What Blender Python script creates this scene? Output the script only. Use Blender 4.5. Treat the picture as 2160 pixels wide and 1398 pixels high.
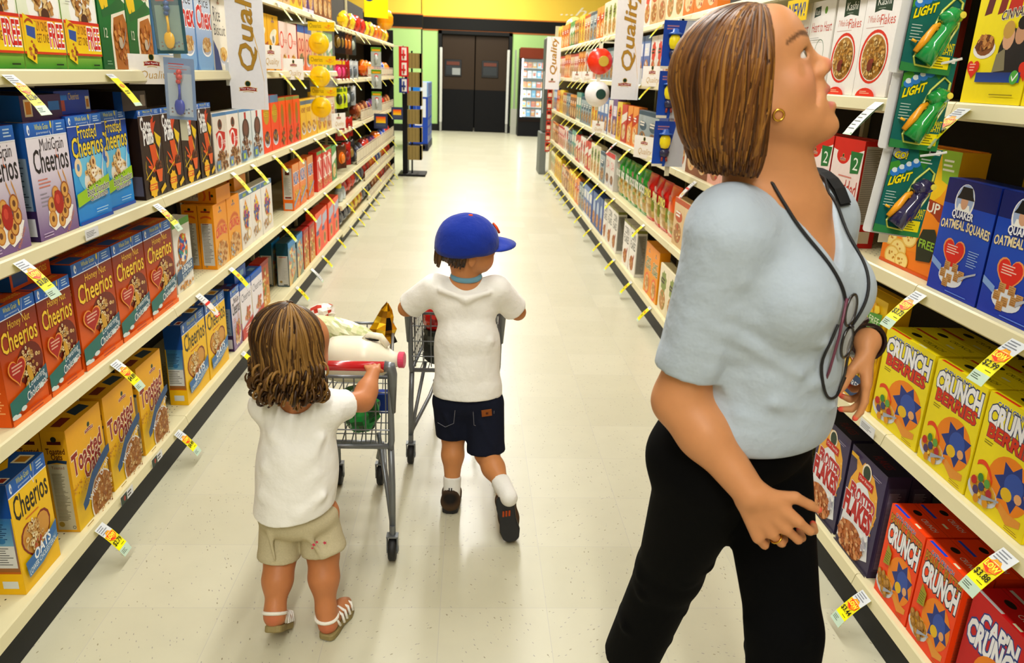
import bpy, bmesh, math, random
import numpy as np
from mathutils import Vector, Matrix, Euler
from mathutils.bvhtree import BVHTree

for o in list(bpy.data.objects):
    bpy.data.objects.remove(o)
SC = bpy.context.scene
COL = SC.collection
R = math.radians

# ---------------------------------------------------------------- camera
cam_d = bpy.data.cameras.new('camera'); cam = bpy.data.objects.new('camera', cam_d); COL.objects.link(cam)
SC.camera = cam
cam_d.sensor_fit = 'HORIZONTAL'; cam_d.sensor_width = 36.0
cam_d.lens = 1628.0 / 2160.0 * 36.0
cam_d.clip_start = 0.05; cam_d.clip_end = 200
pit, yaw, rol = R(18.47), R(3.38), R(2.26)
Fv = Vector((math.sin(yaw) * math.cos(pit), math.cos(yaw) * math.cos(pit), -math.sin(pit)))
Rv = Vector((math.cos(yaw), -math.sin(yaw), 0)); Uv = Rv.cross(Fv)
rr = math.cos(rol) * Rv + math.sin(rol) * Uv
uu = -math.sin(rol) * Rv + math.cos(rol) * Uv
M = Matrix((rr, uu, -Fv)).transposed().to_4x4()
M.translation = Vector((0, 0, 1.455))
cam.matrix_world = M
cam_d.dof.use_dof = True; cam_d.dof.focus_distance = 2.0; cam_d.dof.aperture_fstop = 7.0

# ---------------------------------------------------------------- exposure, world, lights
SC.view_settings.view_transform = 'Standard'
SC.view_settings.look = 'None'
SC.view_settings.gamma = 1.0
SC.view_settings.use_curve_mapping = False
SC.view_settings.exposure = 0.72
SC.cycles.max_bounces = 8
SC.cycles.diffuse_bounces = 4
SC.cycles.glossy_bounces = 3
SC.cycles.transmission_bounces = 4
SC.cycles.transparent_max_bounces = 6
SC.cycles.use_denoising = True
W = bpy.data.worlds.new('world'); SC.world = W; W.use_nodes = True
W.node_tree.nodes['Background'].inputs[0].default_value = (1, 0.97, 0.9, 1)
W.node_tree.nodes['Background'].inputs[1].default_value = 0.10

def area(name, loc, sx, sy, power, rot=(0, 0, 0), col=(1.0, 0.98, 0.935)):
    l = bpy.data.lights.new(name, 'AREA'); l.shape = 'RECTANGLE'; l.size = sx; l.size_y = sy
    l.energy = power; l.color = col
    o = bpy.data.objects.new(name, l); COL.objects.link(o); o.location = loc; o.rotation_euler = rot
    return o
CEIL = 4.3
for i, yy in enumerate((-3.0, -0.8, 2.2, 5.2, 8.4, 11.6, 14.8, 18.0)):
    area('ceiling_lamp_light', (0.0, yy, CEIL - 0.16), 0.34, 2.3, (88, 34, 40, 68, 74, 82, 110, 150)[i])
area('ceiling_lamp_light', (-3.3, 3.5, CEIL - 0.16), 0.34, 6.0, 40)
area('ceiling_lamp_light', (3.3, 3.5, CEIL - 0.16), 0.34, 6.0, 40)
# ---------------------------------------------------------------- helpers
def lin(c):
    if isinstance(c, str):
        c = [int(c[i:i + 2], 16) / 255 for i in (0, 2, 4)]
    return tuple((x / 12.92 if x <= 0.04045 else ((x + 0.055) / 1.055) ** 2.4) for x in c[:3]) + (1.0,)
_L = {}
def L(c):
    if c not in _L: _L[c] = lin(c)
    return _L[c]

def mat(name, col=None, rough=0.5, metal=0.0, spec=0.5, emit=None, estr=0.0, alpha=1.0, trans=0.0, attr=False, noise=0.0, nscale=30, bump=0.0, coat=0.0, sheen=0.0, sss=0.0, gam=1.0, bdist=.003):
    m = bpy.data.materials.new(name); m.use_nodes = True
    nt = m.node_tree; N = nt.nodes; K = nt.links
    b = N['Principled BSDF']
    b.inputs['Roughness'].default_value = rough; b.inputs['Metallic'].default_value = metal
    b.inputs['Specular IOR Level'].default_value = spec
    b.inputs['Coat Weight'].default_value = coat; b.inputs['Coat Roughness'].default_value = 0.08
    b.inputs['Sheen Weight'].default_value = sheen
    if sss:
        b.inputs['Subsurface Weight'].default_value = sss; b.inputs['Subsurface Radius'].default_value = (0.012, 0.005, 0.003)
        b.inputs['Subsurface Scale'].default_value = 1.0
    b.inputs['Alpha'].default_value = alpha; b.inputs['Transmission Weight'].default_value = trans
    src = None
    if attr:
        a = N.new('ShaderNodeAttribute'); a.attribute_name = 'col'; gmn = N.new('ShaderNodeGamma'); gmn.inputs['Gamma'].default_value = gam; K.new(a.outputs['Color'], gmn.inputs['Color']); src = gmn.outputs['Color']
    else:
        g = N.new('ShaderNodeRGB'); g.outputs[0].default_value = L(col); src = g.outputs[0]
    if noise or bump:
        tc = N.new('ShaderNodeTexCoord'); nz = N.new('ShaderNodeTexNoise'); nz.inputs['Scale'].default_value = nscale
        nz.inputs['Detail'].default_value = 4
        K.new(tc.outputs['Object'], nz.inputs['Vector'])
        if noise:
            mr = N.new('ShaderNodeMapRange'); mr.inputs[3].default_value = 1 - noise; mr.inputs[4].default_value = 1 + noise
            K.new(nz.outputs['Fac'], mr.inputs[0])
            mx = N.new('ShaderNodeVectorMath'); mx.operation = 'MULTIPLY'
            K.new(src, mx.inputs[0]); K.new(mr.outputs[0], mx.inputs[1]); src = mx.outputs[0]
        if bump:
            bp = N.new('ShaderNodeBump'); bp.inputs['Strength'].default_value = bump; bp.inputs['Distance'].default_value = bdist
            K.new(nz.outputs['Fac'], bp.inputs['Height']); K.new(bp.outputs[0], b.inputs['Normal'])
    K.new(src, b.inputs['Base Color'])
    if emit:
        b.inputs['Emission Color'].default_value = L(emit); b.inputs['Emission Strength'].default_value = estr
    return m

M_print = mat('printed_card', attr=True, rough=0.42, spec=0.22, gam=1.14, noise=0.04, nscale=60)
M_gloss = mat('glossy_film', attr=True, rough=0.2, spec=0.5, gam=1.15, bump=0.5, nscale=22)
M_matte = mat('matte_colour', attr=True, rough=0.8, spec=0.2, noise=0.05, nscale=40)
M_plast = mat('plastic_colour', attr=True, rough=0.25, spec=0.5)

class MB:
    """collects coloured faces of one mesh"""
    def __init__(s): s.v = []; s.f = []; s.c = []
    def face(s, pts, col):
        i = len(s.v); s.v += [tuple(p) for p in pts]; s.f.append(list(range(i, i + len(pts))))
        s.c.append(col)
    def add(s, vs, fs, col):
        i = len(s.v); s.v += [tuple(p) for p in vs]
        for f in fs: s.f.append([i + k for k in f]); s.c.append(col)
    def box(s, x0, x1, y0, y1, z0, z1, col, rot=None, piv=None):
        vs = [(x, y, z) for z in (z0, z1) for (x, y) in ((x0, y0), (x1, y0), (x1, y1), (x0, y1))]
        if rot is not None:
            pv = Vector(piv or ((x0 + x1) / 2, (y0 + y1) / 2, (z0 + z1) / 2)); vs = [rot @ (Vector(v) - pv) + pv for v in vs]
        s.add(vs, [(3, 2, 1, 0), (4, 5, 6, 7), (0, 1, 5, 4), (1, 2, 6, 5), (2, 3, 7, 6), (3, 0, 4, 7)], col)
    def tube(s, pts, r, col, n=8, cap=True, closed=False):
        pts = [Vector(p) for p in pts]; m = len(pts)
        rs = r if isinstance(r, (list, tuple)) else [r] * m
        t0 = (pts[1] - pts[0]).normalized()
        up = Vector((0, 0, 1)) if abs(t0.z) < 0.9 else Vector((1, 0, 0))
        a = t0.cross(up).normalized(); vs = []; i0 = len(s.v)
        for i, p in enumerate(pts):
            if closed: t = (pts[(i + 1) % m] - pts[i - 1]).normalized()
            else: t = (pts[min(i + 1, m - 1)] - pts[max(i - 1, 0)]).normalized()
            a = (a - t * a.dot(t)).normalized(); b = t.cross(a)
            for k in range(n):
                q = 2 * math.pi * k / n
                vs.append(p + (a * math.cos(q) + b * math.sin(q)) * rs[i])
        fs = []
        for i in range(m if closed else m - 1):
            j = (i + 1) % m
            for k in range(n):
                k2 = (k + 1) % n
                fs.append((i * n + k, i * n + k2, j * n + k2, j * n + k))
        if cap and not closed:
            fs.append(tuple(range(n - 1, -1, -1))); fs.append(tuple((m - 1) * n + k for k in range(n)))
        s.add(vs, fs, col)
    def lathe(s, prof, col, n=20, mtx=None):
        vs = []; m = len(prof)
        for (r, z) in prof:
            for k in range(n):
                q = 2 * math.pi * k / n; vs.append(Vector((r * math.cos(q), r * math.sin(q), z)))
        if mtx is not None: vs = [mtx @ v for v in vs]
        fs = []
        for i in range(m - 1):
            for k in range(n):
                k2 = (k + 1) % n; fs.append((i * n + k, i * n + k2, (i + 1) * n + k2, (i + 1) * n + k))
        fs.append(tuple(range(n - 1, -1, -1))); fs.append(tuple((m - 1) * n + k for k in range(n)))
        cols = col if isinstance(col, list) else None
        if cols is None: s.add(vs, fs, col)
        else:
            i0 = len(s.v); s.v += [tuple(v) for v in vs]
            for fi, f in enumerate(fs):
                s.f.append([i0 + k for k in f]); s.c.append(cols[min(fi // n, len(cols) - 1)] if fi < (m - 1) * n else (cols[0] if fi == (m - 1) * n else cols[-1]))
    def mesh(s, name, material, smooth=False):
        me = bpy.data.meshes.new(name); me.from_pydata(s.v, [], s.f)
        at = me.color_attributes.new('col', 'FLOAT_COLOR', 'CORNER')
        buf = []
        for f, c in zip(s.f, s.c):
            if isinstance(c, list):
                for q in c: buf.extend(L(q) if isinstance(q, str) else q)
            else: buf.extend((L(c) if isinstance(c, str) else c) * len(f))
        at.data.foreach_set('color', buf)
        me.materials.append(material)
        if smooth: me.polygons.foreach_set('use_smooth', [True] * len(me.polygons))
        me.update(); return me
    def build(s, name, material, parent=None, smooth=False):
        return link(name, s.mesh(name, material, smooth), parent)

def link(name, me, parent=None):
    o = bpy.data.objects.new(name, me); COL.objects.link(o)
    if parent: o.parent = parent
    return o
def tag(o, label, cat, group=None, kind=None):
    o['label'] = label
    if cat: o['category'] = cat
    if group: o['group'] = group
    if kind: o['kind'] = kind
    return o
def thing(name, label, cat, loc=(0, 0, 0), rz=0, group=None):
    o = bpy.data.objects.new(name, None); COL.objects.link(o); o.location = loc; o.rotation_euler = (0, 0, rz)
    o.empty_display_size = 0.05
    return tag(o, label, cat, group)
def struct(o):
    o['kind'] = 'structure'; return o
def dup(src, loc, rz, label, group, scale=None):
    c = src.copy(); COL.objects.link(c); c.location = loc; c.rotation_euler = (0, 0, rz)
    c['label'] = label; c['group'] = group
    if scale: c.scale = scale
    for ch in src.children:
        d = ch.copy(); COL.objects.link(d); d.parent = c
        for g in ch.children:
            e = g.copy(); COL.objects.link(e); e.parent = d
    return c
def bevel(o, w, seg=1):
    m = o.modifiers.new('bevel', 'BEVEL'); m.width = w; m.segments = seg; m.limit_method = 'ANGLE'; return o

# ---- flat printing: art lives in x 0..1, y 0..A (widths), clipped to the panel
_TX = {}
def text_tris(s, off):
    key = (s, off)
    if key not in _TX:
        cu = bpy.data.curves.new('t', 'FONT'); cu.body = s; cu.size = 1; cu.resolution_u = 2; cu.offset = off
        ob = bpy.data.objects.new('t', cu); COL.objects.link(ob)
        dg = bpy.context.evaluated_depsgraph_get(); me = bpy.data.meshes.new_from_object(ob.evaluated_get(dg))
        v = np.array([tuple(q.co)[:2] for q in me.vertices]) if len(me.vertices) else np.zeros((0, 2))
        f = [tuple(p.vertices) for p in me.polygons]
        bpy.data.objects.remove(ob); bpy.data.meshes.remove(me); bpy.data.curves.remove(cu)
        _TX[key] = (v, f)
    return _TX[key]
def clip(pts, A):
    # pts: list of (x,y,col); Sutherland-Hodgman on [0,1]x[0,A]
    for ax, lim, sg in ((0, 0.0, 1), (0, 1.0, -1), (1, 0.0, 1), (1, A, -1)):
        if not pts: return pts
        ins = [(p[ax] - lim) * sg >= -1e-9 for p in pts]
        if all(ins): continue
        out = []
        for i in range(len(pts)):
            a, b = pts[i - 1], pts[i]; ia, ib = ins[i - 1], ins[i]
            if ia != ib:
                t = (lim - a[ax]) / (b[ax] - a[ax])
                out.append((a[0] + t * (b[0] - a[0]), a[1] + t * (b[1] - a[1]), a[2]))
            if ib: out.append(b)
        pts = out
    return pts
class Art:
    def __init__(s, A, bg=None, bg2=None):
        s.A = A; s.p = []; s.l = 0; s.rnd = random.Random(7)
        if bg: s.rect(0, 0, 1, A, bg, bg2)
    def poly(s, pts, col, keep=False):
        if not keep: s.l += 1
        if isinstance(col, list): q = [(p[0], p[1], c) for p, c in zip(pts, col)]
        else: q = [(p[0], p[1], col) for p in pts]
        q = clip(q, s.A)
        if len(q) >= 3: s.p.append((q, s.l))
        return s
    def rect(s, x0, y0, x1, y1, c, ctop=None, keep=False):
        c2 = ctop or c
        return s.poly([(x0, y0), (x1, y0), (x1, y1), (x0, y1)], [c, c, c2, c2], keep)
    def ell(s, x, y, rx, ry=None, c='ffffff', n=18, rot=0, keep=False):
        ry = ry or rx; cr, sr = math.cos(rot), math.sin(rot)
        return s.poly([(x + rx * math.cos(t) * cr - ry * math.sin(t) * sr, y + rx * math.cos(t) * sr + ry * math.sin(t) * cr) for t in [2 * math.pi * k / n for k in range(n)]], c, keep)
    def ring(s, x, y, rx, ry, w, c, n=24):
        s.l += 1
        for k in range(n):
            a, b = 2 * math.pi * k / n, 2 * math.pi * (k + 1) / n
            s.poly([(x + rx * math.cos(a), y + ry * math.sin(a)), (x + rx * math.cos(b), y + ry * math.sin(b)), (x + (rx - w) * math.cos(b), y + (ry - w) * math.sin(b)), (x + (rx - w) * math.cos(a), y + (ry - w) * math.sin(a))], c, True)
        return s
    def heart(s, x, y, r, c, tilt=0.0):
        pts = []
        for k in range(28):
            t = 2 * math.pi * k / 28
            hx = 16 * math.sin(t) ** 3 / 17; hy = (13 * math.cos(t) - 5 * math.cos(2 * t) - 2 * math.cos(3 * t) - math.cos(4 * t)) / 17
            pts.append((x + r * (hx * math.cos(tilt) - hy * math.sin(tilt)), y + r * (hx * math.sin(tilt) + hy * math.cos(tilt))))
        s.l += 1
        # fan so the notch clips cleanly
        for k in range(28): s.poly([(x, y - 0.1 * r), pts[k - 1], pts[k]], c, True)
        return s
    def burst(s, x, y, r, c, n=14, q=0.75):
        return s.poly([(x + (r if k % 2 else r * q) * math.cos(math.pi * k / n), y + (r if k % 2 else r * q) * math.sin(math.pi * k / n)) for k in range(2 * n)], c)
    def band(s, pts, w, c):
        s.l += 1
        for i in range(len(pts) - 1):
            (x0, y0), (x1, y1) = pts[i], pts[i + 1]; w0 = w[i] if isinstance(w, list) else w; w1 = w[i + 1] if isinstance(w, list) else w
            s.poly([(x0, y0 - w0), (x1, y1 - w1), (x1, y1 + w1), (x0, y0 + w0)], c, True)
        return s
    def arc(s, x0, y0, x1, y1, h, w, c, n=10):
        return s.band([(x0 + (x1 - x0) * t, y0 + (y1 - y0) * t + h * 4 * t * (1 - t)) for t in [k / n for k in range(n + 1)]], w, c)
    def text(s, t, x0, y0, x1, y1, c, rot=0, shear=0, arc=0, slope=0, ol=None, olw=0.06, off=0.0, ramp=0):
        if ol: s.text(t, x0, y0, x1, y1, ol, rot, shear, arc, slope, None, 0, off + olw, ramp)
        v0, _ = text_tris(t, 0.0); v, f = text_tris(t, off)
        if not len(v0): return s
        mn, mx = v0.min(0), v0.max(0)
        n = (v - mn) / (mx - mn)
        X = x0 + n[:, 0] * (x1 - x0); Y = y0 + n[:, 1] * (y1 - y0) * (1 + ramp * n[:, 0])
        X = X + shear * (Y - y0); Y = Y + arc * (1 - (2 * n[:, 0] - 1) ** 2) + slope * n[:, 0]
        if rot:
            cx, cy = (x0 + x1) / 2, (y0 + y1) / 2; a = R(rot)
            X, Y = cx + (X - cx) * math.cos(a) - (Y - cy) * math.sin(a), cy + (X - cx) * math.sin(a) + (Y - cy) * math.cos(a)
        s.l += 1
        for k in f: s.poly([(X[i], Y[i]) for i in k], c, True)
        return s
    def lines(s, x0, y0, x1, y1, n, c, fill=0.45):
        s.l += 1
        for i in range(n):
            yy = y1 - (i + 0.5) * (y1 - y0) / n; h = (y1 - y0) / n * fill / 2
            s.rect(x0, yy - h, x0 + (x1 - x0) * s.rnd.uniform(0.6, 1), yy + h, c, keep=True)
        return s
    def spots(s, x, y, rx, ry, n, r, cols, shape='o', hole='8a5a20'):
        """cereal pieces inside an ellipse"""
        for i in range(n):
            a = s.rnd.uniform(0, 2 * math.pi); q = math.sqrt(s.rnd.random())
            px, py = x + rx * q * math.cos(a), y + ry * q * math.sin(a); rr_ = r * s.rnd.uniform(0.75, 1.2)
            c = cols[s.rnd.randrange(len(cols))]
            if shape == 'o':
                s.ell(px, py, rr_, rr_ * s.rnd.uniform(0.7, 1), c, 9, a); s.ell(px, py, rr_ * 0.36, rr_ * 0.3, hole, 6)
            elif shape == 'f':
                m = s.rnd.randrange(4, 7); s.l += 1
                s.poly([(px + rr_ * s.rnd.uniform(.6, 1.3) * math.cos(a + 6.28 * k / m), py + rr_ * s.rnd.uniform(.5, 1.1) * math.sin(a + 6.28 * k / m)) for k in range(m)], c, True)
            else:
                s.l += 1; d = rr_
                s.poly([(px + d * math.cos(a + 1.57 * k), py + d * math.sin(a + 1.57 * k)) for k in range(4)], c, True)
        return s
    def emit(s, mb, fn):
        for q, l in s.p:
            mb.face([fn(p[0], p[1], l * 0.00004 + 0.0002) for p in q], [p[2] for p in q])
def gm_strip(a, y0, y1, x0=0, x1=1):
    """blue strip with yellow lettering, check mark and wheat ear across the top of some cartons"""
    a.rect(x0, y0, x1, y1, '1a62b8', '2a7ad0'); h = y1 - y0
    a.ell(x0 + .09, y0 + h * .5, .03, h * .36, 'e8f0f8'); a.ell(x0 + .10, y0 + h * .42, .013, h * .15, '1a62b8')
    a.text('Whole Grain', .24, y0 + h * .45, .56, y1 - h * .14, 'e8e84a'); a.text('guaranteed', .26, y0 + h * .12, .55, y0 + h * .34, 'cfe4f4')
    a.band([(.58, y0 + h * .3), (.64, y0 - h * .35), (.70, y1)], h * .06, 'f4f8fa'); a.ell(.63, y0 + h * .75, .02, h * .3, 'e8d84a', 8)
    a.lines(.76, y0 + h * .2, .96, y0 + h * .85, 3, 'bcd8f0')
    a.rect(x0, y0 - h * .06, x1, y0 + h * .02, 'e8f0f8')
def of_logo(a, x, y, w):
    """tree over a red ribbon sign"""
    a.ell(x, y + w * .42, w * .24, w * .24, 'd8b860', 14); a.ell(x, y + w * .42, w * .19, w * .2, '1c3a22', 12); a.rect(x - w * .03, y + w * .1, x + w * .03, y + w * .35, '3a2412')
    a.poly([(x - w * .7, y - w * .14), (x - w * .66, y), (x - w * .7, y + w * .14), (x, y + w * .24), (x + w * .7, y + w * .14), (x + w * .66, y), (x + w * .7, y - w * .14), (x, y - w * .1)], 'e8d8b0')
    a.poly([(x - w * .64, y - w * .11), (x - w * .6, y), (x - w * .64, y + w * .11), (x, y + w * .2), (x + w * .64, y + w * .11), (x + w * .6, y), (x + w * .64, y - w * .11), (x, y - w * .06)], '9c1c1c')
    a.text('Our Family', x - w * .54, y - w * .04, x + w * .54, y + w * .12, 'ffffff')
    a.arc(x - w * .4, y - w * .2, x + w * .4, y - w * .2, w * .05, w * .02, 'c8a040')
# ---------------------------------------------------------------- building shell
def floor_material():
    m = bpy.data.materials.new('vinyl_tile_floor'); m.use_nodes = True; nt = m.node_tree; N = nt.nodes; K = nt.links; b = N['Principled BSDF']
    tc = N.new('ShaderNodeTexCoord'); sep = N.new('ShaderNodeSeparateXYZ'); K.new(tc.outputs['Object'], sep.inputs[0])
    def math_(op, a, bb=None):
        n = N.new('ShaderNodeMath'); n.operation = op
        for i, q in enumerate((a, bb)):
            if q is None: continue
            if isinstance(q, (int, float)): n.inputs[i].default_value = q
            else: K.new(q, n.inputs[i])
        return n.outputs[0]
    seams = []; ids = []
    for o, off in ((sep.outputs[0], 0.6748 + 30 * .3048), (sep.outputs[1], -1.8466 + 30 * .3048)):
        t = math_('DIVIDE', math_('ADD', o, off), 0.3048); fr = math_('FRACT', t)
        ids.append(math_('FLOOR', t)); d = math_('ABSOLUTE', math_('SUBTRACT', fr, 0.5)); seams.append(math_('GREATER_THAN', d, 0.4972))
    seam = math_('MAXIMUM', *seams)
    cb = N.new('ShaderNodeCombineXYZ'); K.new(ids[0], cb.inputs[0]); K.new(ids[1], cb.inputs[1])
    wn = N.new('ShaderNodeTexWhiteNoise'); wn.noise_dimensions = '3D'; K.new(cb.outputs[0], wn.inputs[0])
    # flecks, grain direction differs per tile
    rot = N.new('ShaderNodeVectorRotate'); rot.rotation_type = 'Z_AXIS'; K.new(tc.outputs['Object'], rot.inputs['Vector'])
    ang = math_('MULTIPLY', wn.outputs['Value'], 6.28); K.new(ang, rot.inputs['Angle'])
    def fleck(sx, sy, thr, seed, den):
        mp = N.new('ShaderNodeMapping'); mp.inputs['Scale'].default_value = (sx, sy, 1); mp.inputs['Location'].default_value = (seed, seed * 1.7, 0)
        K.new(rot.outputs[0], mp.inputs[0]); v = N.new('ShaderNodeTexVoronoi'); v.inputs['Scale'].default_value = 1.0; v.inputs['Randomness'].default_value = 1
        K.new(mp.outputs[0], v.inputs['Vector'])
        sp = N.new('ShaderNodeSeparateXYZ'); K.new(v.outputs['Color'], sp.inputs[0])
        return math_('MULTIPLY', math_('LESS_THAN', v.outputs['Distance'], thr), math_('LESS_THAN', sp.outputs[0], den))
    f1 = fleck(120, 44, 0.17, 3.1, 0.30); f2 = fleck(80, 34, 0.14, 9.7, 0.18)
    nz = N.new('ShaderNodeTexNoise'); nz.inputs['Scale'].default_value = 9; nz.inputs['Detail'].default_value = 5; K.new(tc.outputs['Object'], nz.inputs['Vector'])
    mr = N.new('ShaderNodeMapRange'); mr.inputs[3].default_value = 0.94; mr.inputs[4].default_value = 1.05; K.new(nz.outputs['Fac'], mr.inputs[0])
    base = N.new('ShaderNodeMix'); base.data_type = 'RGBA'; base.inputs['A'].default_value = L('bdb99f'); base.inputs['B'].default_value = L('c4c0a7'); K.new(wn.outputs['Value'], base.inputs['Factor'])
    cur = base.outputs['Result']
    for msk, c in ((f1, '9a948a'), (f2, '8c8468'), (seam, 'b4b0a2')):
        mx = N.new('ShaderNodeMix'); mx.data_type = 'RGBA'; K.new(msk, mx.inputs['Factor']); K.new(cur, mx.inputs['A']); mx.inputs['B'].default_value = L(c); cur = mx.outputs['Result']
    vm = N.new('ShaderNodeVectorMath'); vm.operation = 'MULTIPLY'; K.new(cur, vm.inputs[0]); K.new(mr.outputs[0], vm.inputs[1])
    K.new(vm.outputs[0], b.inputs['Base Color'])
    b.inputs['Roughness'].default_value = 0.36; b.inputs['Specular IOR Level'].default_value = 0.6
    b.inputs['Coat Weight'].default_value = 0.15; b.inputs['Coat Roughness'].default_value = 0.16
    n2 = N.new('ShaderNodeTexNoise'); n2.inputs['Scale'].default_value = 5; n2.inputs['Detail'].default_value = 2; K.new(tc.outputs['Object'], n2.inputs['Vector'])
    bp = N.new('ShaderNodeBump'); bp.inputs['Strength'].default_value = 0.12; bp.inputs['Distance'].default_value = 0.01; K.new(n2.outputs['Fac'], bp.inputs['Height']); K.new(bp.outputs[0], b.inputs['Normal'])
    return m
b = MB(); b.box(-9, 9, -4, 24, -0.1, 0, 'dddddd'); o = struct(b.build('floor', floor_material()))
M_wall = mat('wall_paint', attr=True, rough=0.85, spec=0.2, noise=0.03, nscale=3)
M_dark = mat('satin_dark', attr=True, rough=0.5, spec=0.15, noise=0.06, nscale=12)
b = MB(); b.box(-9, 9, -4, 24, CEIL, CEIL + 0.1, 'e8e6de'); struct(b.build('ceiling', M_wall))
def far_wall(name, x0, x1, y, gap=None):
    b = MB(); G = 'a8cc80'
    segs = [(x0, x1)] if not gap else [(x0, gap[0]), (gap[1], x1)]
    for (a, c) in segs:
        b.box(a, c, y, y + .2, 0.17, 2.38, G); b.box(a, c, y - .02, y + .2, 0, 0.17, '1c1c1a')
    if gap: b.box(gap[0], gap[1], y, y + .2, 2.30, 2.38, '1a1a18')
    b.box(x0, x1, y - .012, y + .2, 2.38, 2.42, 'b06838')
    b.box(x0, x1, y - .03, y + .2, 2.42, 2.69, '171715')
    b.box(x0, x1, y - .012, y + .2, 2.69, 2.72, 'c87830')
    b.box(x0, x1, y, y + .2, 2.72, CEIL, 'f6cf4e')
    return struct(b.build(name, M_wall))
FW = 20.4
far_wall('wall_back', -1.27, 9, FW, (-0.90, 0.93))
far_wall('wall_back_left', -9, -1.27, FW - .5)
b = MB(); b.box(-1.29, -1.27, FW - .5, FW, 0, 2.38, 'c0dc9c'); b.box(-1.30, -1.262, FW - .52, FW, 2.42, 2.69, '171715'); b.box(-1.29, -1.268, FW - .5, FW, 2.72, CEIL, 'f6cf4e'); struct(b.build('wall_return', M_wall))
for nm, x0, x1, y0, y1 in (('wall_left', -9.1, -9, -4, 24), ('wall_right', 9, 9.1, -4, 24), ('wall_front', -9, 9, -4.1, -4)):
    b = MB(); b.box(x0, x1, y0, y1, 0, CEIL, 'd8d0b8'); struct(b.build(nm, M_wall))
# the swinging stockroom doors
b = MB()
b.box(-0.90, -0.81, FW - .05, FW + .15, 0, 2.40, '181818'); b.box(0.85, 0.93, FW - .05, FW + .15, 0, 2.40, '181818'); b.box(-0.90, 0.93, FW - .05, FW + .15, 2.32, 2.40, '131312')
fr = struct(b.build('trim_1', M_dark))
b = MB(); b.box(-2, 2, FW + 1.6, FW + 1.7, 0, 2.6, '101010'); struct(b.build('wall_stockroom', M_dark))
for i, (x0, x1) in enumerate(((-0.80, 0.005), (0.03, 0.84))):
    e = bpy.data.objects.new('door_%d' % (i + 1), None); COL.objects.link(e); e.location = ((x0 + x1) / 2, FW + .04, 0); struct(e)
    w = (x1 - x0) / 2
    b = MB(); b.box(-w, w, 0, .04, 1.02, 2.31, '32261a'); bevel(b.build('upper_panel', M_dark, e), .004)
    b = MB(); b.box(-w, w, -.02, .06, .02, 1.02, '0c0c0e')
    for k in range(7): b.box(-w + .02 if i == 0 else w - .045, -w + .045 if i == 0 else w - .02, -.026, -.02, .1 + k * .13, .125 + k * .13, '6a6a6a')
    o = b.build('kick_plate', mat('rubber_kick_%d' % i, '0a0a0c', 0.4, spec=.15), e); bevel(o, .006)
    b = MB(); cx = (-.13 if i == 0 else -.04)
    b.box(cx - .21, cx + .21, -.02, .0, 1.33, 1.73, '15171a'); o = b.build('window', M_plast, e); bevel(o, .006)
    b = MB(); b.box(cx - .16, cx + .16, -.026, -.02, 1.60, 1.68, '5a2a1c'); b.box(cx - .17, cx + .17, -.025, -.02, 1.38, 1.58, '22282c')
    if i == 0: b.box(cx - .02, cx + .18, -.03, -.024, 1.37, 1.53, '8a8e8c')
    b.build('pane', M_plast, o)
b = MB()
for x in (-0.825, 0.845):
    b.box(x - .032, x + .032, FW - .12, FW - .06, 0.22, 2.0, 'c8c8c0')
    b.box(x - .028, x + .028, FW - .118, FW - .062, 0, 0.22, '9c9c94')
o = struct(b.build('trim_2', M_dark)); bevel(o, .01)
b = MB(); b.box(.93, 1.08, FW - .42, FW - .36, 0, .62, 'a8a898'); b.box(.985, 1.03, FW - .40, FW - .37, .62, 2.0, '8c9480'); tag(b.build('door_bollard', M_dark), 'grey metal guard post standing right of the stockroom doors', 'post')
b = MB(); a = Art(10)
tt = Art(1.0); tt.text('...helping', 0, .2, 1, .8, 'fff6d8', shear=.18)
def fn(u, v, l): return (2.02 + u * 1.95, FW - .002 - l * 4, 2.71 + v * .42)
tt.emit(b, fn); tag(b.build('wall_lettering', M_matte), 'cream italic lettering on the yellow wall above the doors', 'lettering')
# ceiling lamps
for i, (x, y, ln) in enumerate([(0, q, 2.3) for q in (-3.0, -0.8, 2.2, 5.2, 8.4, 11.6, 14.8, 18.0)] + [(-3.3, 3.5, 6.0), (3.3, 3.5, 6.0)]):
    b = MB(); b.box(x - .2, x + .2, y - ln / 2 - .05, y + ln / 2 + .05, CEIL - .12, CEIL, 'f0f0ec'); o = b.build('ceiling_lamp', M_wall)
    tag(o, 'long white fluorescent ceiling fixture, ' + ('%s along the aisle from the camera end' % ('first', 'second', 'third', 'fourth', 'fifth', 'sixth', 'seventh', 'eighth')[i] if x == 0 else ('over the left shelving' if x < 0 else 'over the right shelving')), 'ceiling light', 'fluorescent fixtures')
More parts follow.
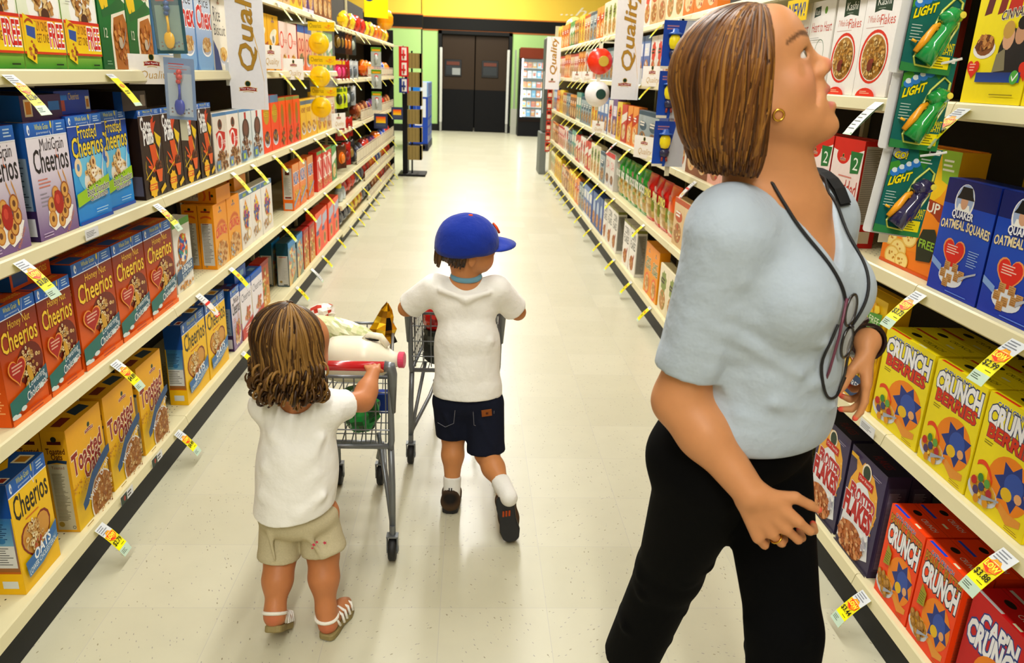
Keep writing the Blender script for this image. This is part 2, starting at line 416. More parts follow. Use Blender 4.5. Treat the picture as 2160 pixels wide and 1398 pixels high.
# ---------------------------------------------------------------- shelving
def steel_mat():
    m = mat('cream_enamel', 'd6cda4', 0.35, spec=0.45, noise=0.03, nscale=8)
    nt = m.node_tree; N = nt.nodes; K = nt.links; b = N['Principled BSDF']
    src = b.inputs['Base Color'].links[0].from_socket
    tc = N.new('ShaderNodeTexCoord'); sp = N.new('ShaderNodeSeparateXYZ'); K.new(tc.outputs['Object'], sp.inputs[0])
    def mt(op, a, bb=None):
        n = N.new('ShaderNodeMath'); n.operation = op
        for i, q in enumerate((a, bb)):
            if q is None: continue
            if isinstance(q, (int, float)): n.inputs[i].default_value = q
            else: K.new(q, n.inputs[i])
        return n.outputs[0]
    fx = mt('ABSOLUTE', mt('SUBTRACT', mt('FRACT', mt('DIVIDE', mt('ADD', sp.outputs[0], 9), .019)), .5))
    fy = mt('ABSOLUTE', mt('SUBTRACT', mt('FRACT', mt('DIVIDE', mt('ADD', sp.outputs[1], 9), .027)), .5))
    geo = N.new('ShaderNodeNewGeometry'); gz = N.new('ShaderNodeSeparateXYZ'); K.new(geo.outputs['Normal'], gz.inputs[0])
    ax = mt('ABSOLUTE', sp.outputs[0])
    hole = mt('MULTIPLY', mt('MULTIPLY', mt('LESS_THAN', fx, .11), mt('LESS_THAN', fy, .1)), mt('MULTIPLY', mt('GREATER_THAN', gz.outputs[2], .9), mt('LESS_THAN', ax, .30)))
    hole = mt('MULTIPLY', hole, mt('GREATER_THAN', ax, .045))
    mx = N.new('ShaderNodeMix'); mx.data_type = 'RGBA'; K.new(hole, mx.inputs['Factor']); K.new(src, mx.inputs['A']); mx.inputs['B'].default_value = L('2a2418'); K.new(mx.outputs['Result'], b.inputs['Base Color'])
    return m
M_steel = steel_mat()
M_kick = mat('kick_black', '08080a', 0.5, spec=.2, noise=0.15, nscale=6)
M_back = mat('back_panel', '2c2820', 0.8, noise=0.1, nscale=5)  # shade inside the bays is put into this dark brown-grey colour
XL, XR = -1.105, 1.125
ZL = (0.135, 0.575, 0.99, 1.42, 1.79)
ZR = (0.135, 0.575, 0.99, 1.43, 1.785)
PRF = [(0, 0), (0.004, -0.004), (0.012, -0.034), (0.004, -0.040), (-0.01, -0.040), (-0.01, -0.02)]   # price channel
def shelf_mesh(ln, depth, side, zt):
    # origin at front top edge, x into aisle = side*-1
    s = -side; b = MB(); C = 'ffffff'
    # side = -1 left run (aisle is +x): front faces +x
    b.box(min(0, -s * depth), max(0, -s * depth), 0.001, ln - .001, -0.018, 0, C)
    return b
def lip_mesh(ln, side):
    s = -side; b = MB(); n = len(PRF)
    vs = [(s * (p[0] + 0.0), y, p[1]) for y in (0.0015, ln - .0015) for p in PRF]
    fs = [(k, (k + 1) % n, n + (k + 1) % n, n + k) if s < 0 else (n + k, n + (k + 1) % n, (k + 1) % n, k) for k in range(n)]
    fs += [tuple(range(n)) if s > 0 else tuple(range(n - 1, -1, -1)), tuple(range(n, 2 * n))[::-1] if s > 0 else tuple(range(n, 2 * n))]
    b.add(vs, fs, 'ffffff'); return b
_SH = {}
def gondola(side, y0, y1, zs, label, depth=0.42, top=2.2, backc=None):
    x = XL if side < 0 else XR; ln = y1 - y0; s = -side
    t = thing('shelving_unit', label, 'shelving', (x, y0, 0), 0, ('left' if side < 0 else 'right') + ' run of cream shelving')
    for i, z in enumerate(zs):
        key = (side, round(ln, 3))
        if key not in _SH:
            _SH[key] = (shelf_mesh(ln, depth, side, z).mesh('shelf', M_steel), lip_mesh(ln, side).mesh('price_channel', M_steel))
        sh = link('base_deck' if i == 0 else 'shelf', _SH[key][0], t); sh.location = (0, 0, z)
        lp = link('price_channel', _SH[key][1], sh)
    b = MB(); b.box(min(-s * .006, -s * .05), max(-s * .006, -s * .05), 0.001, ln - .001, 0.001, zs[0] - .022, 'ffffff')
    b.build('kick_plate', M_kick, t)
    b = MB(); b.box(min(-s * (depth + .002), -s * (depth + .03)), max(-s * (depth + .002), -s * (depth + .03)), 0, ln, 0.001, top, 'ffffff')
    b.build('back_panel', M_back, t)
    b = MB()
    for z0 in (0.15,): b.box(min(-s * (depth - .02), -s * (depth + .001)), max(-s * (depth - .02), -s * (depth + .001)), 0.002, .030, z0, top, 'ffffff')
    b.build('upright', M_steel, t)
    return t
ORD = ['first', 'second', 'third', 'fourth', 'fifth', 'sixth', 'seventh', 'eighth', 'ninth', 'tenth', 'eleventh', 'twelfth', 'thirteenth', 'fourteenth', 'fifteenth', 'sixteenth', 'seventeenth', 'eighteenth', 'nineteenth', 'twentieth']
def ordn(i):
    if i < 20: return ORD[i]
    t = {2: 'twenty', 3: 'thirty', 4: 'forty', 5: 'fifty'}[(i + 1) // 10]; r = (i + 1) % 10
    return (t[:-1] + 'ieth') if r == 0 else t + '-' + ORD[r - 1]
yl = [1.57 - .03, 2.82, 4.07, 5.33, 6.60]
yl = [0.30] + yl
for i in range(5): gondola(-1, yl[i], yl[i + 1], ZL, 'cream steel shelving bay full of cereal, %s bay from the front on the left side' % ORD[i])
ZC = (0.10, 0.33, 0.56, 0.95, 1.36, 1.77)
yc = [6.62, 8.17, 9.72, 11.27]
for i in range(3): gondola(-1, yc[i], yc[i + 1], ZC, 'cream shelving bay of candy and toys beyond the left cereal bays, %s of three' % ORD[i], depth=.40)
yr = [-.61, 0.607, 1.826, 3.045, 4.264, 5.483, 6.702, 7.921, 9.14, 10.30, 11.46]
for i in range(10): gondola(1, yr[i], yr[i + 1], ZR, 'cream steel shelving bay full of cereal, %s bay from the front on the right side' % ORD[i])
# end panel at the far end of the right run, and the near end walls of stock are simply the bays
b = MB(); b.box(XR - .005, XR + .46, 11.465, 11.49, 0.001, 2.1, 'd6cda8'); tag(b.build('end_panel', M_wall), 'beige end panel closing the far end of the right shelving', 'panel')

b = MB(); b.box(XL - .43, XL - .005, 11.275, 11.30, 0.001, 1.95, '141414'); tag(b.build('end_panel', M_dark), 'black end panel closing the far end of the left candy bays', 'panel')
# ---------------------------------------------------------------- carton printing
GOLD = ['e8c478', 'd8a850', 'c88c38', 'f0d898', 'b87828']
OATS = ['e6cc94', 'd8b070', 'c8984c', 'f2e2b8']
def bowl(a, x, y, w, cols, n=40, r=.035, shape='o', rim='e8e8ee', hole='8a5a20'):
    a.ell(x, y - w * .25, w, w * .55, rim, 22); a.ell(x, y - w * .22, w * .92, w * .46, 'b8bcc8', 22)
    a.ell(x, y, w * .86, w * .5, cols[0], 20); a.spots(x, y, w * .8, w * .5, n, r, cols, shape, hole)
def side_nutri(a, base, top, toph=.25, panel='d8d4cc'):
    A = a.A; a.rect(0, 0, 1, A, base); a.rect(0, A * (1 - toph), 1, A, top)
    a.rect(.14, A * .06, .86, A * (1 - toph) - .08, panel); a.lines(.2, A * .1, .82, A * (1 - toph) - .2, 26, '6a645c', .4)
    a.ell(.3, A * .045, .08, .08, 'a88858', 10); a.lines(.22, A * (1 - toph) - .17, .8, A * (1 - toph) - .1, 1, '7a1c18', .8)
def d_honey():
    a = Art(1.6); A = 1.6
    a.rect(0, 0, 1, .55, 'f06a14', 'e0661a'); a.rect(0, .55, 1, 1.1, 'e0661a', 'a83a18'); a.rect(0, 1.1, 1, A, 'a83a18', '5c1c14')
    gm_strip(a, 1.43, 1.6)
    a.text('Honey Nut', .28, 1.24, .82, 1.38, 'f2c84a', shear=.05); a.text('Cheerios', .08, .98, .95, 1.26, 'f6d23c', ol='8a3410', olw=.03, off=.012)
    a.ell(.66, .68, .33, .30, '7a2410', 20); a.spots(.66, .68, .27, .25, 46, .036, OATS, 'o', '8a5a20')
    a.heart(.30, .70, .235, 'f0a040'); a.heart(.30, .70, .205, 'b81c14', 0); a.lines(.17, .66, .44, .80, 3, 'e8b8a0')
    a.band([(.44, .42), (.56, .50), (.60, .66)], .035, 'c89838'); a.ell(.58, .56, .055, .14, 'd8a838', 14, .3)
    a.poly([(0, .10), (1, .34), (1, .56), (.55, .44), (0, .34)], '2c7c74'); a.poly([(.35, .20), (1, .36), (1, .56), (.55, .42)], '3c6c80')
    a.text('Lowering', .50, .34, .93, .46, 'e6eef0', slope=.07); a.text('Cholesterol!', .42, .20, .97, .33, 'ffffff', slope=.10)
    for x, y in ((.06, .12), (.14, .1), (.3, .16), (.8, .3)): a.ell(x, y, .07, .035, 'dfeaea', 10)
    a.rect(0, 0, 1, .08, 'f4781c'); a.lines(.45, .02, .9, .12, 2, 'c84810')
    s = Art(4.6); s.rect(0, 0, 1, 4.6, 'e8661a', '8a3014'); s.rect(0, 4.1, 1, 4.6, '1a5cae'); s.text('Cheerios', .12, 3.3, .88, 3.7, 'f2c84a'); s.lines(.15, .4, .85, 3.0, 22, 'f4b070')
    t = Art(.34); t.rect(0, 0, 1, .34, 'd85c1c'); t.rect(.05, .05, .4, .28, '2a5ca0'); t.text('Cheerios', .45, .1, .9, .24, 'f4c840')
    return dict(W=.193, H=.300, D=.062, a=a, s=s, t=t, col='c85418', lab='brown-orange honey nut cereal box with yellow lettering')
def d_multi():
    a = Art(1.5); A = 1.5
    a.rect(0, 0, 1, .9, '7c5c94', 'e4dcea'); a.rect(0, .9, 1, A, 'e4dcea', 'f0eef2'); gm_strip(a, 1.32, 1.5)
    a.text('MultiGrain', .30, 1.13, .88, 1.29, '4a4048'); a.text('Cheerios', .10, .86, .95, 1.16, '28242c', off=.01)
    a.band([(.68, 1.14), (.66, 1.06), (.7, 1.02)], .012, 'd86a30'); a.lines(.14, .66, .5, .8, 3, 'd88878', .35); a.lines(.14, .42, .40, .62, 4, 'a09aa8', .3)
    for x in (.64, .76): a.band([(x, .84), (x + .06, .70), (x + .12, .5)], [.03, .028, .01], 'd8a050')
    a.poly([(.28, .36), (.24, .18), (.38, .08), (.52, .12), (.60, .06), (.80, .14), (.92, .34), (.6, .45)], 'f8f6f2')
    for x, y, r in ((.38, .42, .10), (.36, .24, .10), (.58, .2, .09), (.68, .30, .10), (.78, .42, .10), (.74, .58, .10), (.5, .56, .09)):
        a.ell(x, y, r, r * 1.15, 'c88840' if x < .6 else 'a86028', 16); a.ell(x, y, r * .8, r * .95, 'e0ac5c', 14); a.ell(x, y, r * .36, r * .42, '7a4a28', 10)
    a.ell(.55, .44, .12, .16, 'b82c20', 16); a.ell(.53, .48, .05, .07, 'd8503c', 8)
    a.lines(.08, .03, .45, .1, 2, 'c8b4d4', .4); a.text('5 Whole Grains', .60, .10, .96, .16, 'd88a50', rot=50)
    s = Art(4.5); s.rect(0, 0, 1, 1.2, '3c2854'); s.rect(0, 1.2, 1, 4.5, '2a4c78', '1c5ca8'); s.rect(.1, .2, .9, .9, 'c8c8d0'); s.rect(.1, 1.2, .9, 3.2, '8090a0'); s.lines(.15, 1.3, .85, 3.1, 18, '3c4858')
    t = Art(.33); t.rect(0, 0, 1, .33, '4a2c60'); t.rect(.08, .06, .26, .28, 'e8d8b0'); t.rect(.11, .09, .23, .25, 'd88c28'); t.rect(.66, .12, .94, .24, '2c7cc8'); t.text('Cheerios', .42, .06, .60, .13, 'a090b0')
    return dict(W=.202, H=.300, D=.064, a=a, s=s, t=t, col='3c2854', lab='white and purple multigrain cereal box with dark lettering')
def d_frost():
    a = Art(1.5); a.rect(0, 0, 1, .8, '1c8ce0', '4cb8f0'); a.rect(0, .8, 1, 1.5, '2070d0', '163c9c'); gm_strip(a, 1.36, 1.5)
    a.ell(.55, .72, .42, .34, '7cd0f4', 22)
    a.text('Frosted', .26, 1.18, .80, 1.36, 'f4dc3c', ol='14306c', olw=.03, off=.01); a.text('Cheerios', .06, .93, .96, 1.20, 'f8e03c', ol='14306c', olw=.04, off=.015, slope=.02)
    a.ell(.16, .80, .10, .13, 'f4e0b8', 16); a.ell(.16, .80, .04, .055, '5890c8', 10)
    a.ell(.58, .56, .30, .22, 'f6f0e4', 20); a.spots(.58, .60, .27, .24, 30, .058, ['f0dcae', 'e4c080', 'fff4dc', 'd8a860'], 'o', '9a6030')
    a.ell(.58, .84, .075, .09, 'ecc890', 14); a.ell(.58, .84, .03, .04, '8a5028', 8)
    a.band([(.80, .60), (.86, .80), (.92, 1.0)], [.10, .03, .03], 'dfe8f0')
    a.poly([(0, .26), (.5, .34), (1, .42), (1, .62), (.5, .53), (0, .44)], 'a8d428'); a.text('Join', .30, .475, .72, .53, '3c5418', slope=.04)
    a.text('Book Donation', .30, .37, .97, .48, '483c68', ol='f0f4e0', olw=.05, off=.01, slope=.05); a.text('Challenge', .36, .27, .90, .37, '483c68', ol='f0f4e0', olw=.05, off=.01, slope=.04)
    a.lines(.5, .10, .92, .18, 2, 'a8d8f4', .35); a.rect(0, 0, 1, .05, '1450b0')
    s = Art(4.5); s.rect(0, 0, 1, 4.5, '1a58b4'); s.rect(.08, .3, .92, 3.6, 'e0b040'); s.lines(.12, .4, .88, 3.5, 20, '7a4820')
    t = Art(.33); t.rect(0, 0, 1, .33, '2450c0'); t.text('Cheerios', .38, .2, .68, .30, 'e8d050'); t.rect(.12, .05, .26, .2, 'c86050'); t.rect(.86, .05, .98, .24, 'e8e0c0'); t.rect(.88, .08, .96, .2, 'c88820'); t.rect(.1, .2, .34, .27, '2c8ce8')
    return dict(W=.205, H=.305, D=.064, a=a, s=s, t=t, col='1c50b0', lab='blue frosted cereal box with yellow lettering')
def d_toast():
    a = Art(1.6); a.rect(0, 0, 1, .8, 'f2cc10', 'f0bc10'); a.rect(0, .8, 1, 1.6, 'f0bc10', 'eeae14'); of_logo(a, .62, 1.33, .19)
    a.text('Toasted', .06, .84, .92, 1.16, '9a2018', slope=.12, ol='f6e6c8', olw=.035, off=.03, ramp=-.2); a.text('Oats', .36, .64, .84, .92, '9a2018', slope=.10, ol='f6e6c8', olw=.035, off=.03)
    a.spots(.25, .64, .25, .14, 40, .015, ['d8a040', 'c88830'], 's')
    a.ell(.74, .16, .36, .42, 'f2ece0', 22); a.ell(.74, .17, .33, .39, 'b87c3c', 20); a.spots(.74, .2, .31, .36, 150, .022, ['c89858', 'd8ac6c', 'a87038', 'e8cc94', '9c6030'], 'o', '7a4418')
    a.poly([(.08, .30), (.20, .34), (.44, .60), (.98, .80), (.98, .92), (.86, .92), (.4, .74), (.16, .50), (.06, .42)], '245484')
    a.text('Whole Grain', .20, .50, .94, .60, 'e8eef4', rot=30); a.lines(.08, .02, .3, .06, 1, 'a88820', .4)
    s = Art(4.4); s.rect(0, 0, 1, 4.4, 'e0a820'); s.rect(.12, .1, .88, 3.0, 'c0b89c'); s.lines(.2, .5, .8, 2.6, 34, '706850', .4); s.text('Toasted', .24, 2.78, .76, 2.9, '8a3020'); s.text('Toasted', .12, 3.42, .88, 3.66, '5c2414', off=.02); s.text('Oats', .3, 3.18, .75, 3.42, '5c2414', off=.02)
    s.poly([(.08, 2.98), (.14, 3.14), (.5, 3.18), (.92, 3.14), (.88, 3.0), (.5, 3.06)], '24405c'); s.rect(.22, 3.82, .78, 3.96, '5c1c18'); s.ell(.5, 4.04, .12, .12, '2c2c1c', 10); s.ell(.3, .35, .12, .12, 'a08838', 12); s.ring(.8, .22, .07, .07, .02, '303028', 12)
    t = Art(.34); t.rect(0, 0, 1, .34, 'e0a81c'); t.rect(.12, .12, .42, .26, '7c2418'); t.poly([(.5, .1), (.84, .06), (.9, .24), (.6, .28)], '243c50')
    return dict(W=.208, H=.325, D=.068, a=a, s=s, t=t, col='e0aa18', lab='yellow toasted oat box with dark red slanted lettering')
def d_cheer():
    a = Art(1.6); a.rect(0, 0, 1, 1.6, 'f6c60c', 'f8cc18'); gm_strip(a, 1.40, 1.6)
    a.text('Cheerios', .07, 1.02, .95, 1.36, '181410', slope=.0, off=.01); a.lines(.3, .93, .85, .98, 1, 'd87820', .4)
    a.heart(.50, .60, .42, '8c2c14'); a.heart(.50, .60, .38, 'd8a048'); a.spots(.50, .66, .27, .22, 46, .046, OATS, 'o', 'a06428'); a.spots(.5, .5, .14, .1, 14, .03, ['b85028', 'c87840'], 's')
    a.poly([(.10, .30), (.5, .32), (.96, .44), (.98, .60), (.6, .46), (.08, .42)], '3c78b4'); a.poly([(.12, .18), (.5, .2), (.96, .34), (.96, .45), (.5, .33), (.1, .3)], '5c8cb8')
    a.text('OATS', .32, .32, .78, .46, 'f4f8fa', slope=.09, off=.03); a.text('LOWER CHOLESTEROL', .14, .20, .92, .28, 'eef4f8', slope=.12)
    s = Art(4.4); s.rect(0, 0, 1, 4.4, 'f2c010'); s.rect(.0, 3.1, 1, 4.4, '1c54a0', '1a4c94'); s.rect(.05, .9, .97, 3.1, 'a8702c', '3c78b0'); s.rect(.05, 1.1, .9, 2.0, 'dcdcd8'); s.rect(.05, 2.0, .9, 3.0, '7cacc8', '3878b0'); s.lines(.1, 2.15, .86, 2.9, 9, '28507c'); s.lines(.08, 1.2, .86, 1.95, 8, '50504c', .3); s.rect(.25, .25, .8, .55, 'd8dcd8'); s.ell(.5, 2.2, .14, .12, '4080b0', 10); s.rect(.02, .86, .97, .94, 'c87020')
    t = Art(.36); t.rect(0, 0, 1, .36, '1c5cb0'); t.poly([(0, .22), (.3, .3), (.5, .22), (.8, .36), (0, .36)], 'f0bc10'); t.rect(.64, .06, .9, .26, 'f4ecd0'); t.rect(.68, .09, .86, .23, 'c88c20'); t.rect(.04, .04, .2, .16, 'f0e8e0'); t.rect(.06, .06, .18, .14, '9c3020')
    return dict(W=.185, H=.318, D=.070, a=a, s=s, t=t, col='f2c010', lab='yellow oat cereal box with black lettering and heart picture')
def d_chex():
    a = Art(1.5); a.rect(0, 0, 1, .2, '2c8c1c', '9cc850'); a.rect(0, .2, 1, 1.5, 'e4eec8', 'f6f8f0'); a.ell(.6, .78, .38, .34, 'fafaf6', 22)
    a.spots(.58, .84, .26, .30, 60, .06, ['c89858', 'd8b070', 'b07838', 'e4c890', 'a06c30'], 's'); a.ell(.60, .66, .10, .09, '5c3418', 12); a.spots(.56, .94, .12, .1, 6, .02, ['ffffff'], 's')
    a.text('Chex', .30, 1.20, .98, 1.48, 'd01c1c', ol='ffffff', olw=.03, off=.04); a.lines(.12, .85, .3, 1.16, 5, 'b0b0a8', .2)
    a.rect(0, .20, 1, .62, 'f8dc10', 'f0a818'); a.rect(0, .60, 1, .64, 'd83818'); a.rect(0, .18, 1, .21, 'd84818'); a.text('BUY ONE', .30, .46, .58, .58, '7c3c10'); a.text('GET ONE', .32, .32, .60, .43, '7c3c10'); a.text('FREE', .62, .28, .97, .56, 'd8281c', ol='ffffff', olw=.05, off=.02)
    a.poly([(.04, .14), (.24, .06), (.34, .56), (.06, .66)], 'f0d018'); a.poly([(.10, .40), (.28, .36), (.30, .50), (.10, .52)], '3c5ca8'); a.spots(.2, .22, .08, .12, 16, .03, ['b86030', 'c88040', '8c3c18'], 'f'); a.arc(.08, .55, .26, .55, .04, .015, 'b85018')
    a.lines(.7, .03, .95, .08, 1, '1c3c10', .4)
    return dict(W=.212, H=.30, D=.065, a=a, s=None, t=None, col='9cc060', lab='white and green squares cereal box with a red FREE banner')
def d_corn():
    a = Art(1.5); a.rect(0, 0, 1, 1.5, '1c6430', '2c8c3c'); a.poly([(.45, 1.2), (1, 1.0), (1, 1.5), (.3, 1.5)], 'eaf0dc')
    a.text('Corn', .16, 1.30, .98, 1.48, '2c7c34', ol='f0f4e0', olw=.03, off=.03); a.text('Biscuit', .45, 1.10, .90, 1.28, 'b06c40')
    for x in (.02, .16): a.ell(x + .10, 1.12, .09, .30, 'f0cc1c', 14, .25)
    a.poly([(.1, .84), (.5, .95), (.85, 1.1), (.95, .94), (.5, .82), (.15, .74)], '2c7038'); a.poly([(.38, 0), (.38, .55), (.45, .8), (.98, .9), (1, 0)], 'f0e8d4')
    a.poly([(.46, 0), (.44, .5), (.52, .76), (.9, .84), (1, .7), (1, 0)], 'b8742c'); a.spots(.72, .42, .22, .36, 60, .05, ['c88038', 'a86024', 'd89850', 'b86c2c'], 's'); a.arc(.62, .36, .92, .62, -.12, .02, 'a8a8a0'); a.ell(.68, .4, .07, .09, 'c8b8a0', 12); a.text('12', .10, .46, .22, .6, 'e8e8d0'); a.lines(.1, .06, .28, .14, 2, '90b890', .3)
    return dict(W=.20, H=.30, D=.06, a=a, s=None, t=None, col='1c6430', lab='green corn biscuit cereal box with yellow corn cobs')
def d_rice():
    a = Art(1.5); a.rect(0, 0, 1, 1.5, '5c94d4', 'dfe8f2'); a.ell(.5, .2, .5, .3, '88b4e0'); a.text('Rice', .3, 1.22, .86, 1.42, '3c3c44'); a.text('Chex', .08, .82, .98, 1.24, 'd83020', ol='ffffff', olw=.03, off=.03); bowl(a, .6, .5, .3, ['d8b070', 'c89858', 'e8d0a0'], 40, .05, 's', 'ffffff')
    return dict(W=.20, H=.30, D=.06, a=a, s=None, t=None, col='7ca8d8', lab='blue and white rice squares cereal box')
def d_ribis():
    a = Art(1.5); a.rect(0, 0, 1, 1.5, 'f0ead8', 'f4f0e4'); a.poly([(0, 0), (.5, 0), (.3, .4), (0, .62)], '2c4484'); a.text('Rice', .1, 1.0, .6, 1.3, '303038'); a.text('Biscuit', .1, .72, .9, .95, '303038'); bowl(a, .68, .34, .3, GOLD, 30, .05, 's'); of_logo(a, .5, 1.38, .12)
    return dict(W=.20, H=.30, D=.06, a=a, s=None, t=None, col='e0dac8', lab='cream and navy rice biscuit cereal box')
def d_granola():
    a = Art(1.45); a.rect(0, 0, 1, 1.45, 'e8a818', 'f4c020'); of_logo(a, .5, 1.28, .2); a.ell(.5, .95, .34, .12, 'f4f4d8', rot=.3); a.heart(.5, .80, .24, 'f6f2e8', 0); a.ell(.5, .82, .1, .1, '8c9898'); a.spots(.5, .3, .4, .28, 70, .05, ['a86428', 'c88c40', '7c4418', 'd8a860'], 'f'); a.poly([(0, .45), (.5, .62), (1, .76), (1, .66), (.4, .4), (.1, .3)], 'b05c1c')
    return dict(W=.225, H=.29, D=.06, a=a, s=None, t=None, col='e8a818', lab='golden yellow granola box with a white heart')
def d_crisp():
    a = Art(1.5); a.rect(0, 0, 1, 1.5, 'f0d0c4', 'f6e2dc'); a.rect(0, 0, .12, .5, 'f04c30'); a.ring(.3, .95, .24, .26, .06, 'e0301c', 20); a.text('risp', .45, .8, .95, 1.02, 'e0301c'); bowl(a, .6, .36, .28, GOLD, 30, .05, 'f', 'f0e8e0')
    return dict(W=.22, H=.27, D=.06, a=a, s=None, t=None, col='f0c8bc', lab='pale pink crisp cereal box with a red lettered name')
def d_redblue():
    a = Art(1.5); a.rect(0, 0, 1, 1.5, 'f0783c', 'f4e0c8'); a.rect(0, 1.25, 1, 1.5, '2c68b8'); a.ring(.3, .85, .2, .22, .06, 'c8202c'); a.ring(.68, .85, .2, .22, .06, 'c8202c'); bowl(a, .5, .4, .34, ['a89c70', '6c8880', 'c8a060'], 40, .05)
    return dict(W=.22, H=.28, D=.06, a=a, s=None, t=None, col='a81c1c', lab='orange and cream cereal box with a blue top')
def d_cocoa():
    a = Art(1.5); a.rect(0, 0, 1, 1.5, '301812', '3c1e16'); gm_strip(a, 1.40, 1.5)
    a.text('Cocoa', .08, 1.16, .60, 1.38, 'f4f4f4', slope=-.04, off=.04, ol='3c3c50', olw=.03); a.text('Puffs', .16, .92, .60, 1.16, 'f4f4f4', slope=.02, off=.04, ol='3c3c50', olw=.03)
    a.poly([(.55, 1.32), (.7, 1.38), (.64, 1.26), (.78, 1.3), (.66, 1.16), (.6, 1.05), (.52, 1.18)], 'd84c14')
    a.poly([(.66, 1.12), (.95, 1.0), (.86, .8), (.72, .92)], 'f0d01c'); a.band([(.60, .92), (.7, .75), (.78, .6)], [.03, .05, .02], 'f0c81c')
    a.poly([(.38, .9), (.66, .9), (.72, .6), (.52, .42), (.44, .66)], 'e05c14'); a.band([(.2, .72), (.34, .62), (.46, .5)], [.015, .03, .04], 'e05c14'); a.band([(.25, .55), (.36, .52), (.48, .46)], [.015, .03, .04], 'e8641c')
    a.band([(.16, .64), (.12, .5), (.2, .3)], [.02, .03, .01], 'f0cc1c'); a.band([(.1, .34), (.4, .46), (.6, .54)], .012, 'e8c81c')
    a.ell(.72, .50, .18, .12, '5c2c14', 16); a.spots(.72, .54, .15, .1, 26, .03, ['6c3418', '8c4c24', '4c2410'], 's'); a.poly([(.56, .46), (.88, .46), (.80, .24), (.66, .24)], 'ec6c28'); a.band([(.74, .6), (.84, .84), (.9, .9)], .018, 'c8c8cc')
    a.burst(.38, .18, .20, 'f4c41c', 9, .82); a.rect(.20, .13, .56, .24, 'e87818'); a.lines(.23, .15, .53, .22, 2, 'f8d840', .5); a.poly([(.72, .02), (.98, .12), (.92, .2), (.8, .14), (.7, .1)], 'f0c820')
    s = Art(4.5); s.rect(0, 0, 1, 4.5, '241410'); s.rect(.1, .2, .9, 1.2, '5c5c70'); s.rect(0, 4.1, 1, 4.5, '1c4c90')
    t = Art(.33); t.rect(0, 0, 1, .33, '30201c'); t.rect(.75, .06, .95, .26, '908478')
    return dict(W=.19, H=.30, D=.06, a=a, s=s, t=t, col='2c1812', lab='dark brown cocoa puff cereal box with orange artwork')
def d_cookie():
    a = Art(1.5); a.rect(0, 0, 1, 1.5, 'eee6da', 'f4efe6'); a.rect(0, 1.42, 1, 1.5, '5c94c8'); a.ell(.5, 1.2, .16, .14, '8c4c34'); a.poly([(.38, 1.14), (.5, 1.36), (.62, 1.14)], '4c4038'); a.poly([(.16, .98), (.4, 1.06), (.84, .98), (.8, .6), (.5, .42), (.3, .6)], 'd8281c'); a.ring(.42, .76, .2, .24, .07, 'f8f0f0'); a.text('risp', .5, .64, .84, .84, 'f8e8e8'); a.spots(.55, .28, .4, .26, 60, .06, ['a87848', '8c5c34', 'c89c68', 'd8b890'], 'o', '6c4020'); a.rect(.04, .04, .3, .3, '7c9cc0'); a.rect(.1, .1, .22, .2, 'c8d84c')
    return dict(W=.19, H=.27, D=.06, a=a, s=None, t=None, col='e8e0d4', lab='white cookie cereal box with a red name badge')
def d_count():
    a = Art(1.5); a.rect(0, 0, 1, 1.5, 'c8d8e0', 'e8ecea'); a.rect(0, 1.42, 1, 1.5, '5c94c8'); a.rect(.42, 1.2, .58, 1.4, 'c02818'); a.ring(.5, .92, .3, .3, .12, '4c3024'); a.ell(.5, .95, .2, .22, '7c5040'); a.spots(.5, .4, .4, .3, 50, .06, ['6c4028', '8c5c3c', 'a87c5c', 'd8c0a8'], 'o', '3c2010'); a.rect(.04, .04, .4, .34, '5c88b8'); a.rect(.12, .1, .3, .26, 'b8d04c')
    return dict(W=.20, H=.27, D=.06, a=a, s=None, t=None, col='c8d4d8', lab='pale blue and white chocolate cereal box')
def d_reese():
    a = Art(1.5); a.rect(0, 0, 1, 1.5, 'f4480c', 'f8600c'); a.rect(0, 1.3, 1, 1.5, '5c88b0'); a.ell(.5, 1.0, .34, .26, 'c8a01c', 18); a.text("REESE'S", .2, .95, .8, 1.08, 'f0d01c', ol='7c3c10', olw=.04, off=.02); bowl(a, .5, .4, .34, ['5c3418', 'c89038', '8c5c28', '4c5c7c'], 40, .06, 's')
    return dict(W=.19, H=.30, D=.06, a=a, s=None, t=None, col='f0500c', lab='bright orange peanut butter cereal box')
def d_orangetall():
    a = Art(1.5); a.rect(0, 0, 1, 1.5, 'f4480c', 'f8600c'); a.rect(0, 1.4, 1, 1.5, '8c9c4c'); a.ell(.5, .95, .2, .36, 'a8781c', 16); a.spots(.5, .3, .3, .26, 30, .06, ['5c3418', 'c89038', '8c5c28'], 'o')
    return dict(W=.19, H=.28, D=.06, a=a, s=None, t=None, col='f0500c', lab='orange cereal box with a gold oval picture')
def d_yel():
    a = Art(1.5); a.rect(0, 0, 1, 1.5, 'f0b81c', 'f4d02c'); a.rect(0, 1.3, 1, 1.45, '6c7c8c'); a.text('HONEY', .12, 1.0, .88, 1.18, 'a84c14', off=.03); bowl(a, .5, .45, .38, GOLD, 40, .06, 'f')
    return dict(W=.19, H=.25, D=.06, a=a, s=None, t=None, col='f0b81c', lab='yellow cereal box with a bowl picture')
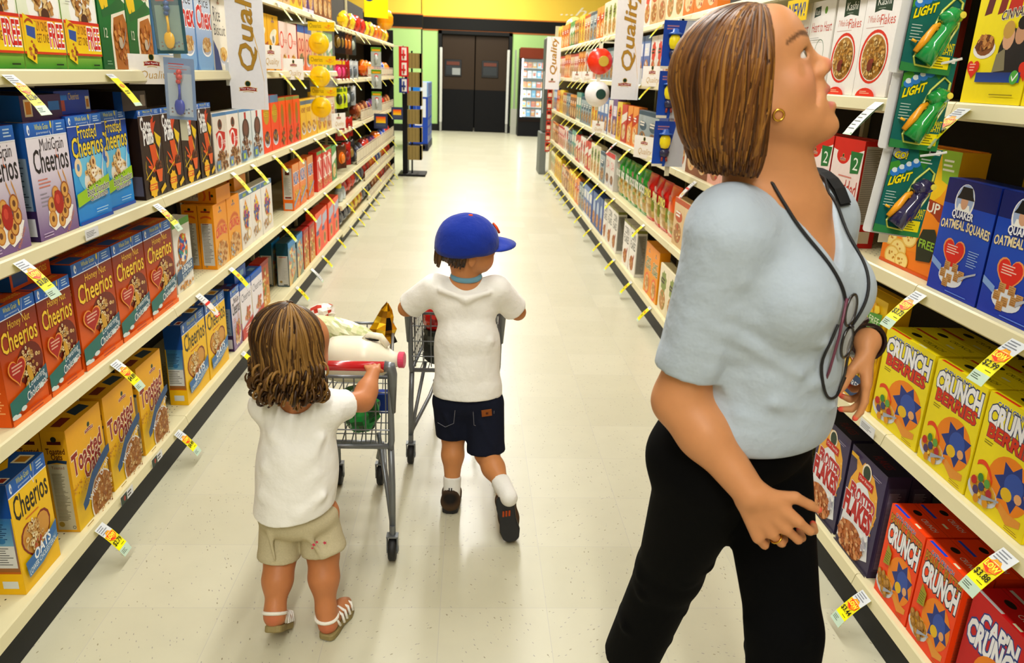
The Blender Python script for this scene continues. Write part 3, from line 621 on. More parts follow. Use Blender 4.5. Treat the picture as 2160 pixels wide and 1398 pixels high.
def d_bonus():
    a = Art(1.5); a.rect(0, 0, 1, 1.5, 'eceae2', 'f0f0ea'); a.rect(0, 1.36, 1, 1.5, '5ca83c'); a.poly([(.3, 1.5), (.48, 1.36), (.4, 1.5)], 'f4f4ec')
    a.ring(.5, .86, .3, .34, .07, 'c88c50', 20); a.spots(.5, .92, .24, .3, 50, .055, ['e8d01c', '2c6cb8', 'd8403c', 'e87c1c', '3c9c8c', '6c4c9c'], 's'); a.spots(.25, .5, .2, .2, 14, .05, ['b06c38', 'c88c50'], 'f')
    a.poly([(0, .18), (1, .34), (1, .58), (.3, .50), (0, .42)], '3c648c'); a.text('2 BONUS', .30, .36, .92, .50, 'eef4f4', slope=.04, off=.02); a.text('BOX TOPS', .32, .24, .90, .33, 'dce8ec', slope=.04); a.spots(.55, .1, .4, .06, 20, .05, ['b88040', 'd8a868'], 'f')
    return dict(W=.205, H=.285, D=.06, a=a, s=None, t=None, col='e8e6de', lab='white fruity cereal box with blue BONUS banner')
def d_ofcrunch():
    a = Art(1.6); a.rect(0, 0, 1, 1.6, 'f0b858', 'f4a01c'); of_logo(a, .5, 1.38, .2); a.arc(.15, .96, .85, 1.0, .14, .06, 'e08838'); a.arc(.15, .96, .85, 1.0, .14, .03, 'd86c1c'); a.text('CRUNCH', .10, .74, .92, .96, 'e04820', arc=.06, off=.05, ol='f4d8a8', olw=.02)
    a.ell(.5, .3, .4, .34, 'e8c084'); a.spots(.5, .36, .38, .32, 60, .055, ['d8a060', 'c88c48', 'e8c490', 'b87838'], 'f'); a.spots(.2, .2, .16, .16, 14, .04, ['a8b8c0', 'c8ccc8'], 'f')
    s = Art(4.5); side_nutri(s, 'e89818', 'e89818', .26, 'c8c4bc'); s.ell(.5, 4.2, .1, .1, '2c3c1c', 10); s.rect(.2, 4.0, .8, 4.12, 'a83c20'); s.arc(.15, 3.6, .85, 3.6, .12, .07, 'd8641c')
    return dict(W=.20, H=.285, D=.066, a=a, s=s, t=None, col='e8981c', lab='orange crunch cereal box with a red arched name')
def d_fruity():
    a = Art(1.5); a.rect(0, 0, 1, 1.5, 'ece8e0', 'f4f2ee'); a.rect(0, 1.36, 1, 1.5, '5c84b0'); a.rect(.3, 1.38, .6, 1.46, 'a8c04c'); a.poly([(.3, 1.0), (.5, 1.3), (.72, 1.0)], 'f0a01c')
    a.ell(.5, .8, .28, .36, 'f0d8a0', 18); a.spots(.5, .85, .24, .32, 60, .06, ['f0d81c', '3c6cb8', 'd8403c', 'f08c1c', '7c5ca8', 'c83c7c', '5c84b0'], 's'); a.ell(.66, .35, .18, .16, 'e8cc98', 14); a.ell(.66, .35, .11, .1, 'f4f0e4', 12); a.spots(.3, .25, .2, .15, 14, .05, ['b08858', 'c8a070'], 'f')
    return dict(W=.195, H=.275, D=.06, a=a, s=None, t=None, col='e8e6e0', lab='white fruit cereal box with blue top and coloured pieces')
def d_kix():
    a = Art(1.5); a.rect(0, 0, 1, 1.5, 'f07c28', 'e8a468'); a.text('KIX', .15, .85, .9, 1.2, '3c5ca8', off=.04, ol='f4f4f0', olw=.04); a.spots(.5, .4, .4, .3, 50, .05, ['f0d048', 'e8b83c', 'c87c2c'], 's'); a.poly([(0, .2), (1, .6), (1, .5), (0, .1)], '8ca8d0')
    s = Art(4.4); s.rect(0, 0, 1, 4.4, 'f0781c'); s.rect(.1, 1.1, .92, 4.1, 'd8d2c8'); s.lines(.18, 1.5, .84, 3.2, 20, '8c8880', .35); s.rect(.3, 3.45, .7, 3.8, '6c3020'); s.rect(.2, 1.2, .8, 1.36, '8c3828'); s.rect(.14, .15, .86, .75, 'c8ccc8'); s.text('KIX', .4, 4.15, .7, 4.3, '2c3c7c')
    return dict(W=.20, H=.285, D=.066, a=a, s=s, t=None, col='f0781c', lab='orange and white puffed corn box with side showing')
def d_wheat():
    a = Art(1.5); a.rect(0, 0, 1, 1.5, 'e03c2c', 'd8402c'); a.ell(.5, .8, .4, .5, 'f0e4d8'); a.text('N', .2, .5, .8, 1.1, 'd8281c', off=.06, ol='f8f0e8', olw=.04); a.rect(0, 1.38, 1, 1.5, '5c9c50'); a.spots(.5, .25, .4, .2, 30, .05, ['e8b868', 'c89048'], 'f')
    return dict(W=.20, H=.285, D=.06, a=a, s=None, t=None, col='d83828', lab='red cereal box with a cream oval and large white letter')
def d_redcheer():
    a = Art(1.5); a.rect(0, 0, 1, 1.5, 'e8e4ea', 'ece8ee'); a.rect(0, 1.34, 1, 1.5, '2c68b8'); a.text('Cheerios', .1, 1.0, .92, 1.22, '3c4060'); a.spots(.6, .6, .25, .22, 24, .07, ['e0a870', 'c88850', 'd86c50'], 'o'); a.poly([(0, .0), (1, .0), (1, .45), (0, .30)], 'c83c34'); a.lines(.3, .1, .9, .3, 3, 'f0d8d0')
    s = Art(4.4); s.rect(0, 0, 1, 4.4, 'c82c24'); s.rect(0, 3.6, 1, 4.4, '1c5cb0'); s.rect(0, 1.4, 1, 3.6, 'd8c040', 'e8e0d8')
    t = Art(.34); t.rect(0, 0, 1, .34, '1c64c4'); t.rect(.5, .1, .8, .24, '8cb8e0')
    return dict(W=.19, H=.285, D=.07, a=a, s=s, t=t, col='1c5cb0', lab='white cereal box with a blue top and red base')
def d_teal():
    a = Art(1.5); a.rect(0, 0, 1, 1.5, 'e8c478', '3c94c0'); a.spots(.5, .8, .36, .5, 40, .1, ['e8a868', 'c8d0c0', 'd8784c', '8cb0a8', 'f0d898'], 'f'); a.rect(0, 1.3, 1, 1.5, '2c8cc8'); a.poly([(.3, 0), (1, 0), (1, .4)], '8c9c88')
    s = Art(3.8); s.rect(0, 0, 1, 3.8, '1c4c5c'); s.rect(.06, .1, .94, 2.7, 'c4c2ba'); s.lines(.12, .6, .88, 2.4, 30, 'a8a49c', .3); s.rect(.2, 2.55, .8, 2.62, 'c86858'); s.ell(.3, .42, .12, .12, 'a08850', 12); s.rect(.5, .12, .84, .2, '50504c')
    return dict(W=.21, H=.275, D=.074, a=a, s=s, t=None, col='1c4c5c', lab='teal and tan cereal box with grey side')
def d_redgold():
    a = Art(1.5); a.rect(0, 0, 1, 1.5, 'd8a848', 'c83c24'); a.spots(.5, .7, .4, .55, 44, .09, ['e8c868', 'd89048', 'f0e0b0', '8c9848', 'c85c30'], 'f'); a.rect(0, 1.36, 1, 1.5, 'a82420')
    s = Art(4.4); s.rect(0, 0, 1, 4.4, 'b81c18'); s.rect(.2, .5, .8, 3.4, 'c83c2c')
    return dict(W=.17, H=.265, D=.06, a=a, s=s, t=None, col='b81c18', lab='red and gold cereal box')
def d_orgrey():
    a = Art(1.5); a.rect(0, 0, 1, 1.5, 'f4542c', 'f4683c'); a.poly([(.1, .8), (1, 1.0), (1, 1.35), (.2, 1.25)], 'b8bcd0'); a.rect(.05, .68, .5, .84, '5c5c90'); a.ell(.5, .35, .2, .26, 'd8b058', 14); a.ell(.5, .37, .13, .18, '7c5c28', 12)
    return dict(W=.24, H=.30, D=.07, a=a, s=None, t=None, col='f0502c', lab='bright orange-red cereal box with a grey band')
# ---- right-hand designs
def d_kashiheart():
    a = Art(1.5); a.rect(0, 0, 1, 1.5, 'f0ece6', 'f6f4f0'); a.poly([(.12, 1.24), (.4, 1.27), (.38, 1.42), (.14, 1.40)], '2c4c44'); a.text('Kashi', .17, 1.28, .36, 1.37, 'e8e8e0'); a.ell(.62, 1.34, .06, .06, '6ca03c'); a.text('Heart to Heart', .10, 1.0, .95, 1.16, 'c8483c'); a.ring(.55, .66, .2, .22, .012, '4c7c5c'); bowl(a, .6, .3, .28, GOLD, 40, .05); a.lines(.1, .86, .6, .92, 2, 'a8a8a0', .3)
    return dict(W=.185, H=.29, D=.06, a=a, s=None, t=None, col='f0ece4', lab='white heart cereal box with a green brand patch')
def d_kashi():
    a = Art(1.5); a.rect(0, 0, 1, 1.5, 'f2eee8', 'f8f6f4'); a.poly([(.28, 1.18), (.5, 1.21), (.78, 1.17), (.76, 1.45), (.5, 1.43), (.26, 1.46)], '1c4430'); a.text('Kashi', .34, 1.27, .72, 1.39, 'f0f0ea'); a.lines(.38, 1.22, .66, 1.24, 1, 'a8b8a8', .4)
    a.text('7 Whole Grain', .12, 1.04, .52, 1.14, 'd8745c'); a.text('Flakes', .50, 1.00, .92, 1.14, 'd8543c'); a.lines(.1, .96, .9, .985, 1, 'd8b8b0', .3)
    a.ell(.46, .56, .42, .38, 'e03820', 28); a.ell(.47, .555, .375, .34, 'f4ece0', 26); a.ell(.47, .55, .35, .32, 'b8883c', 24); a.spots(.47, .55, .32, .29, 130, .032, ['d8b068', 'c89440', 'e8cc90', 'a87428', 'b89860'], 'f'); a.ell(.45, .44, .08, .09, '7c2c18', 10); a.ell(.5, .5, .05, .04, '8c3420', 8)
    a.ell(.45, -.02, .30, .14, 'e83c20', 20); a.lines(.28, .03, .62, .08, 2, 'f4b898', .5)
    return dict(W=.195, H=.29, D=.062, a=a, s=None, t=None, col='f0ece6', lab='white flakes cereal box with red-ringed picture')
def d_brown():
    a = Art(1.4); a.rect(0, 0, 1, 1.4, '7c2c20', '5c2018'); a.ell(.7, .3, .44, .30, 'd8b848', 24); a.ell(.7, .34, .38, .25, 'a86c30', 20); a.spots(.7, .38, .32, .2, 50, .06, ['8c5028', 'c89050', '6c3418'], 's'); a.text('Multi', .1, 1.0, .9, 1.25, 'e0d0c8'); a.ell(.35, .7, .28, .24, '3c140e'); a.rect(0, 0, 1, .16, 'e8e0c0'); a.rect(.0, .5, .4, .62, 'd89858')
    return dict(W=.205, H=.285, D=.06, a=a, s=None, t=None, col='6c2418', lab='dark red-brown cereal box behind the toy packs')
def d_life():
    a = Art(1.5); a.rect(0, 0, 1, 1.5, 'f0dc18', 'f4e424')
    for (x0, c, t) in ((.12, '6c2c30', 1.36), (.34, '8c3024', 1.42)): a.band([(x0 + .04, .95), (x0 + .12, t)], .0, c); a.poly([(x0, .90), (x0 + .12, .92), (x0 + .20, t), (x0 + .08, t - .02)], c)
    a.ell(.56, 1.44, .05, .05, '3c2c6c'); a.poly([(.50, .94), (.60, .96), (.72, 1.48), (.60, 1.46)], 'b02c1c'); a.text('f', .52, .96, .78, 1.46, 'c8301c', off=.06); a.text('e', .72, .98, 1.0, 1.30, 'e03c20', off=.06)
    a.text('CINNAMON', .42, .84, .98, .93, '4c2c28', shear=.15, slope=.05, ol='f4f0e0', olw=.04, off=.02)
    a.ell(.24, .56, .19, .10, 'e8e4e0', 18); a.ell(.24, .60, .16, .11, '8c5428', 14); a.spots(.24, .62, .14, .1, 30, .04, ['a86c38', 'c89050', '6c3c1c'], 's')
    a.poly([(.48, .32), (.50, .58), (.58, .78), (.74, .74), (.78, .84), (.92, .80), (.98, .5), (.98, .3)], '242024'); a.ell(.62, .66, .09, .12, 'd8a888', 14); a.ell(.60, .74, .09, .09, 'c8a050', 12); a.ell(.80, .70, .085, .11, 'c89878', 14); a.ell(.81, .80, .09, .07, '1c1414', 12); a.poly([(.46, .32), (.48, .5), (.6, .56), (.66, .34)], '8c8468')
    a.heart(.12, .36, .115, 'd8341c'); a.lines(.06, .33, .18, .42, 3, 'f0b8a0', .4); a.heart(.99, .34, .115, 'd8341c')
    a.rect(.20, .22, .93, .32, '2450a0', '1c3c80'); a.ell(.84, .27, .07, .07, '5cb04c', 14); a.band([(.8, .28), (.83, .24), (.89, .31)], .012, 'f4f4f0'); a.lines(.5, .08, .9, .11, 1, 'a89818', .4)
    return dict(W=.21, H=.31, D=.065, a=a, s=None, t=None, col='f0dc18', lab='bright yellow cereal box with giant dark red lowercase lettering')
def d_shred():
    a = Art(1.55); a.rect(0, 0, 1, .3, 'c81c1c', 'd83c34'); a.rect(0, .3, 1, 1.55, 'f0d0c8', 'f4ece8'); a.poly([(0, 1.38), (.5, 1.30), (1, 1.42), (1, 1.55), (0, 1.55)], 'd8281c'); a.ell(.36, 1.30, .22, .13, 'd8281c'); of_logo(a, .36, 1.24, .13)
    a.poly([(.66, 1.06), (.92, 1.08), (.98, 1.38), (.60, 1.38)], '1c7c3c'); a.text('2', .72, 1.12, .88, 1.3, 'f0f4e8'); a.lines(.3, .98, .9, 1.02, 1, 'd88c80', .5)
    a.text('Shredded', .08, .72, .94, .96, 'c83428', off=.0); a.text('Wheat', .12, .44, .88, .70, 'c83428'); a.ell(.6, .26, .34, .18, 'e0b880'); a.spots(.6, .26, .32, .16, 40, .06, ['c89058', 'e0b880', 'a86c38'], 'f'); a.rect(0, 0, 1, .16, 'b81c18'); a.lines(.2, .04, .8, .12, 2, 'f0b8a8', .3)
    s = Art(4.4); s.rect(0, 0, 1, 4.4, 'b8241c'); s.rect(.08, 1.0, .92, 4.2, 'a8a090'); s.lines(.12, 1.1, .88, 4.1, 40, '6c6458', .35); s.rect(.2, .2, .8, .7, 'c8b8a0')
    return dict(W=.20, H=.315, D=.075, a=a, s=s, t=None, col='b8241c', lab='pink and red shredded wheat box with grey side')
def d_syrup():
    a = Art(1.55); a.rect(0, 0, 1, 1.55, 'f08018', 'f4b81c'); a.ell(.42, 1.2, .46, .34, 'f4cc1c', 22); a.text('Eggo', .12, 1.1, .62, 1.34, 'd8301c', ol='f8e8c0', olw=.03, off=.03); a.poly([(0, .8), (.5, .98), (1, .9), (1, .7), (.5, .76), (0, .62)], 'a84018'); a.text('SYRUP', .35, .80, .84, .92, 'f4f0e0', off=.02)
    a.poly([(.70, 1.55), (1, 1.55), (1, 1.12), (.78, 1.2)], '9cc43c'); a.lines(.76, 1.3, .96, 1.46, 3, 'f0f4e0'); a.ell(.4, .55, .55, .3, 'f4941c', 22)
    for x, y, r in ((.12, .36, .13), (.30, .22, .15), (.46, .42, .13), (.22, .12, .14), (.40, .10, .12)): a.ell(x, y, r, r * .95, 'e8c060', 18); a.ell(x, y, r * .86, r * .8, 'f4dc90', 16); a.spots(x, y, r * .5, r * .5, 6, .018, ['c89030'], 's')
    a.poly([(.64, .18), (.86, .22), (.92, .50), (.84, .62), (.66, .58), (.60, .40)], '2c3420'); a.text('FREE', .64, .36, .88, .46, '9cc43c', off=.02); a.rect(0, 0, 1, .04, 'd85c14')
    s = Art(4.2); s.rect(0, 0, 1, 4.2, 'e8b020'); s.rect(.1, .3, .9, 3.2, 'd8a020')
    return dict(W=.235, H=.325, D=.07, a=a, s=s, t=None, col='e8901c', lab='orange syrup cereal box with round waffle pieces')
def d_eggo():
    a = Art(1.0); a.rect(0, 0, 1, 1, 'c89c18'); a.text('Eggo', .2, .5, .8, .8, '8c2414', off=.02); a.poly([(0, .2), (.5, .4), (1, .34), (1, .2), (.5, .26), (0, .1)], '7c2c14'); a.lines(.2, .06, .8, .14, 1, '403010')
    return dict(W=.165, H=.17, D=.06, a=a, s=None, t=None, col='b88c18', lab='small dark yellow waffle cereal box lying in shade')
def d_quaker():
    a = Art(1.35); a.rect(0, 0, 1, .7, '1438b0', '1c54c0'); a.rect(0, .7, 1, 1.35, '1c54c0', '1444b0'); a.rect(0, 1.06, 1, 1.35, '14206c')
    a.ell(.40, 1.11, .185, .205, 'f2f0ec', 24); a.ell(.40, 1.13, .165, .18, 'a8b8d8', 22); a.poly([(.27, .98), (.40, .94), (.54, .98), (.50, 1.08), (.30, 1.08)], 'f4f4f0'); a.ell(.40, 1.11, .07, .09, 'd8a888', 16); a.poly([(.24, 1.14), (.58, 1.14), (.54, 1.19), (.50, 1.28), (.32, 1.28), (.28, 1.19)], '181818'); a.rect(.22, .9, .62, 1.0, '14286c'); a.text('QUAKER', .21, .90, .62, 1.00, 'f4f4f8', off=.03)
    a.text('OATMEAL SQUARES', .03, .74, .98, .86, 'ecdcb4', slope=.0, arc=.03, off=.03, ol='3c2c14', olw=.03)
    a.heart(.40, .50, .235, 'e8a060'); a.heart(.40, .50, .21, 'e03020'); a.lines(.26, .48, .54, .60, 4, 'f4d0c0', .4); a.lines(.68, .4, .92, .6, 7, 'a8c4f0', .3); a.poly([(.0, .40), (.22, .32), (.22, .24), (0, .32)], '8cace0')
    a.ell(.44, .22, .24, .12, 'dfe2ea', 20)
    for x, y in ((.28, .24), (.42, .2), (.56, .24), (.34, .34), (.50, .34), (.64, .28), (.36, .14)): a.rect(x - .055, y - .05, x + .055, y + .05, 'b8864c', 'd0a468'); a.lines(x - .05, y - .045, x + .05, y + .045, 4, '8c5c2c', .25)
    a.band([(.6, .22), (.75, .3), (.9, .36)], [.03, .012, .012], 'b8bcc8'); a.lines(.4, .03, .9, .06, 1, '6c8ce0', .4)
    s = Art(4.0); s.rect(0, 0, 1, 4, '142c84'); s.lines(.15, .4, .85, 3, 20, '8ca0d8')
    t = Art(.4); t.rect(0, 0, 1, .4, '14307c')
    return dict(W=.205, H=.268, D=.07, a=a, s=s, t=t, col='142c8c', lab='deep blue oatmeal squares box with a red heart')
def d_pops():
    a = Art(1.6); a.rect(0, 0, 1, 1.6, 'f0b818', 'f4cc20'); a.spots(.5, .8, .5, .8, 160, .07, ['f4d43c', 'e8b01c', 'f8e068', 'dca014', 'f0c42c'], 'f'); a.poly([(.0, .9), (.12, 1.14), (.2, .98), (.34, 1.2), (.42, 1.0), (.6, 1.16), (.66, .96), (.9, 1.02), (.86, .8), (0, .74)], 'f4f0e4'); a.text('CORN', .16, .92, .5, 1.0, '243c7c', off=.02); a.text('POPS', .06, .60, .90, .88, 'c81c1c', off=.06, ol='f8e8d8', olw=.03)
    a.poly([(.6, 1.15), (.94, 1.1), (.96, 1.42), (.56, 1.36)], '5c9c3c'); a.text('FREE', .62, 1.24, .9, 1.34, 'e8f0d0'); a.text("Kellogg's", .1, 1.4, .44, 1.5, 'b8281c', shear=.1); a.rect(.3, .05, .8, .4, '2c4870'); a.text('FREE', .4, .2, .7, .3, 'e8e8e8')
    return dict(W=.20, H=.33, D=.07, a=a, s=None, t=None, col='e8b81c', lab='golden corn puff cereal box with red lettering')
def crunch(bg, bg2, word2, w2c, mode):
    a = Art(1.42); a.rect(0, 0, 1, 1.42, bg, bg2)
    if mode != 'red': a.text("CAP'N CRUNCH", .16, 1.29, .74, 1.36, '2c50a0', ol='f0f0e0', olw=.03, off=.02)
    if mode == 'berry':
        a.text('CRUNCH', .07, 1.05, .95, 1.29, 'f4f4f8', off=.05, ol='3c4870', olw=.05, ramp=.1); a.text('BERRIES', .12, .90, .92, 1.06, 'd8401c', off=.04, ol='5c2c5c', olw=.03); y0 = 0
    elif mode == 'pb':
        a.text('PEANUT BUTTER', .05, 1.14, .98, 1.29, 'c89020', off=.03, ol='5c3410', olw=.04); a.text('CRUNCH', .07, .88, .95, 1.15, 'f4f4f8', off=.05, ol='303448', olw=.05, ramp=.1)
    else:
        a.text("CAP'N", .22, 1.02, .84, 1.26, 'f4f4f8', off=.05, ol='2c4890', olw=.06); a.text('CRUNCH', .05, .76, .96, 1.06, 'f4f4f8', off=.05, ol='2c4890', olw=.06)
    # plain blue and orange splash behind the bowl
    a.ell(.62, .50, .35, .34, 'f09018', 24); a.burst(.68, .52, .30, '28408c', 7, .62); a.ell(.70, .54, .15, .15, '3c5cb0', 18); a.ell(.62, .40, .09, .08, 'e8c020', 14); a.ell(.80, .44, .06, .06, 'e8b078', 12); a.band([(.56, .22), (.72, .14), (.92, .18)], [.05, .07, .04], 'e8a040')
    if mode == 'berry': a.arc(.08, .52, .38, .40, .10, .03, 'e8501c'); a.lines(.1, .80, .3, .86, 2, '807010', .3)
    a.ell(.26, .22, .26, .16, 'd8dce4', 20); a.ell(.26, .25, .23, .13, 'e8b038', 18)
    a.spots(.26, .26, .22, .13, 44, .03, ['e8b83c', 'd89c28', 'f0cc58'] if mode != 'pb' else ['b88430', 'c8983c', 'a87424'], 'f')
    if mode == 'berry':
        for x, y, c in ((.10, .30, 'c83028'), (.20, .38, '4c8c3c'), (.24, .28, '3c4c7c'), (.38, .26, 'b82c38'), (.16, .20, '5c4470'), (.32, .36, '6ca84c'), (.36, .12, 'e0a020'), (.2, .1, 'd8981c')): a.ell(x, y, .05, .055, c, 12)
    if mode == 'pb':
        for x, y in ((.08, .34), (.2, .36), (.3, .26), (.14, .22), (.26, .14), (.36, .3), (.34, .12)): a.ell(x, y, .06, .062, 'a8782c', 12); a.ell(x - .012, y + .015, .035, .036, 'c89848', 8)
        a.poly([(.12, .52), (.30, .56), (.30, .76), (.16, .84)], 'a8a02c'); a.lines(.14, .56, .28, .74, 5, '5c6c14', .3)
    a.band([(.28, .16), (.44, .22), (.56, .26)], [.035, .015, .012], 'a8b0c0'); a.lines(.72, .03, .94, .08, 2, '906018', .3)
    s = Art(4.2); s.rect(0, 0, 1, 4.2, bg); s.lines(.2, .4, .8, 3.4, 60, '303028' if mode == 'berry' else '5c5040', .4); s.rect(.25, 3.6, .75, 3.8, '9c2c1c'); s.ell(.5, .4, .2, .2, '2c6ca0', 12)
    t = Art(.42); t.rect(0, 0, 1, .42, bg); t.rect(.04, .01, .46, .06, {'berry': 'c83018', 'pb': '2450c8', 'red': 'b8b8b8'}[mode]); t.rect(.62, .03, .76, .07, 'e0e0c0'); t.text('CRUNCH', .48, .20, .86, .29, '201c14' if mode == 'berry' else 'd8d8d8'); t.ell(.30, .26, .09, .06, '241c18', 12)
    t.rect(0, .355, 1, .362, {'berry': 'b89c10', 'pb': 'a82c08', 'red': '7c0c0c'}[mode])
    return a, s, t
def d_berry():
    a, s, t = crunch('f0dc14', 'f4e41c', '', '', 'berry'); return dict(W=.20, H=.262, D=.068, a=a, s=s, t=t, col='ecd814', lab='bright yellow crunch berry box with white and red lettering')
def d_pb():
    a, s, t = crunch('f44c14', 'f85818', '', '', 'pb'); return dict(W=.18, H=.268, D=.068, a=a, s=s, t=t, col='f04810', lab='orange-red peanut butter crunch cereal box')
def d_capred():
    a, s, t = crunch('c8141c', 'd01c1c', '', '', 'red'); return dict(W=.19, H=.26, D=.068, a=a, s=s, t=t, col='c4141c', lab='deep red crunch cereal box with white lettering')
def d_flakes():
    a = Art(1.6); a.rect(0, 0, 1, 1.6, '443c5c', '483c64'); a.poly([(.05, .7), (.10, 1.1), (.22, 1.3), (.16, 1.5), (.34, 1.42), (.4, 1.5), (.7, 1.4), (.86, 1.2), (.92, .9), (.84, .6), (.5, .5)], 'f0b444'); a.spots(.78, .9, .14, .4, 16, .04, ['e89c30', 'f4c868'], 'f')
    a.poly([(.02, .1), (.1, .8), (.3, 1.12), (.5, 1.26), (.72, 1.06), (.82, .62), (.92, .2), (.6, .06)], 'e8eaee'); a.ell(.5, 1.38, .10, .12, '2c4430', 14); a.ring(.5, 1.38, .13, .14, .03, 'f0e4d0', 16); a.rect(.30, 1.18, .72, 1.30, 'c8201c'); a.text('Our Family', .33, 1.21, .69, 1.27, 'f4ece8')
    a.text('FROSTED', .16, .88, .86, 1.08, 'c02430', off=.05, ol='f0f0f4', olw=.03, slope=-.02); a.text('FLAKES', .06, .58, .84, .88, 'c01c20', off=.06, ol='f0f0f4', olw=.03)
    a.ell(.40, .24, .38, .26, 'c87c44', 20); a.spots(.40, .24, .36, .24, 90, .05, ['c87c44', 'dc9c64', 'a8602c', 'e4b484', 'b86c38'], 'f'); a.spots(.76, .44, .1, .16, 16, .04, ['f0f0f0', 'b8b4c0'], 'f'); a.rect(0, 0, 1, .03, '3c3450'); a.rect(.05, 1.46, .26, 1.52, 'e0b020'); a.lines(.7, 1.42, .94, 1.48, 2, 'a8a0b8', .3)
    s = Art(4.5); s.rect(0, 0, 1, 4.5, '3c3450'); s.rect(.12, .3, .9, 4.0, '504860'); s.lines(.2, .4, .8, 3.8, 60, 'a098a8', .4)
    t = Art(.4); t.rect(0, 0, 1, .4, '241e34'); t.text('FLAKES', .4, .1, .8, .26, '7c1c28')
    return dict(W=.208, H=.322, D=.068, a=a, s=s, t=t, col='3c3450', lab='purple frosted flakes cereal box with red lettering')
def d_oatorg():
    a = Art(1.6); a.rect(0, 0, 1, 1.6, 'f0a818', 'f49c1c'); of_logo(a, .5, 1.34, .18); a.text('OAT', .2, .98, .8, 1.16, '4c7c3c', off=.03, ol='f4f0d8', olw=.04); a.text('SQUARES', .12, .76, .9, .96, '4c7c3c', off=.03, ol='f4f0d8', olw=.04); a.ell(.5, .34, .36, .34, 'f0703c', 20); a.ell(.5, .34, .28, .27, 'e8c080', 18); a.spots(.5, .34, .24, .24, 40, .05, ['d8a860', 'c89048', 'f0d8a0'], 's')
    return dict(W=.185, H=.325, D=.066, a=a, s=None, t=None, col='f0a018', lab='orange oat squares box with green lettering')
def d_cflakes():
    a = Art(1.6); a.rect(0, 0, 1, 1.6, 'f0ece4', 'f4f2ee'); a.rect(.0, 1.52, 1, 1.6, '9c9c4c'); a.text('CORN', .16, 1.14, .86, 1.40, '2c2c24', off=.02); a.text('FLAKES', .14, .84, .88, 1.10, '2c2c24', off=.02); a.ell(.45, .36, .28, .26, 'c8823c', 16); a.spots(.45, .36, .27, .24, 40, .05, ['c8823c', 'dca060', 'a8642c'], 'f'); a.poly([(.6, .5), (.72, .72), (.78, .68), (.7, .46)], 'b82c24')
    s = Art(4.6); s.rect(0, 0, 1, 4.6, 'e0dcd0'); s.rect(.08, .3, .92, 4.1, '9c988c'); s.lines(.1, .4, .9, 4.0, 40, '6c6860', .45); s.rect(0, 4.3, 1, 4.6, '8c8c48')
    return dict(W=.20, H=.33, D=.07, a=a, s=s, t=None, col='e4e0d8', lab='white corn flakes box with plain black lettering')
def d_bluebig():
    a = Art(1.6); a.rect(0, 0, 1, 1.6, '3c5c9c', '5c7cb4'); a.ell(.5, .9, .3, .36, 'b8c8e0', 18); a.ell(.5, .4, .3, .32, 'c88850', 16); a.spots(.5, .4, .28, .3, 30, .06, ['d89c60', 'b87040', 'e8b880'], 'f'); a.rect(0, 0, .1, 1.6, '1c54b0')
    return dict(W=.19, H=.31, D=.066, a=a, s=None, t=None, col='1c54b0', lab='blue cereal box with a tan flake picture')
def d_whitebowl():
    a = Art(1.5); a.rect(0, 0, 1, 1.5, 'dcd8d4', 'e8e4dc'); a.rect(0, 1.3, 1, 1.5, 'd8343c'); a.text('O', .2, .8, .5, 1.15, 'd8303c'); a.text('A', .55, .8, .85, 1.15, 'd8303c'); bowl(a, .5, .4, .36, ['a07050', 'c89870', '7c5038'], 40, .06, 'f')
    return dict(W=.19, H=.29, D=.06, a=a, s=None, t=None, col='d8d4cc', lab='white and red cereal box')
def generic(seed, base, top, pic, accent, W=.19, H=.285, lab='cereal box'):
    r = random.Random(seed); a = Art(1.5); a.rect(0, 0, 1, 1.5, base, top)
    k = seed % 4
    if k == 0: a.rect(0, 1.34, 1, 1.5, accent); a.ell(.5, .95, .36, .18, accent, 14)
    elif k == 1: a.poly([(0, .7), (1, .95), (1, 1.25), (0, 1.05)], accent)
    elif k == 2: a.burst(.5, 1.0, .36, accent, 9, .8)
    else: a.rect(.12, .85, .88, 1.25, accent)
    a.lines(.2, .92, .8, 1.12, 2, 'f4f0e8' if k != 2 else '402c20', .6)
    a.ell(.5, .42, .36, .32, pic, 16); a.spots(.5, .42, .32, .28, 22, .07, [pic, accent, 'e8c890', 'c89050'], 'f')
    if k == 3: a.rect(0, 0, 1, .12, accent)
    s = Art(4.6); s.rect(0, 0, 1, 4.6, base); s.rect(.12, .6, .88, 3.6, 'ccc6b8'); s.lines(.18, .7, .82, 3.5, 14, '8c867c', .4)
    return dict(W=W, H=H, D=.06, a=a, s=s, t=None, col=base, lab=lab)

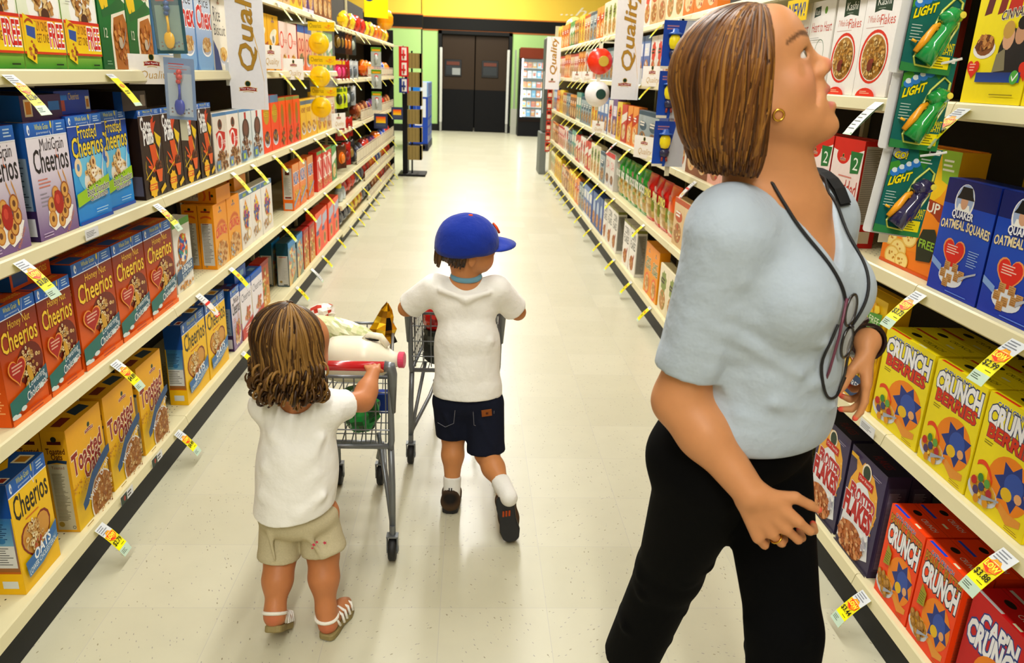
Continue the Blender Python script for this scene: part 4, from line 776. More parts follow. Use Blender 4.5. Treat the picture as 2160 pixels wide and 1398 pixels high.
def carton_mesh(d, name):
    W_, H_, D_ = d['W'], d['H'], d['D']; b = MB(); e = .0015; c = d['col']
    # chamfered body
    vs = []; fs = []
    prof = [(-W_/2 + e, -D_/2), (W_/2 - e, -D_/2), (W_/2, -D_/2 + e), (W_/2, D_/2 - e), (W_/2 - e, D_/2), (-W_/2 + e, D_/2), (-W_/2, D_/2 - e), (-W_/2, -D_/2 + e)]
    for z in (0.0005, H_): vs += [(x, y, z) for x, y in prof]
    for k in range(8): fs.append((k, (k + 1) % 8, 8 + (k + 1) % 8, 8 + k))
    fs += [tuple(range(7, -1, -1)), tuple(range(8, 16))]
    b.add(vs, fs, c)
    a = d['a']; sx = W_; sy = H_ / a.A
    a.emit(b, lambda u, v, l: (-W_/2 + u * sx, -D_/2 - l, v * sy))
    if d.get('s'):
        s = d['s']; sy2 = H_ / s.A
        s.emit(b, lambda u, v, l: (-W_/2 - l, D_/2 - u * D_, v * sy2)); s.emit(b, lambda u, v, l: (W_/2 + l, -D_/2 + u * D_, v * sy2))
    if d.get('t'):
        t = d['t']; t.emit(b, lambda u, v, l: (-W_/2 + u * W_, -D_/2 + v * D_ / t.A, H_ + l + .0002))
    return b.mesh(name, M_print)
def flap_mesh(d):
    W_, H_, D_ = d['W'], d['H'], d['D']; b = MB()
    b.box(-W_/2 + .004, W_/2 - .004, D_ * .18, D_/2 - .002, H_, H_ + .0018, d['col']); return b.mesh('tuck_flap', M_print)
_D = {}
DES = dict(honey=d_honey, multi=d_multi, frost=d_frost, toast=d_toast, cheer=d_cheer, chex=d_chex, corn=d_corn, rice=d_rice, ribis=d_ribis, granola=d_granola, crisp=d_crisp, redblue=d_redblue, cocoa=d_cocoa, cookie=d_cookie, count=d_count, reese=d_reese, orangetall=d_orangetall, yel=d_yel, bonus=d_bonus, ofcrunch=d_ofcrunch, fruity=d_fruity, kix=d_kix, wheat=d_wheat, redcheer=d_redcheer, teal=d_teal, redgold=d_redgold, orgrey=d_orgrey, kashiheart=d_kashiheart, kashi=d_kashi, brown=d_brown, life=d_life, shred=d_shred, syrup=d_syrup, eggo=d_eggo, quaker=d_quaker, pops=d_pops, berry=d_berry, pb=d_pb, capred=d_capred, flakes=d_flakes, oatorg=d_oatorg, cflakes=d_cflakes, bluebig=d_bluebig, whitebowl=d_whitebowl)
# plainer far-away kinds: base, top, picture, accent, words for the label
GEN = dict(
 g_tan=('d8b888', 'e8d0a8', 'b07c48', 'c85c30', 'tan flake cereal box'), g_org=('e88838', 'f0a858', 'f0d8a8', 'c83c1c', 'orange hot cereal box'),
 g_yel=('ecc838', 'f4dc68', 'c88c38', 'd8742c', 'pale yellow cereal box'), g_blu=('4c68a8', '7c98c8', 'c89058', 'e0e4ec', 'mid blue cereal box'),
 g_gry=('8c98a0', 'b8c4c8', 'a87c50', '4c6478', 'grey-blue cereal box'), g_red=('c83830', 'd85c4c', 'e8c898', 'f0e8dc', 'red cereal box'),
 g_wht=('e4e0d8', 'f0ece4', 'c08850', 'd84838', 'white cereal box with a red name'), g_pur=('6c4c84', '8c70a0', 'd8a868', 'e8dcec', 'purple cereal box'),
 g_brn=('8c5434', 'a87450', 'e0c090', 'e8a048', 'brown cocoa cereal box'), g_grn=('3c8c4c', '6cb068', 'e0c078', 'f0f0e0', 'green cereal box'),
 g_crm=('ece0bc', 'f4ecd4', 'c89450', '8c9c4c', 'cream oat cereal box'), g_teal=('5c9890', '8cb8a8', 'c8a878', 'e8e4d4', 'pale teal cereal box'),
 g_pnk=('e8b0a0', 'f0d0c4', 'b87850', 'c83838', 'salmon pink cereal box'), g_nav=('2c3c78', '44589c', 'c89860', 'd8c040', 'navy cereal box'))
for i, (k, v) in enumerate(GEN.items()):
    DES[k] = (lambda i=i, v=v: generic(i, v[0], v[1], v[2], v[3], .172 + .008 * (i % 3), .26 + .012 * (i % 4), v[4]))
def design(k):
    if k not in _D:
        d = DES[k](); d['mesh'] = carton_mesh(d, 'cereal_box'); d['flap'] = None; _D[k] = d
    return _D[k]
# ---------------------------------------------------------------- stock on the shelves
SHN = ('bottom shelf', 'second shelf', 'third shelf', 'fourth shelf', 'top shelf')
_rec = []
def put(side, idx, key, y0, y1, hz=1.0, setb=0.0, deep=0, flap=True, turn=0.0):
    d = design(key); z = (ZL if side < 0 else ZR)[idx] + .0006
    xf = (XL if side < 0 else XR); depth = d['D']
    sx = (y1 - y0 - .003) / d['W']; jit = random.Random(int(y0 * 1000) + idx).uniform(-1, 1)
    for k in range(deep + 1):
        x = xf + side * (.016 + setb + depth / 2 + k * (depth + .003) + abs(jit) * .004)
        o = link('cereal_box', d['mesh']); o.location = (x, (y0 + y1) / 2, z); o.rotation_euler = (0, 0, (R(90) if side < 0 else R(-90)) + R(turn if k == 0 else 0))
        o.scale = (sx, 1, hz); o['category'] = 'cereal box'
        if y0 < 3.4 and y1 > 1 and flap and not d.get('t'):
            if d['flap'] is None: d['flap'] = flap_mesh(d)
            link('tuck_flap', d['flap'], o)
        _rec.append((o, side, idx, key, y0, k, d['lab']))
def fill(side, idx, y0, y1, keys, w=.19, **kw):
    n = max(1, round((y1 - y0) / w)); w = (y1 - y0) / n
    for i in range(n): put(side, idx, keys[i * len(keys) // n] if kw.get('grp', True) else keys[i % len(keys)], y0 + i * w, y0 + (i + 1) * w)
Lf, Rt = -1, 1
def run(side, idx, key, ys, **kw):
    for a, b_ in zip(ys[:-1], ys[1:]):
        if b_ - a > .05: put(side, idx, key, a + .002, b_ - .002, **kw)
# left, fourth shelf
run(Lf, 3, 'chex', [1.885, 2.10, 2.315, 2.53]); run(Lf, 3, 'corn', [2.535, 2.735, 2.94]); run(Lf, 3, 'rice', [2.97, 3.175, 3.385, 3.59]); run(Lf, 3, 'ribis', [3.60, 3.80, 4.0])
run(Lf, 3, 'granola', [4.30, 4.54, 4.79]); run(Lf, 3, 'crisp', [4.795, 5.0, 5.26]); run(Lf, 3, 'redblue', [5.29, 5.51, 5.73]); fill(Lf, 3, 5.75, 6.55, ['g_yel', 'g_grn'])
# left, third shelf
run(Lf, 2, 'multi', [1.81, 2.006]); run(Lf, 2, 'multi', [2.04, 2.252]); run(Lf, 2, 'frost', [2.258, 2.474]); run(Lf, 2, 'frost', [2.478, 2.69], setb=.02)
run(Lf, 2, 'cocoa', [2.729, 2.925, 3.115, 3.304, 3.485]); run(Lf, 2, 'cookie', [3.49, 3.69, 3.885], hz=.93); run(Lf, 2, 'count', [3.89, 4.10, 4.31], hz=.93)
run(Lf, 2, 'reese', [4.32, 4.50, 4.687]); run(Lf, 2, 'orangetall', [4.69, 4.87, 5.06, 5.25]); run(Lf, 2, 'yel', [5.26, 5.44, 5.62, 5.80]); fill(Lf, 2, 5.81, 6.57, ['g_yel', 'g_tan'])
# left, second shelf
run(Lf, 1, 'honey', [1.79, 1.977, 2.160], deep=2); run(Lf, 1, 'honey', [2.168, 2.421, 2.663, 2.918], hz=1.07, deep=1)
run(Lf, 1, 'bonus', [3.0, 3.192], setb=.03); run(Lf, 1, 'ofcrunch', [3.408, 3.60, 3.80], deep=1); run(Lf, 1, 'fruity', [3.805, 4.0, 4.2, 4.427]); run(Lf, 1, 'kix', [4.942, 5.135]); run(Lf, 1, 'kix', [5.16, 5.35]); run(Lf, 1, 'kix', [5.405, 5.60])
run(Lf, 1, 'wheat', [5.75, 5.95, 6.15, 6.35]); run(Lf, 1, 'g_grn', [6.36, 6.57])
# left, bottom
run(Lf, 0, 'cheer', [1.722, 1.904]); run(Lf, 0, 'toast', [2.008, 2.222], deep=1); run(Lf, 0, 'toast', [2.236, 2.452]); run(Lf, 0, 'toast', [2.482, 2.70])
run(Lf, 0, 'cheer', [2.915, 3.186, 3.459], hz=1.06); run(Lf, 0, 'multi', [3.546, 3.69]); run(Lf, 0, 'redcheer', [3.70, 3.90, 4.116]); run(Lf, 0, 'redgold', [4.22, 4.40], setb=.04)
run(Lf, 0, 'teal', [4.731, 4.94], deep=0); run(Lf, 0, 'teal', [4.731, 4.94], setb=.10); run(Lf, 0, 'teal', [4.96, 5.14]); run(Lf, 0, 'redgold', [5.18, 5.345]); run(Lf, 0, 'redgold', [5.375, 5.56]); run(Lf, 0, 'orgrey', [5.60, 5.83, 6.06]); run(Lf, 0, 'orgrey', [6.10, 6.34, 6.58])
# left, top
fill(Lf, 4, 4.2, 6.58, ['g_wht', 'g_tan', 'g_yel', 'g_pur', 'g_brn', 'g_brn'])
# right, bottom
run(Rt, 0, 'flakes', [1.801, 2.008], deep=1); run(Rt, 0, 'flakes', [2.02, 2.23]); run(Rt, 0, 'pb', [1.43, 1.597, 1.765], deep=3); run(Rt, 0, 'capred', [1.22, 1.416], deep=2, setb=.01)
run(Rt, 0, 'oatorg', [4.512, 4.70, 4.895]); run(Rt, 0, 'cflakes', [5.184, 5.42, 5.662]); run(Rt, 0, 'cflakes', [5.93, 6.157, 6.39, 6.60]); run(Rt, 0, 'bluebig', [6.656, 6.84, 7.05, 7.268])
fill(Rt, 0, 7.29, 9.9, ['g_blu', 'g_gry', 'g_org', 'g_yel', 'g_brn', 'g_tan']); fill(Rt, 0, 10.05, 11.4, ['g_yel', 'g_crm'])
# right, second
run(Rt, 1, 'berry', [1.311, 1.51, 1.71], deep=3); run(Rt, 1, 'berry', [1.719, 1.957], deep=2); run(Rt, 1, 'pops', [1.966, 2.163], hz=.98); run(Rt, 1, 'pops', [2.19, 2.39], hz=.98)
run(Rt, 1, 'whitebowl', [6.25, 6.46, 6.68]); run(Rt, 1, 'g_gry', [6.72, 6.98]); fill(Rt, 1, 7.0, 11.4, ['g_crm', 'g_red', 'g_wht', 'g_red', 'g_teal', 'g_gry', 'g_wht', 'g_pnk', 'g_pnk', 'g_brn', 'g_tan'])
# right, third
run(Rt, 2, 'shred', [2.251, 2.455, 2.655]); run(Rt, 2, 'syrup', [1.83, 2.117], setb=.03); run(Rt, 2, 'quaker', [1.42, 1.624, 1.826]); run(Rt, 2, 'eggo', [1.43, 1.597], hz=1.98, setb=.15, flap=False); run(Rt, 2, 'eggo', [1.61, 1.777], hz=1.98, setb=.15, flap=False); run(Rt, 2, 'eggo', [1.235, 1.40], hz=1.98, setb=.15, flap=False)
run(Rt, 2, 'g_nav', [4.62, 4.85]); run(Rt, 2, 'g_gry', [4.856, 5.17, 5.49]); run(Rt, 2, 'g_org', [5.50, 5.69, 5.875]); fill(Rt, 2, 5.90, 6.74, ['g_red', 'g_yel', 'g_pur', 'g_wht']); fill(Rt, 2, 6.76, 11.4, ['g_blu', 'g_yel', 'g_gry', 'g_gry', 'g_teal', 'g_brn', 'g_gry', 'g_tan', 'g_yel', 'g_org', 'g_blu'])
# right, fourth
run(Rt, 3, 'life', [1.42, 1.633, 1.847]); run(Rt, 3, 'brown', [1.975, 2.182]); run(Rt, 3, 'kashi', [2.19, 2.393, 2.59]); run(Rt, 3, 'kashiheart', [2.60, 2.785, 2.975])
run(Rt, 3, 'g_pnk', [3.75, 3.93, 4.10]); run(Rt, 3, 'g_wht', [4.45, 4.67]); run(Rt, 3, 'crisp', [4.68, 4.93]); run(Rt, 3, 'g_wht', [4.935, 5.11, 5.29]); run(Rt, 3, 'g_blu', [5.30, 5.5, 5.69]); fill(Rt, 3, 5.71, 11.4, ['g_nav', 'g_blu', 'g_gry', 'g_gry', 'g_pnk', 'g_wht', 'g_org', 'g_pnk', 'g_tan', 'g_org', 'g_pnk', 'g_tan', 'g_crm'])
fill(Rt, 4, 3.9, 9.9, ['g_org', 'g_crm', 'g_tan', 'g_wht', 'g_yel', 'g_gry', 'g_crm', 'g_org', 'g_gry', 'g_tan', 'g_yel', 'g_brn', 'g_grn'], w=.215); fill(Rt, 4, 10.0, 11.3, ['g_org', 'g_yel'], w=.25)
fill(Rt, 0, 2.44, 4.46, ['g_blu', 'g_wht', 'g_pnk', 'g_crm'], w=.2); fill(Rt, 1, 2.6, 4.3, ['g_red', 'g_grn', 'g_tan'], w=.2); fill(Rt, 2, 2.72, 4.58, ['g_yel', 'g_pnk', 'g_brn', 'g_wht'], w=.2)
# labels: nth of its kind on the shelf
from collections import defaultdict
_g = defaultdict(list)
for r_ in _rec: _g[(r_[1], r_[2], r_[6])].append(r_)
for (side, idx, lab), rs in _g.items():
    fr = sorted([q for q in rs if q[5] == 0], key=lambda q: q[4]); S = 'left' if side < 0 else 'right'
    where = '%s %s' % (S, SHN[idx]); nm = {}
    for i, q in enumerate(fr):
        pos = ('alone on ' + where) if len(fr) == 1 and len(rs) == 1 else (('front one on ' + where) if len(fr) == 1 else '%s of %d, %s' % (ordn(i), len(fr), where))
        nm[q[4]] = i
        if q[3] in ('teal',) and i == 1: pos = 'second of %d, %s' % (len(fr), where)
        q[0]['label'] = ' '.join(lab.split()[:10]) + ', ' + pos; q[0]['group'] = '%s row on the %s %s' % (lab.split(' cereal')[0].split(' box')[0], S, SHN[idx])
    for q in rs:
        if q[5] > 0:
            core = ' '.join(lab.split(' with ')[0].split()[:6]); i = nm.get(q[4], 0)
            q[0]['label'] = '%s, %s deep behind %s front one, %s' % (core, ordn(q[5]), ordn(i), where); q[0]['group'] = '%s row on the %s %s' % (lab.split(' cereal')[0].split(' box')[0], S, SHN[idx])
# cartons laid flat across the tops of others: the end panel faces the aisle
def lay(side, key, y, z, x_in, label, sc=1.0):
    d = design(key); o = link('cereal_box', d['mesh'])
    sgn = -side
    # local z -> aisle, local -y -> up
    ex = Vector((0, -side, 0)) * 1.0; ez = Vector((sgn, 0, 0)); ey = ez.cross(ex)
    m = Matrix((ex, ey, ez)).transposed().to_4x4()
    # aisle end at x_in
    m.translation = Vector((x_in - sgn * d['H'], y, z + d['D'] / 2 + .001)); o.matrix_world = m
    tag(o, label, 'cereal box', 'cereal boxes laid flat on top of others')
lay(Lf, 'multi', 2.17, 1.2905, XL - .03, 'purple cereal box lying flat on the white multigrain boxes')
lay(Lf, 'frost', 2.38, 1.296, XL - .05, 'royal blue cereal box lying flat on the frosted cereal boxes')
lay(Lf, 'cocoa', 2.73, 1.291, XL - .02, 'dark brown cereal box lying flat above the cocoa puff boxes')
lay(Lf, 'honey', 2.05, .877, XL - .06, 'orange honey cereal box lying flat under the third left shelf')
lay(Lf, 'ofcrunch', 3.56, .8615, XL - .015, 'orange cereal box lying flat on the crunch boxes')
lay(Lf, 'ofcrunch', 3.98, .8515, XL - .06, 'orange cereal box lying flat on the fruity cereal boxes')
lay(Lf, 'redcheer', 3.80, .4215, XL - .04, 'blue and white cereal box lying flat on the bottom shelf boxes')
# ---- standing cereal bags on the right second shelf
def bag_mesh(col, col2, words, seedd):
    b = MB(); r = random.Random(seedd); n = 12; m = 14; W_, H_, D_ = .19, .30, .07; vs = []
    for j in range(m + 1):
        t = j / m; z = H_ * t; th = D_ / 2 * (math.sin(math.pi * min(1, max(0, (t * .92 + .04)))) ** .45) * (0.15 if j in (m,) else 1) * (1 - .5 * max(0, t - .8) / .2)
        wd = W_ / 2 * (1 - .06 * math.sin(math.pi * t))
        for k in range(n):
            q = 2 * math.pi * k / n
            cx = math.copysign(abs(math.cos(q)) ** .6, math.cos(q)); sy = math.sin(q)
            vs.append((cx * wd, sy * th * (1 + .12 * r.uniform(-1, 1)), z))
    fs = [(j * n + k, j * n + (k + 1) % n, (j + 1) * n + (k + 1) % n, (j + 1) * n + k) for j in range(m) for k in range(n)] + [tuple(range(n - 1, -1, -1)), tuple(m * n + k for k in range(n))]
    i0 = len(b.v); b.v += vs
    for fi, f in enumerate(fs):
        j = fi // n if fi < m * n else m; t = j / m
        c = col if (t > .72 or t < .06 or (t > .45 and seedd % 2)) else col2
        if t < .45 and t > .06: c = r.choice(['c8a860', 'b89040', '8c9c40', 'd8c080'])
        b.f.append([i0 + q for q in f]); b.c.append(c)
    a = Art(1.5); a.text(words, .14, .80, .86, 1.06, 'f0e048' if seedd % 2 else 'f0f0e8', ol='20301c', olw=.05, off=.04, slope=-.02); a.ell(.5, 1.2, .14, .1, '9c3020')
    a.emit(b, lambda u, v, l: (-W_/2 + u * W_, -D_/2 * 1.08 - .004 - l, v * .19))
    return b.mesh('cereal_bag', M_gloss, True)
bagk = {'grn': (bag_mesh('1c9c34', '30b040', 'ROOS', 2), 'shiny bright green cereal bag with dark round lettering'), 'red': (bag_mesh('d8201c', 'e84028', 'DYNO', 3), 'shiny red cereal bag with yellow lettering'), 'org': (bag_mesh('f06818', 'f88028', '', 5), 'shiny orange cereal bag')}
bs = [('org', 4.34), ('red', 4.535), ('red', 4.722), ('red', 4.93), ('grn', 5.12), ('grn', 5.29), ('grn', 5.46), ('grn', 5.64), ('grn', 5.82), ('grn', 6.0)]
cnt = defaultdict(int)
for k, y in bs:
    i = cnt[k]; cnt[k] += 1; n = sum(1 for q in bs if q[0] == k)
    o = link('cereal_bag', bagk[k][0]); o.location = (XR + .065, y + .095, ZR[1] + .0006); o.rotation_euler = (0, 0, R(-90 + random.Random(i).uniform(-4, 4)))
    tag(o, '%s, %s of %d, right second shelf' % (bagk[k][1], ordn(i), n) if n > 1 else bagk[k][1] + ' on the right second shelf', 'cereal bag', 'shiny cereal bags on the right second shelf')
# ---------------------------------------------------------------- price tags, signs, hanging packs
TW, TL = .05, .118
def tag_mesh(kind, price=None):
    a = Art(TL / TW); A = a.A
    if kind == 'green': a.rect(0, 0, 1, A, 'b4d4b0'); a.lines(.1, .3, .9, 1.5, 5, '4c5c4c', .2); a.rect(0, A * .75, 1, A, 'e4e6e4'); a.ell(.85, .12, .05, .05, '5c8c3c')
    elif kind == 'red': a.rect(0, 0, 1, A, 'e8e4dc'); a.rect(0, .0, 1, A * .6, 'd83020'); a.poly([(0, .9), (.5, .6), (1, .9), (.5, .4)], 'f4c820'); a.text('BE', .2, .1, .8, .4, 'f8f0e0', off=.03); a.lines(.1, 1.6, .9, 2.2, 3, '888888', .3)
    elif kind == 'white': a.rect(0, 0, 1, A, 'dfe2e4'); a.lines(.08, .3, .92, 2.2, 9, '70747c', .3)
    else:
        g = .50 if kind == 'low' else .22; wv = 1.66 if kind == 'low' else 2.0; a.rect(0, 0, 1, g, 'c4d8c4'); a.rect(0, g, 1, wv, 'f8f000', 'f6ea00'); a.rect(0, wv, 1, A, 'd4d8da'); a.lines(.08, wv + .1, .92, 2.3, 4, '84888e', .4)
        if kind == 'low':
            a.burst(.5, 1.46, .40, 'f8a818', 8, .85); a.poly([(.05, 1.62), (.95, 1.62), (.9, 1.3), (.5, 1.14), (.1, 1.3)], 'e84818'); a.text('LOW', .12, 1.34, .88, 1.58, 'f8f048', ol='d81c10', olw=.05, off=.04)
            a.text(price, .08, .78, .92, 1.10, '181810', off=.01); a.lines(.5, .62, .94, .68, 1, '606010', .5); a.lines(.1, .14, .7, .4, 3, '405040', .3)
        else:
            a.ell(.5, 1.42, .3, .14, 'e89018', 10); a.lines(.2, .8, .8, 1.1, 2, '8c8818', .5)
    b = MB(); n = 6
    # slightly curved plastic tongue: local x width, local z up, hinge at the origin
    def pos(u, v, l):
        s = (1 - v / A) * TL; ang = R(52) - s * 1.6
        # integrate roughly
        return ((u - .5) * TW, -s * math.sin(ang) - l * .7, -s * math.cos(ang) + l * .6)
    for k in range(n):
        v0, v1 = A * k / n, A * (k + 1) / n; b.face([pos(0, v0, -.001), pos(1, v0, -.001), pos(1, v1, -.001), pos(0, v1, -.001)], 'e4dc20' if kind in ('low', 'plain') else 'd8d8d4')
    for (q, l) in a.p:
        b.face([pos(p[0], p[1], l * .00003) for p in q], [p[2] for p in q])
    return b.mesh('price_tag', M_print)
_T = {}
def ptag(side, idx, y, kind='plain', price=None, lab=None, z=None):
    k = (kind, price)
    if k not in _T: _T[k] = tag_mesh(kind, price)
    zt = (z if z is not None else (ZL if side < 0 else ZR)[idx]) - .012
    o = link('price_tag', _T[k]); o.location = ((XL + .0095) if side < 0 else (XR - .0095), y, zt); o.rotation_euler = (0, 0, R(90) if side < 0 else R(-90))
    S = 'left' if side < 0 else 'right'
    tag(o, lab, 'price tag', 'price tags on the %s shelf edges' % S); return o
def series(side, idx, ys, where, z=None, kinds=None):
    S = 'left' if side < 0 else 'right'
    for i, y in enumerate(ys):
        ptag(side, idx, y, (kinds or {}).get(i, 'plain'), None, 'narrow %s tag on the %s %s edge, %s of %d going back' % ('red' if (kinds or {}).get(i) else 'yellow', S, where, ordn(i), len(ys)), z)
for side, idx, y, kind, pr, lab in (
    (Lf, 3, 1.965, 'low', '$2.84', 'yellow price tag cut off at the left edge, ending in 84'),
    (Lf, 2, 1.885, 'low', '$3.09', 'yellow price tag reading $3.09 above the honey nut boxes'),
    (Lf, 2, 2.735, 'low', '$2.68', 'yellow price tag reading 2.68 below the dark brown boxes'),
    (Lf, 1, 2.288, 'low', '$4.89', 'yellow price tag reading $4.89 on the left second shelf edge'),
    (Lf, 1, 3.053, 'red', None, 'red and white tag reading BE over the yellow boxes'),
    (Lf, 0, 2.06, 'low', '$2.79', 'yellow price tag reading $2.79 beside the nearest yellow box'),
    (Lf, 0, 2.70, 'low', '$4.49', 'yellow price tag reading $4.49 on the left bottom shelf edge'),
    (Rt, 3, 1.775, 'low', '$3.88', 'yellow price tag reading $3.88 beside the toy packs'),
    (Rt, 3, 2.165, 'green', None, 'pale green tag hanging below the red-ringed flakes boxes'),
    (Rt, 2, 1.79, 'low', '$3.73', 'yellow price tag reading $3.73 under the deep blue boxes'),
    (Rt, 2, 1.425, 'low', '$2.99', 'yellow price tag reading $2.9 at the right picture edge'),
    (Rt, 1, 1.30, 'low', '$3.88', 'yellow price tag reading $3.88 above the deep red box'),
    (Rt, 0, 1.745, 'low', '$3.44', 'yellow price tag reading $3.44 on the right bottom shelf edge'),
    (Lf, 0, 5.253, 'green', None, 'pale green tag on the left bottom shelf edge')):
    ptag(side, idx, y, kind, pr, lab)
series(Lf, 3, [2.50, 4.658, 4.978, 5.361, 6.1], 'fourth shelf'); series(Lf, 4, [4.673, 4.98, 5.628, 6.2], 'top shelf')
series(Lf, 2, [3.63, 3.958, 4.391, 4.813, 5.544, 6.007, 6.50], 'third shelf'); series(Lf, 1, [3.493, 4.509, 5.122, 5.822], 'second shelf')
series(Lf, 0, [3.574, 3.72, 4.779, 5.651, 6.3], 'bottom shelf')
series(Lf, 0, [7.0, 7.458, 7.852, 8.327, 8.69, 9.222, 9.822, 10.3, 10.9], 'candy bay base', z=.10); series(Lf, 0, [6.85, 7.862, 8.9, 10.1], 'candy bay second shelf', z=.33)
series(Lf, 0, [7.3, 8.6, 9.6, 10.7], 'candy bay third shelf', z=.56); series(Lf, 0, [7.3, 8.0, 9.1, 10.2], 'candy bay fourth shelf', z=.95); series(Lf, 0, [7.4, 8.3, 8.8, 9.5, 10.4], 'candy bay fifth shelf', z=1.36); series(Lf, 0, [7.7, 8.1, 9.5, 10.2], 'candy bay top shelf', z=1.77)
series(Rt, 0, [4.507, 5.117, 5.79, 6.436, 7.045, 7.735, 8.27, 8.786, 9.166, 9.578, 9.9, 10.453, 10.984, 11.344], 'bottom shelf')
series(Rt, 1, [2.195, 4.892, 5.992, 6.444, 6.828, 7.258, 7.777, 8.139, 8.8, 9.4, 10.0, 10.6, 11.1], 'second shelf')
series(Rt, 2, [3.845, 4.838, 5.55, 6.099, 6.713, 7.222, 7.983, 8.623, 9.093, 9.468, 10.6], 'third shelf', kinds={0: 'red', 3: 'red', 5: 'red'})
series(Rt, 3, [5.028, 5.387, 7.4, 7.9, 8.165, 8.607, 8.97, 9.9], 'fourth shelf'); series(Rt, 4, [3.912, 4.453, 4.866, 6.795, 7.05, 7.295, 7.6, 7.876, 8.2, 8.557, 8.9, 9.368], 'top shelf')
# flat shelf labels
def flat(side, idx, y, w, h, lab, art, dz=0, out=0.0):
    b = MB(); a = Art(h / w, 'e4e6e8'); art(a)
    a.emit(b, lambda u, v, l: (-w/2 + u * w, -.0008 - l - out, -.002 - h + v * w)); b.box(-w/2, w/2, -.0006 - out, 0, -.002 - h, -.002, 'e8e8e8')
    o = b.build('shelf_label', M_print); o.location = (((XL + .0135) if side < 0 else (XR - .0135)), y, (ZL if side < 0 else ZR)[idx] + dz); o.rotation_euler = (0, 0, R(90) if side < 0 else R(-90))
    tag(o, lab, 'shelf label', 'flat paper labels on the shelf edges')
def lab_lines(a): a.lines(.08, .08, .92, a.A - .08, 4, '70747a', .4)
def lab_of(a): a.rect(0, 0, .5, a.A, '24402c'); a.ell(.3, a.A * .5, .08, a.A * .3, 'a83420'); a.lines(.55, .05, .95, a.A - .05, 2, '404040', .5)
flat(Lf, 2, 2.255, .08, .030, 'white paper label under the frosted cereal boxes', lab_lines)
flat(Lf, 0, 2.25, .09, .030, 'small green and white label left of the second toasted oat box', lab_of); flat(Lf, 0, 2.50, .09, .030, 'small green and white label below the third toasted oat box', lab_of)
flat(Rt, 1, 1.90, .08, .030, 'white paper label under the yellow berry boxes', lab_lines); flat(Rt, 1, 2.16, .06, .03, 'white paper label beside the golden corn puff box', lab_lines)
# placards with the tree logo
def placard(side, y, z, w, h, lab, turn=20):
    b = MB(); a = Art(h / w, 'ece6dc', 'f4f2ee'); A = a.A; of_logo(a, .5, A * .68, .26); a.text('Quality', .2, A * .10, .85, A * .46, 'c8a458', shear=.3, off=-.005)
    a.emit(b, lambda u, v, l: (-w/2 + u * w, -.003 - l, v * w)); b.box(-w/2, w/2, -.003, 0, 0, h, 'e8e4dc')
    o = b.build('logo_placard', M_print); o.location = ((XL + .02) if side < 0 else (XR - .02), y, z); o.rotation_euler = (0, 0, (R(90 - turn) if side < 0 else R(-90 + turn))); tag(o, lab, 'placard', 'small logo placards on the shelf edges')
placard(Lf, 2.80, 1.375, .20, .095, 'small cream logo placard under the green corn biscuit boxes', 25)
placard(Lf, 4.95, 1.37, .19, .12, 'small cream logo placard under the pink crisp boxes', 25); placard(Lf, 4.42, 1.43, .24, .12, 'white card standing before the golden granola boxes', 12)
placard(Lf, 6.50, .98, .22, .12, 'small cream logo placard below the yellow disc packs', 20)
placard(Rt, 5.05, .965, .24, .14, 'cream logo placard above the green cereal bags', 20); placard(Rt, 7.0, .985, .22, .10, 'cream logo placard midway along the right third shelf', 20)
placard(Rt, 7.9, 1.40, .22, .10, 'cream logo placard under the white ball pack on the right', 20); placard(Rt, 8.7, 1.40, .22, .10, 'cream logo placard far along the right fourth shelf', 20); placard(Rt, 5.0, 1.41, .26, .12, 'white card before the white boxes on right fourth shelf', 15)
# tall quality signs standing out into the aisle
def sign(x0, x1, y, z0, z1, flip, lab):
    w = x1 - x0; h = z1 - z0; b = MB(); a = Art(h / w, 'ebebf0'); A = a.A
    a.band([(.30, A), (.55, A * .7), (.80, A * .42), (.93, A * .2), (.90, 0)], [.05, .045, .04, .035, .03], 'e8c050')
    of_logo(a, .48, .52, .36)
    # script lettering climbing the sign
    q = Art(1.0); q.text('Quality', 0, 0, 1, .24, 'b89038', shear=.25, off=.008, ol='8c6c24', olw=.012)
    for pl, l in q.p: a.poly([(.66 - (p[1]) * 2.3 + .18, .92 + p[0] * (A - 1.05)) for p in pl], [p[2] for p in pl], True); a.p[-1] = (a.p[-1][0], 30 + l)
    a.emit(b, lambda u, v, l: (x0 + u * w, y - .002 - l, z0 + v * w)); b.box(x0, x1, y - .0019, y + .003, z0, z1, 'e8e8ea')
    sx = x0 - .015 if x0 < 0 else x1 + .0
    b2 = MB(); b2.box(min(sx, sx + .015), max(sx, sx + .015), y - .006, y + .008, z0 + .1, z0 + .2, 'd0d4d8')
    o = b.build('hanging_sign', M_print); b2.build('sign_clip', M_plast, o); tag(o, lab, 'sign', 'tall white quality signs')
sign(-1.10, -.935, 3.72, 1.255, 1.88, 0, 'tall white quality sign with gold script on the left shelving')
sign(.905, 1.085, 5.3, 1.318, 2.0, 0, 'tall white quality sign on the right behind the woman')
sign(.905, 1.085, 10.3, 1.28, 1.91, 0, 'tall white quality sign at the far end of the right shelving')
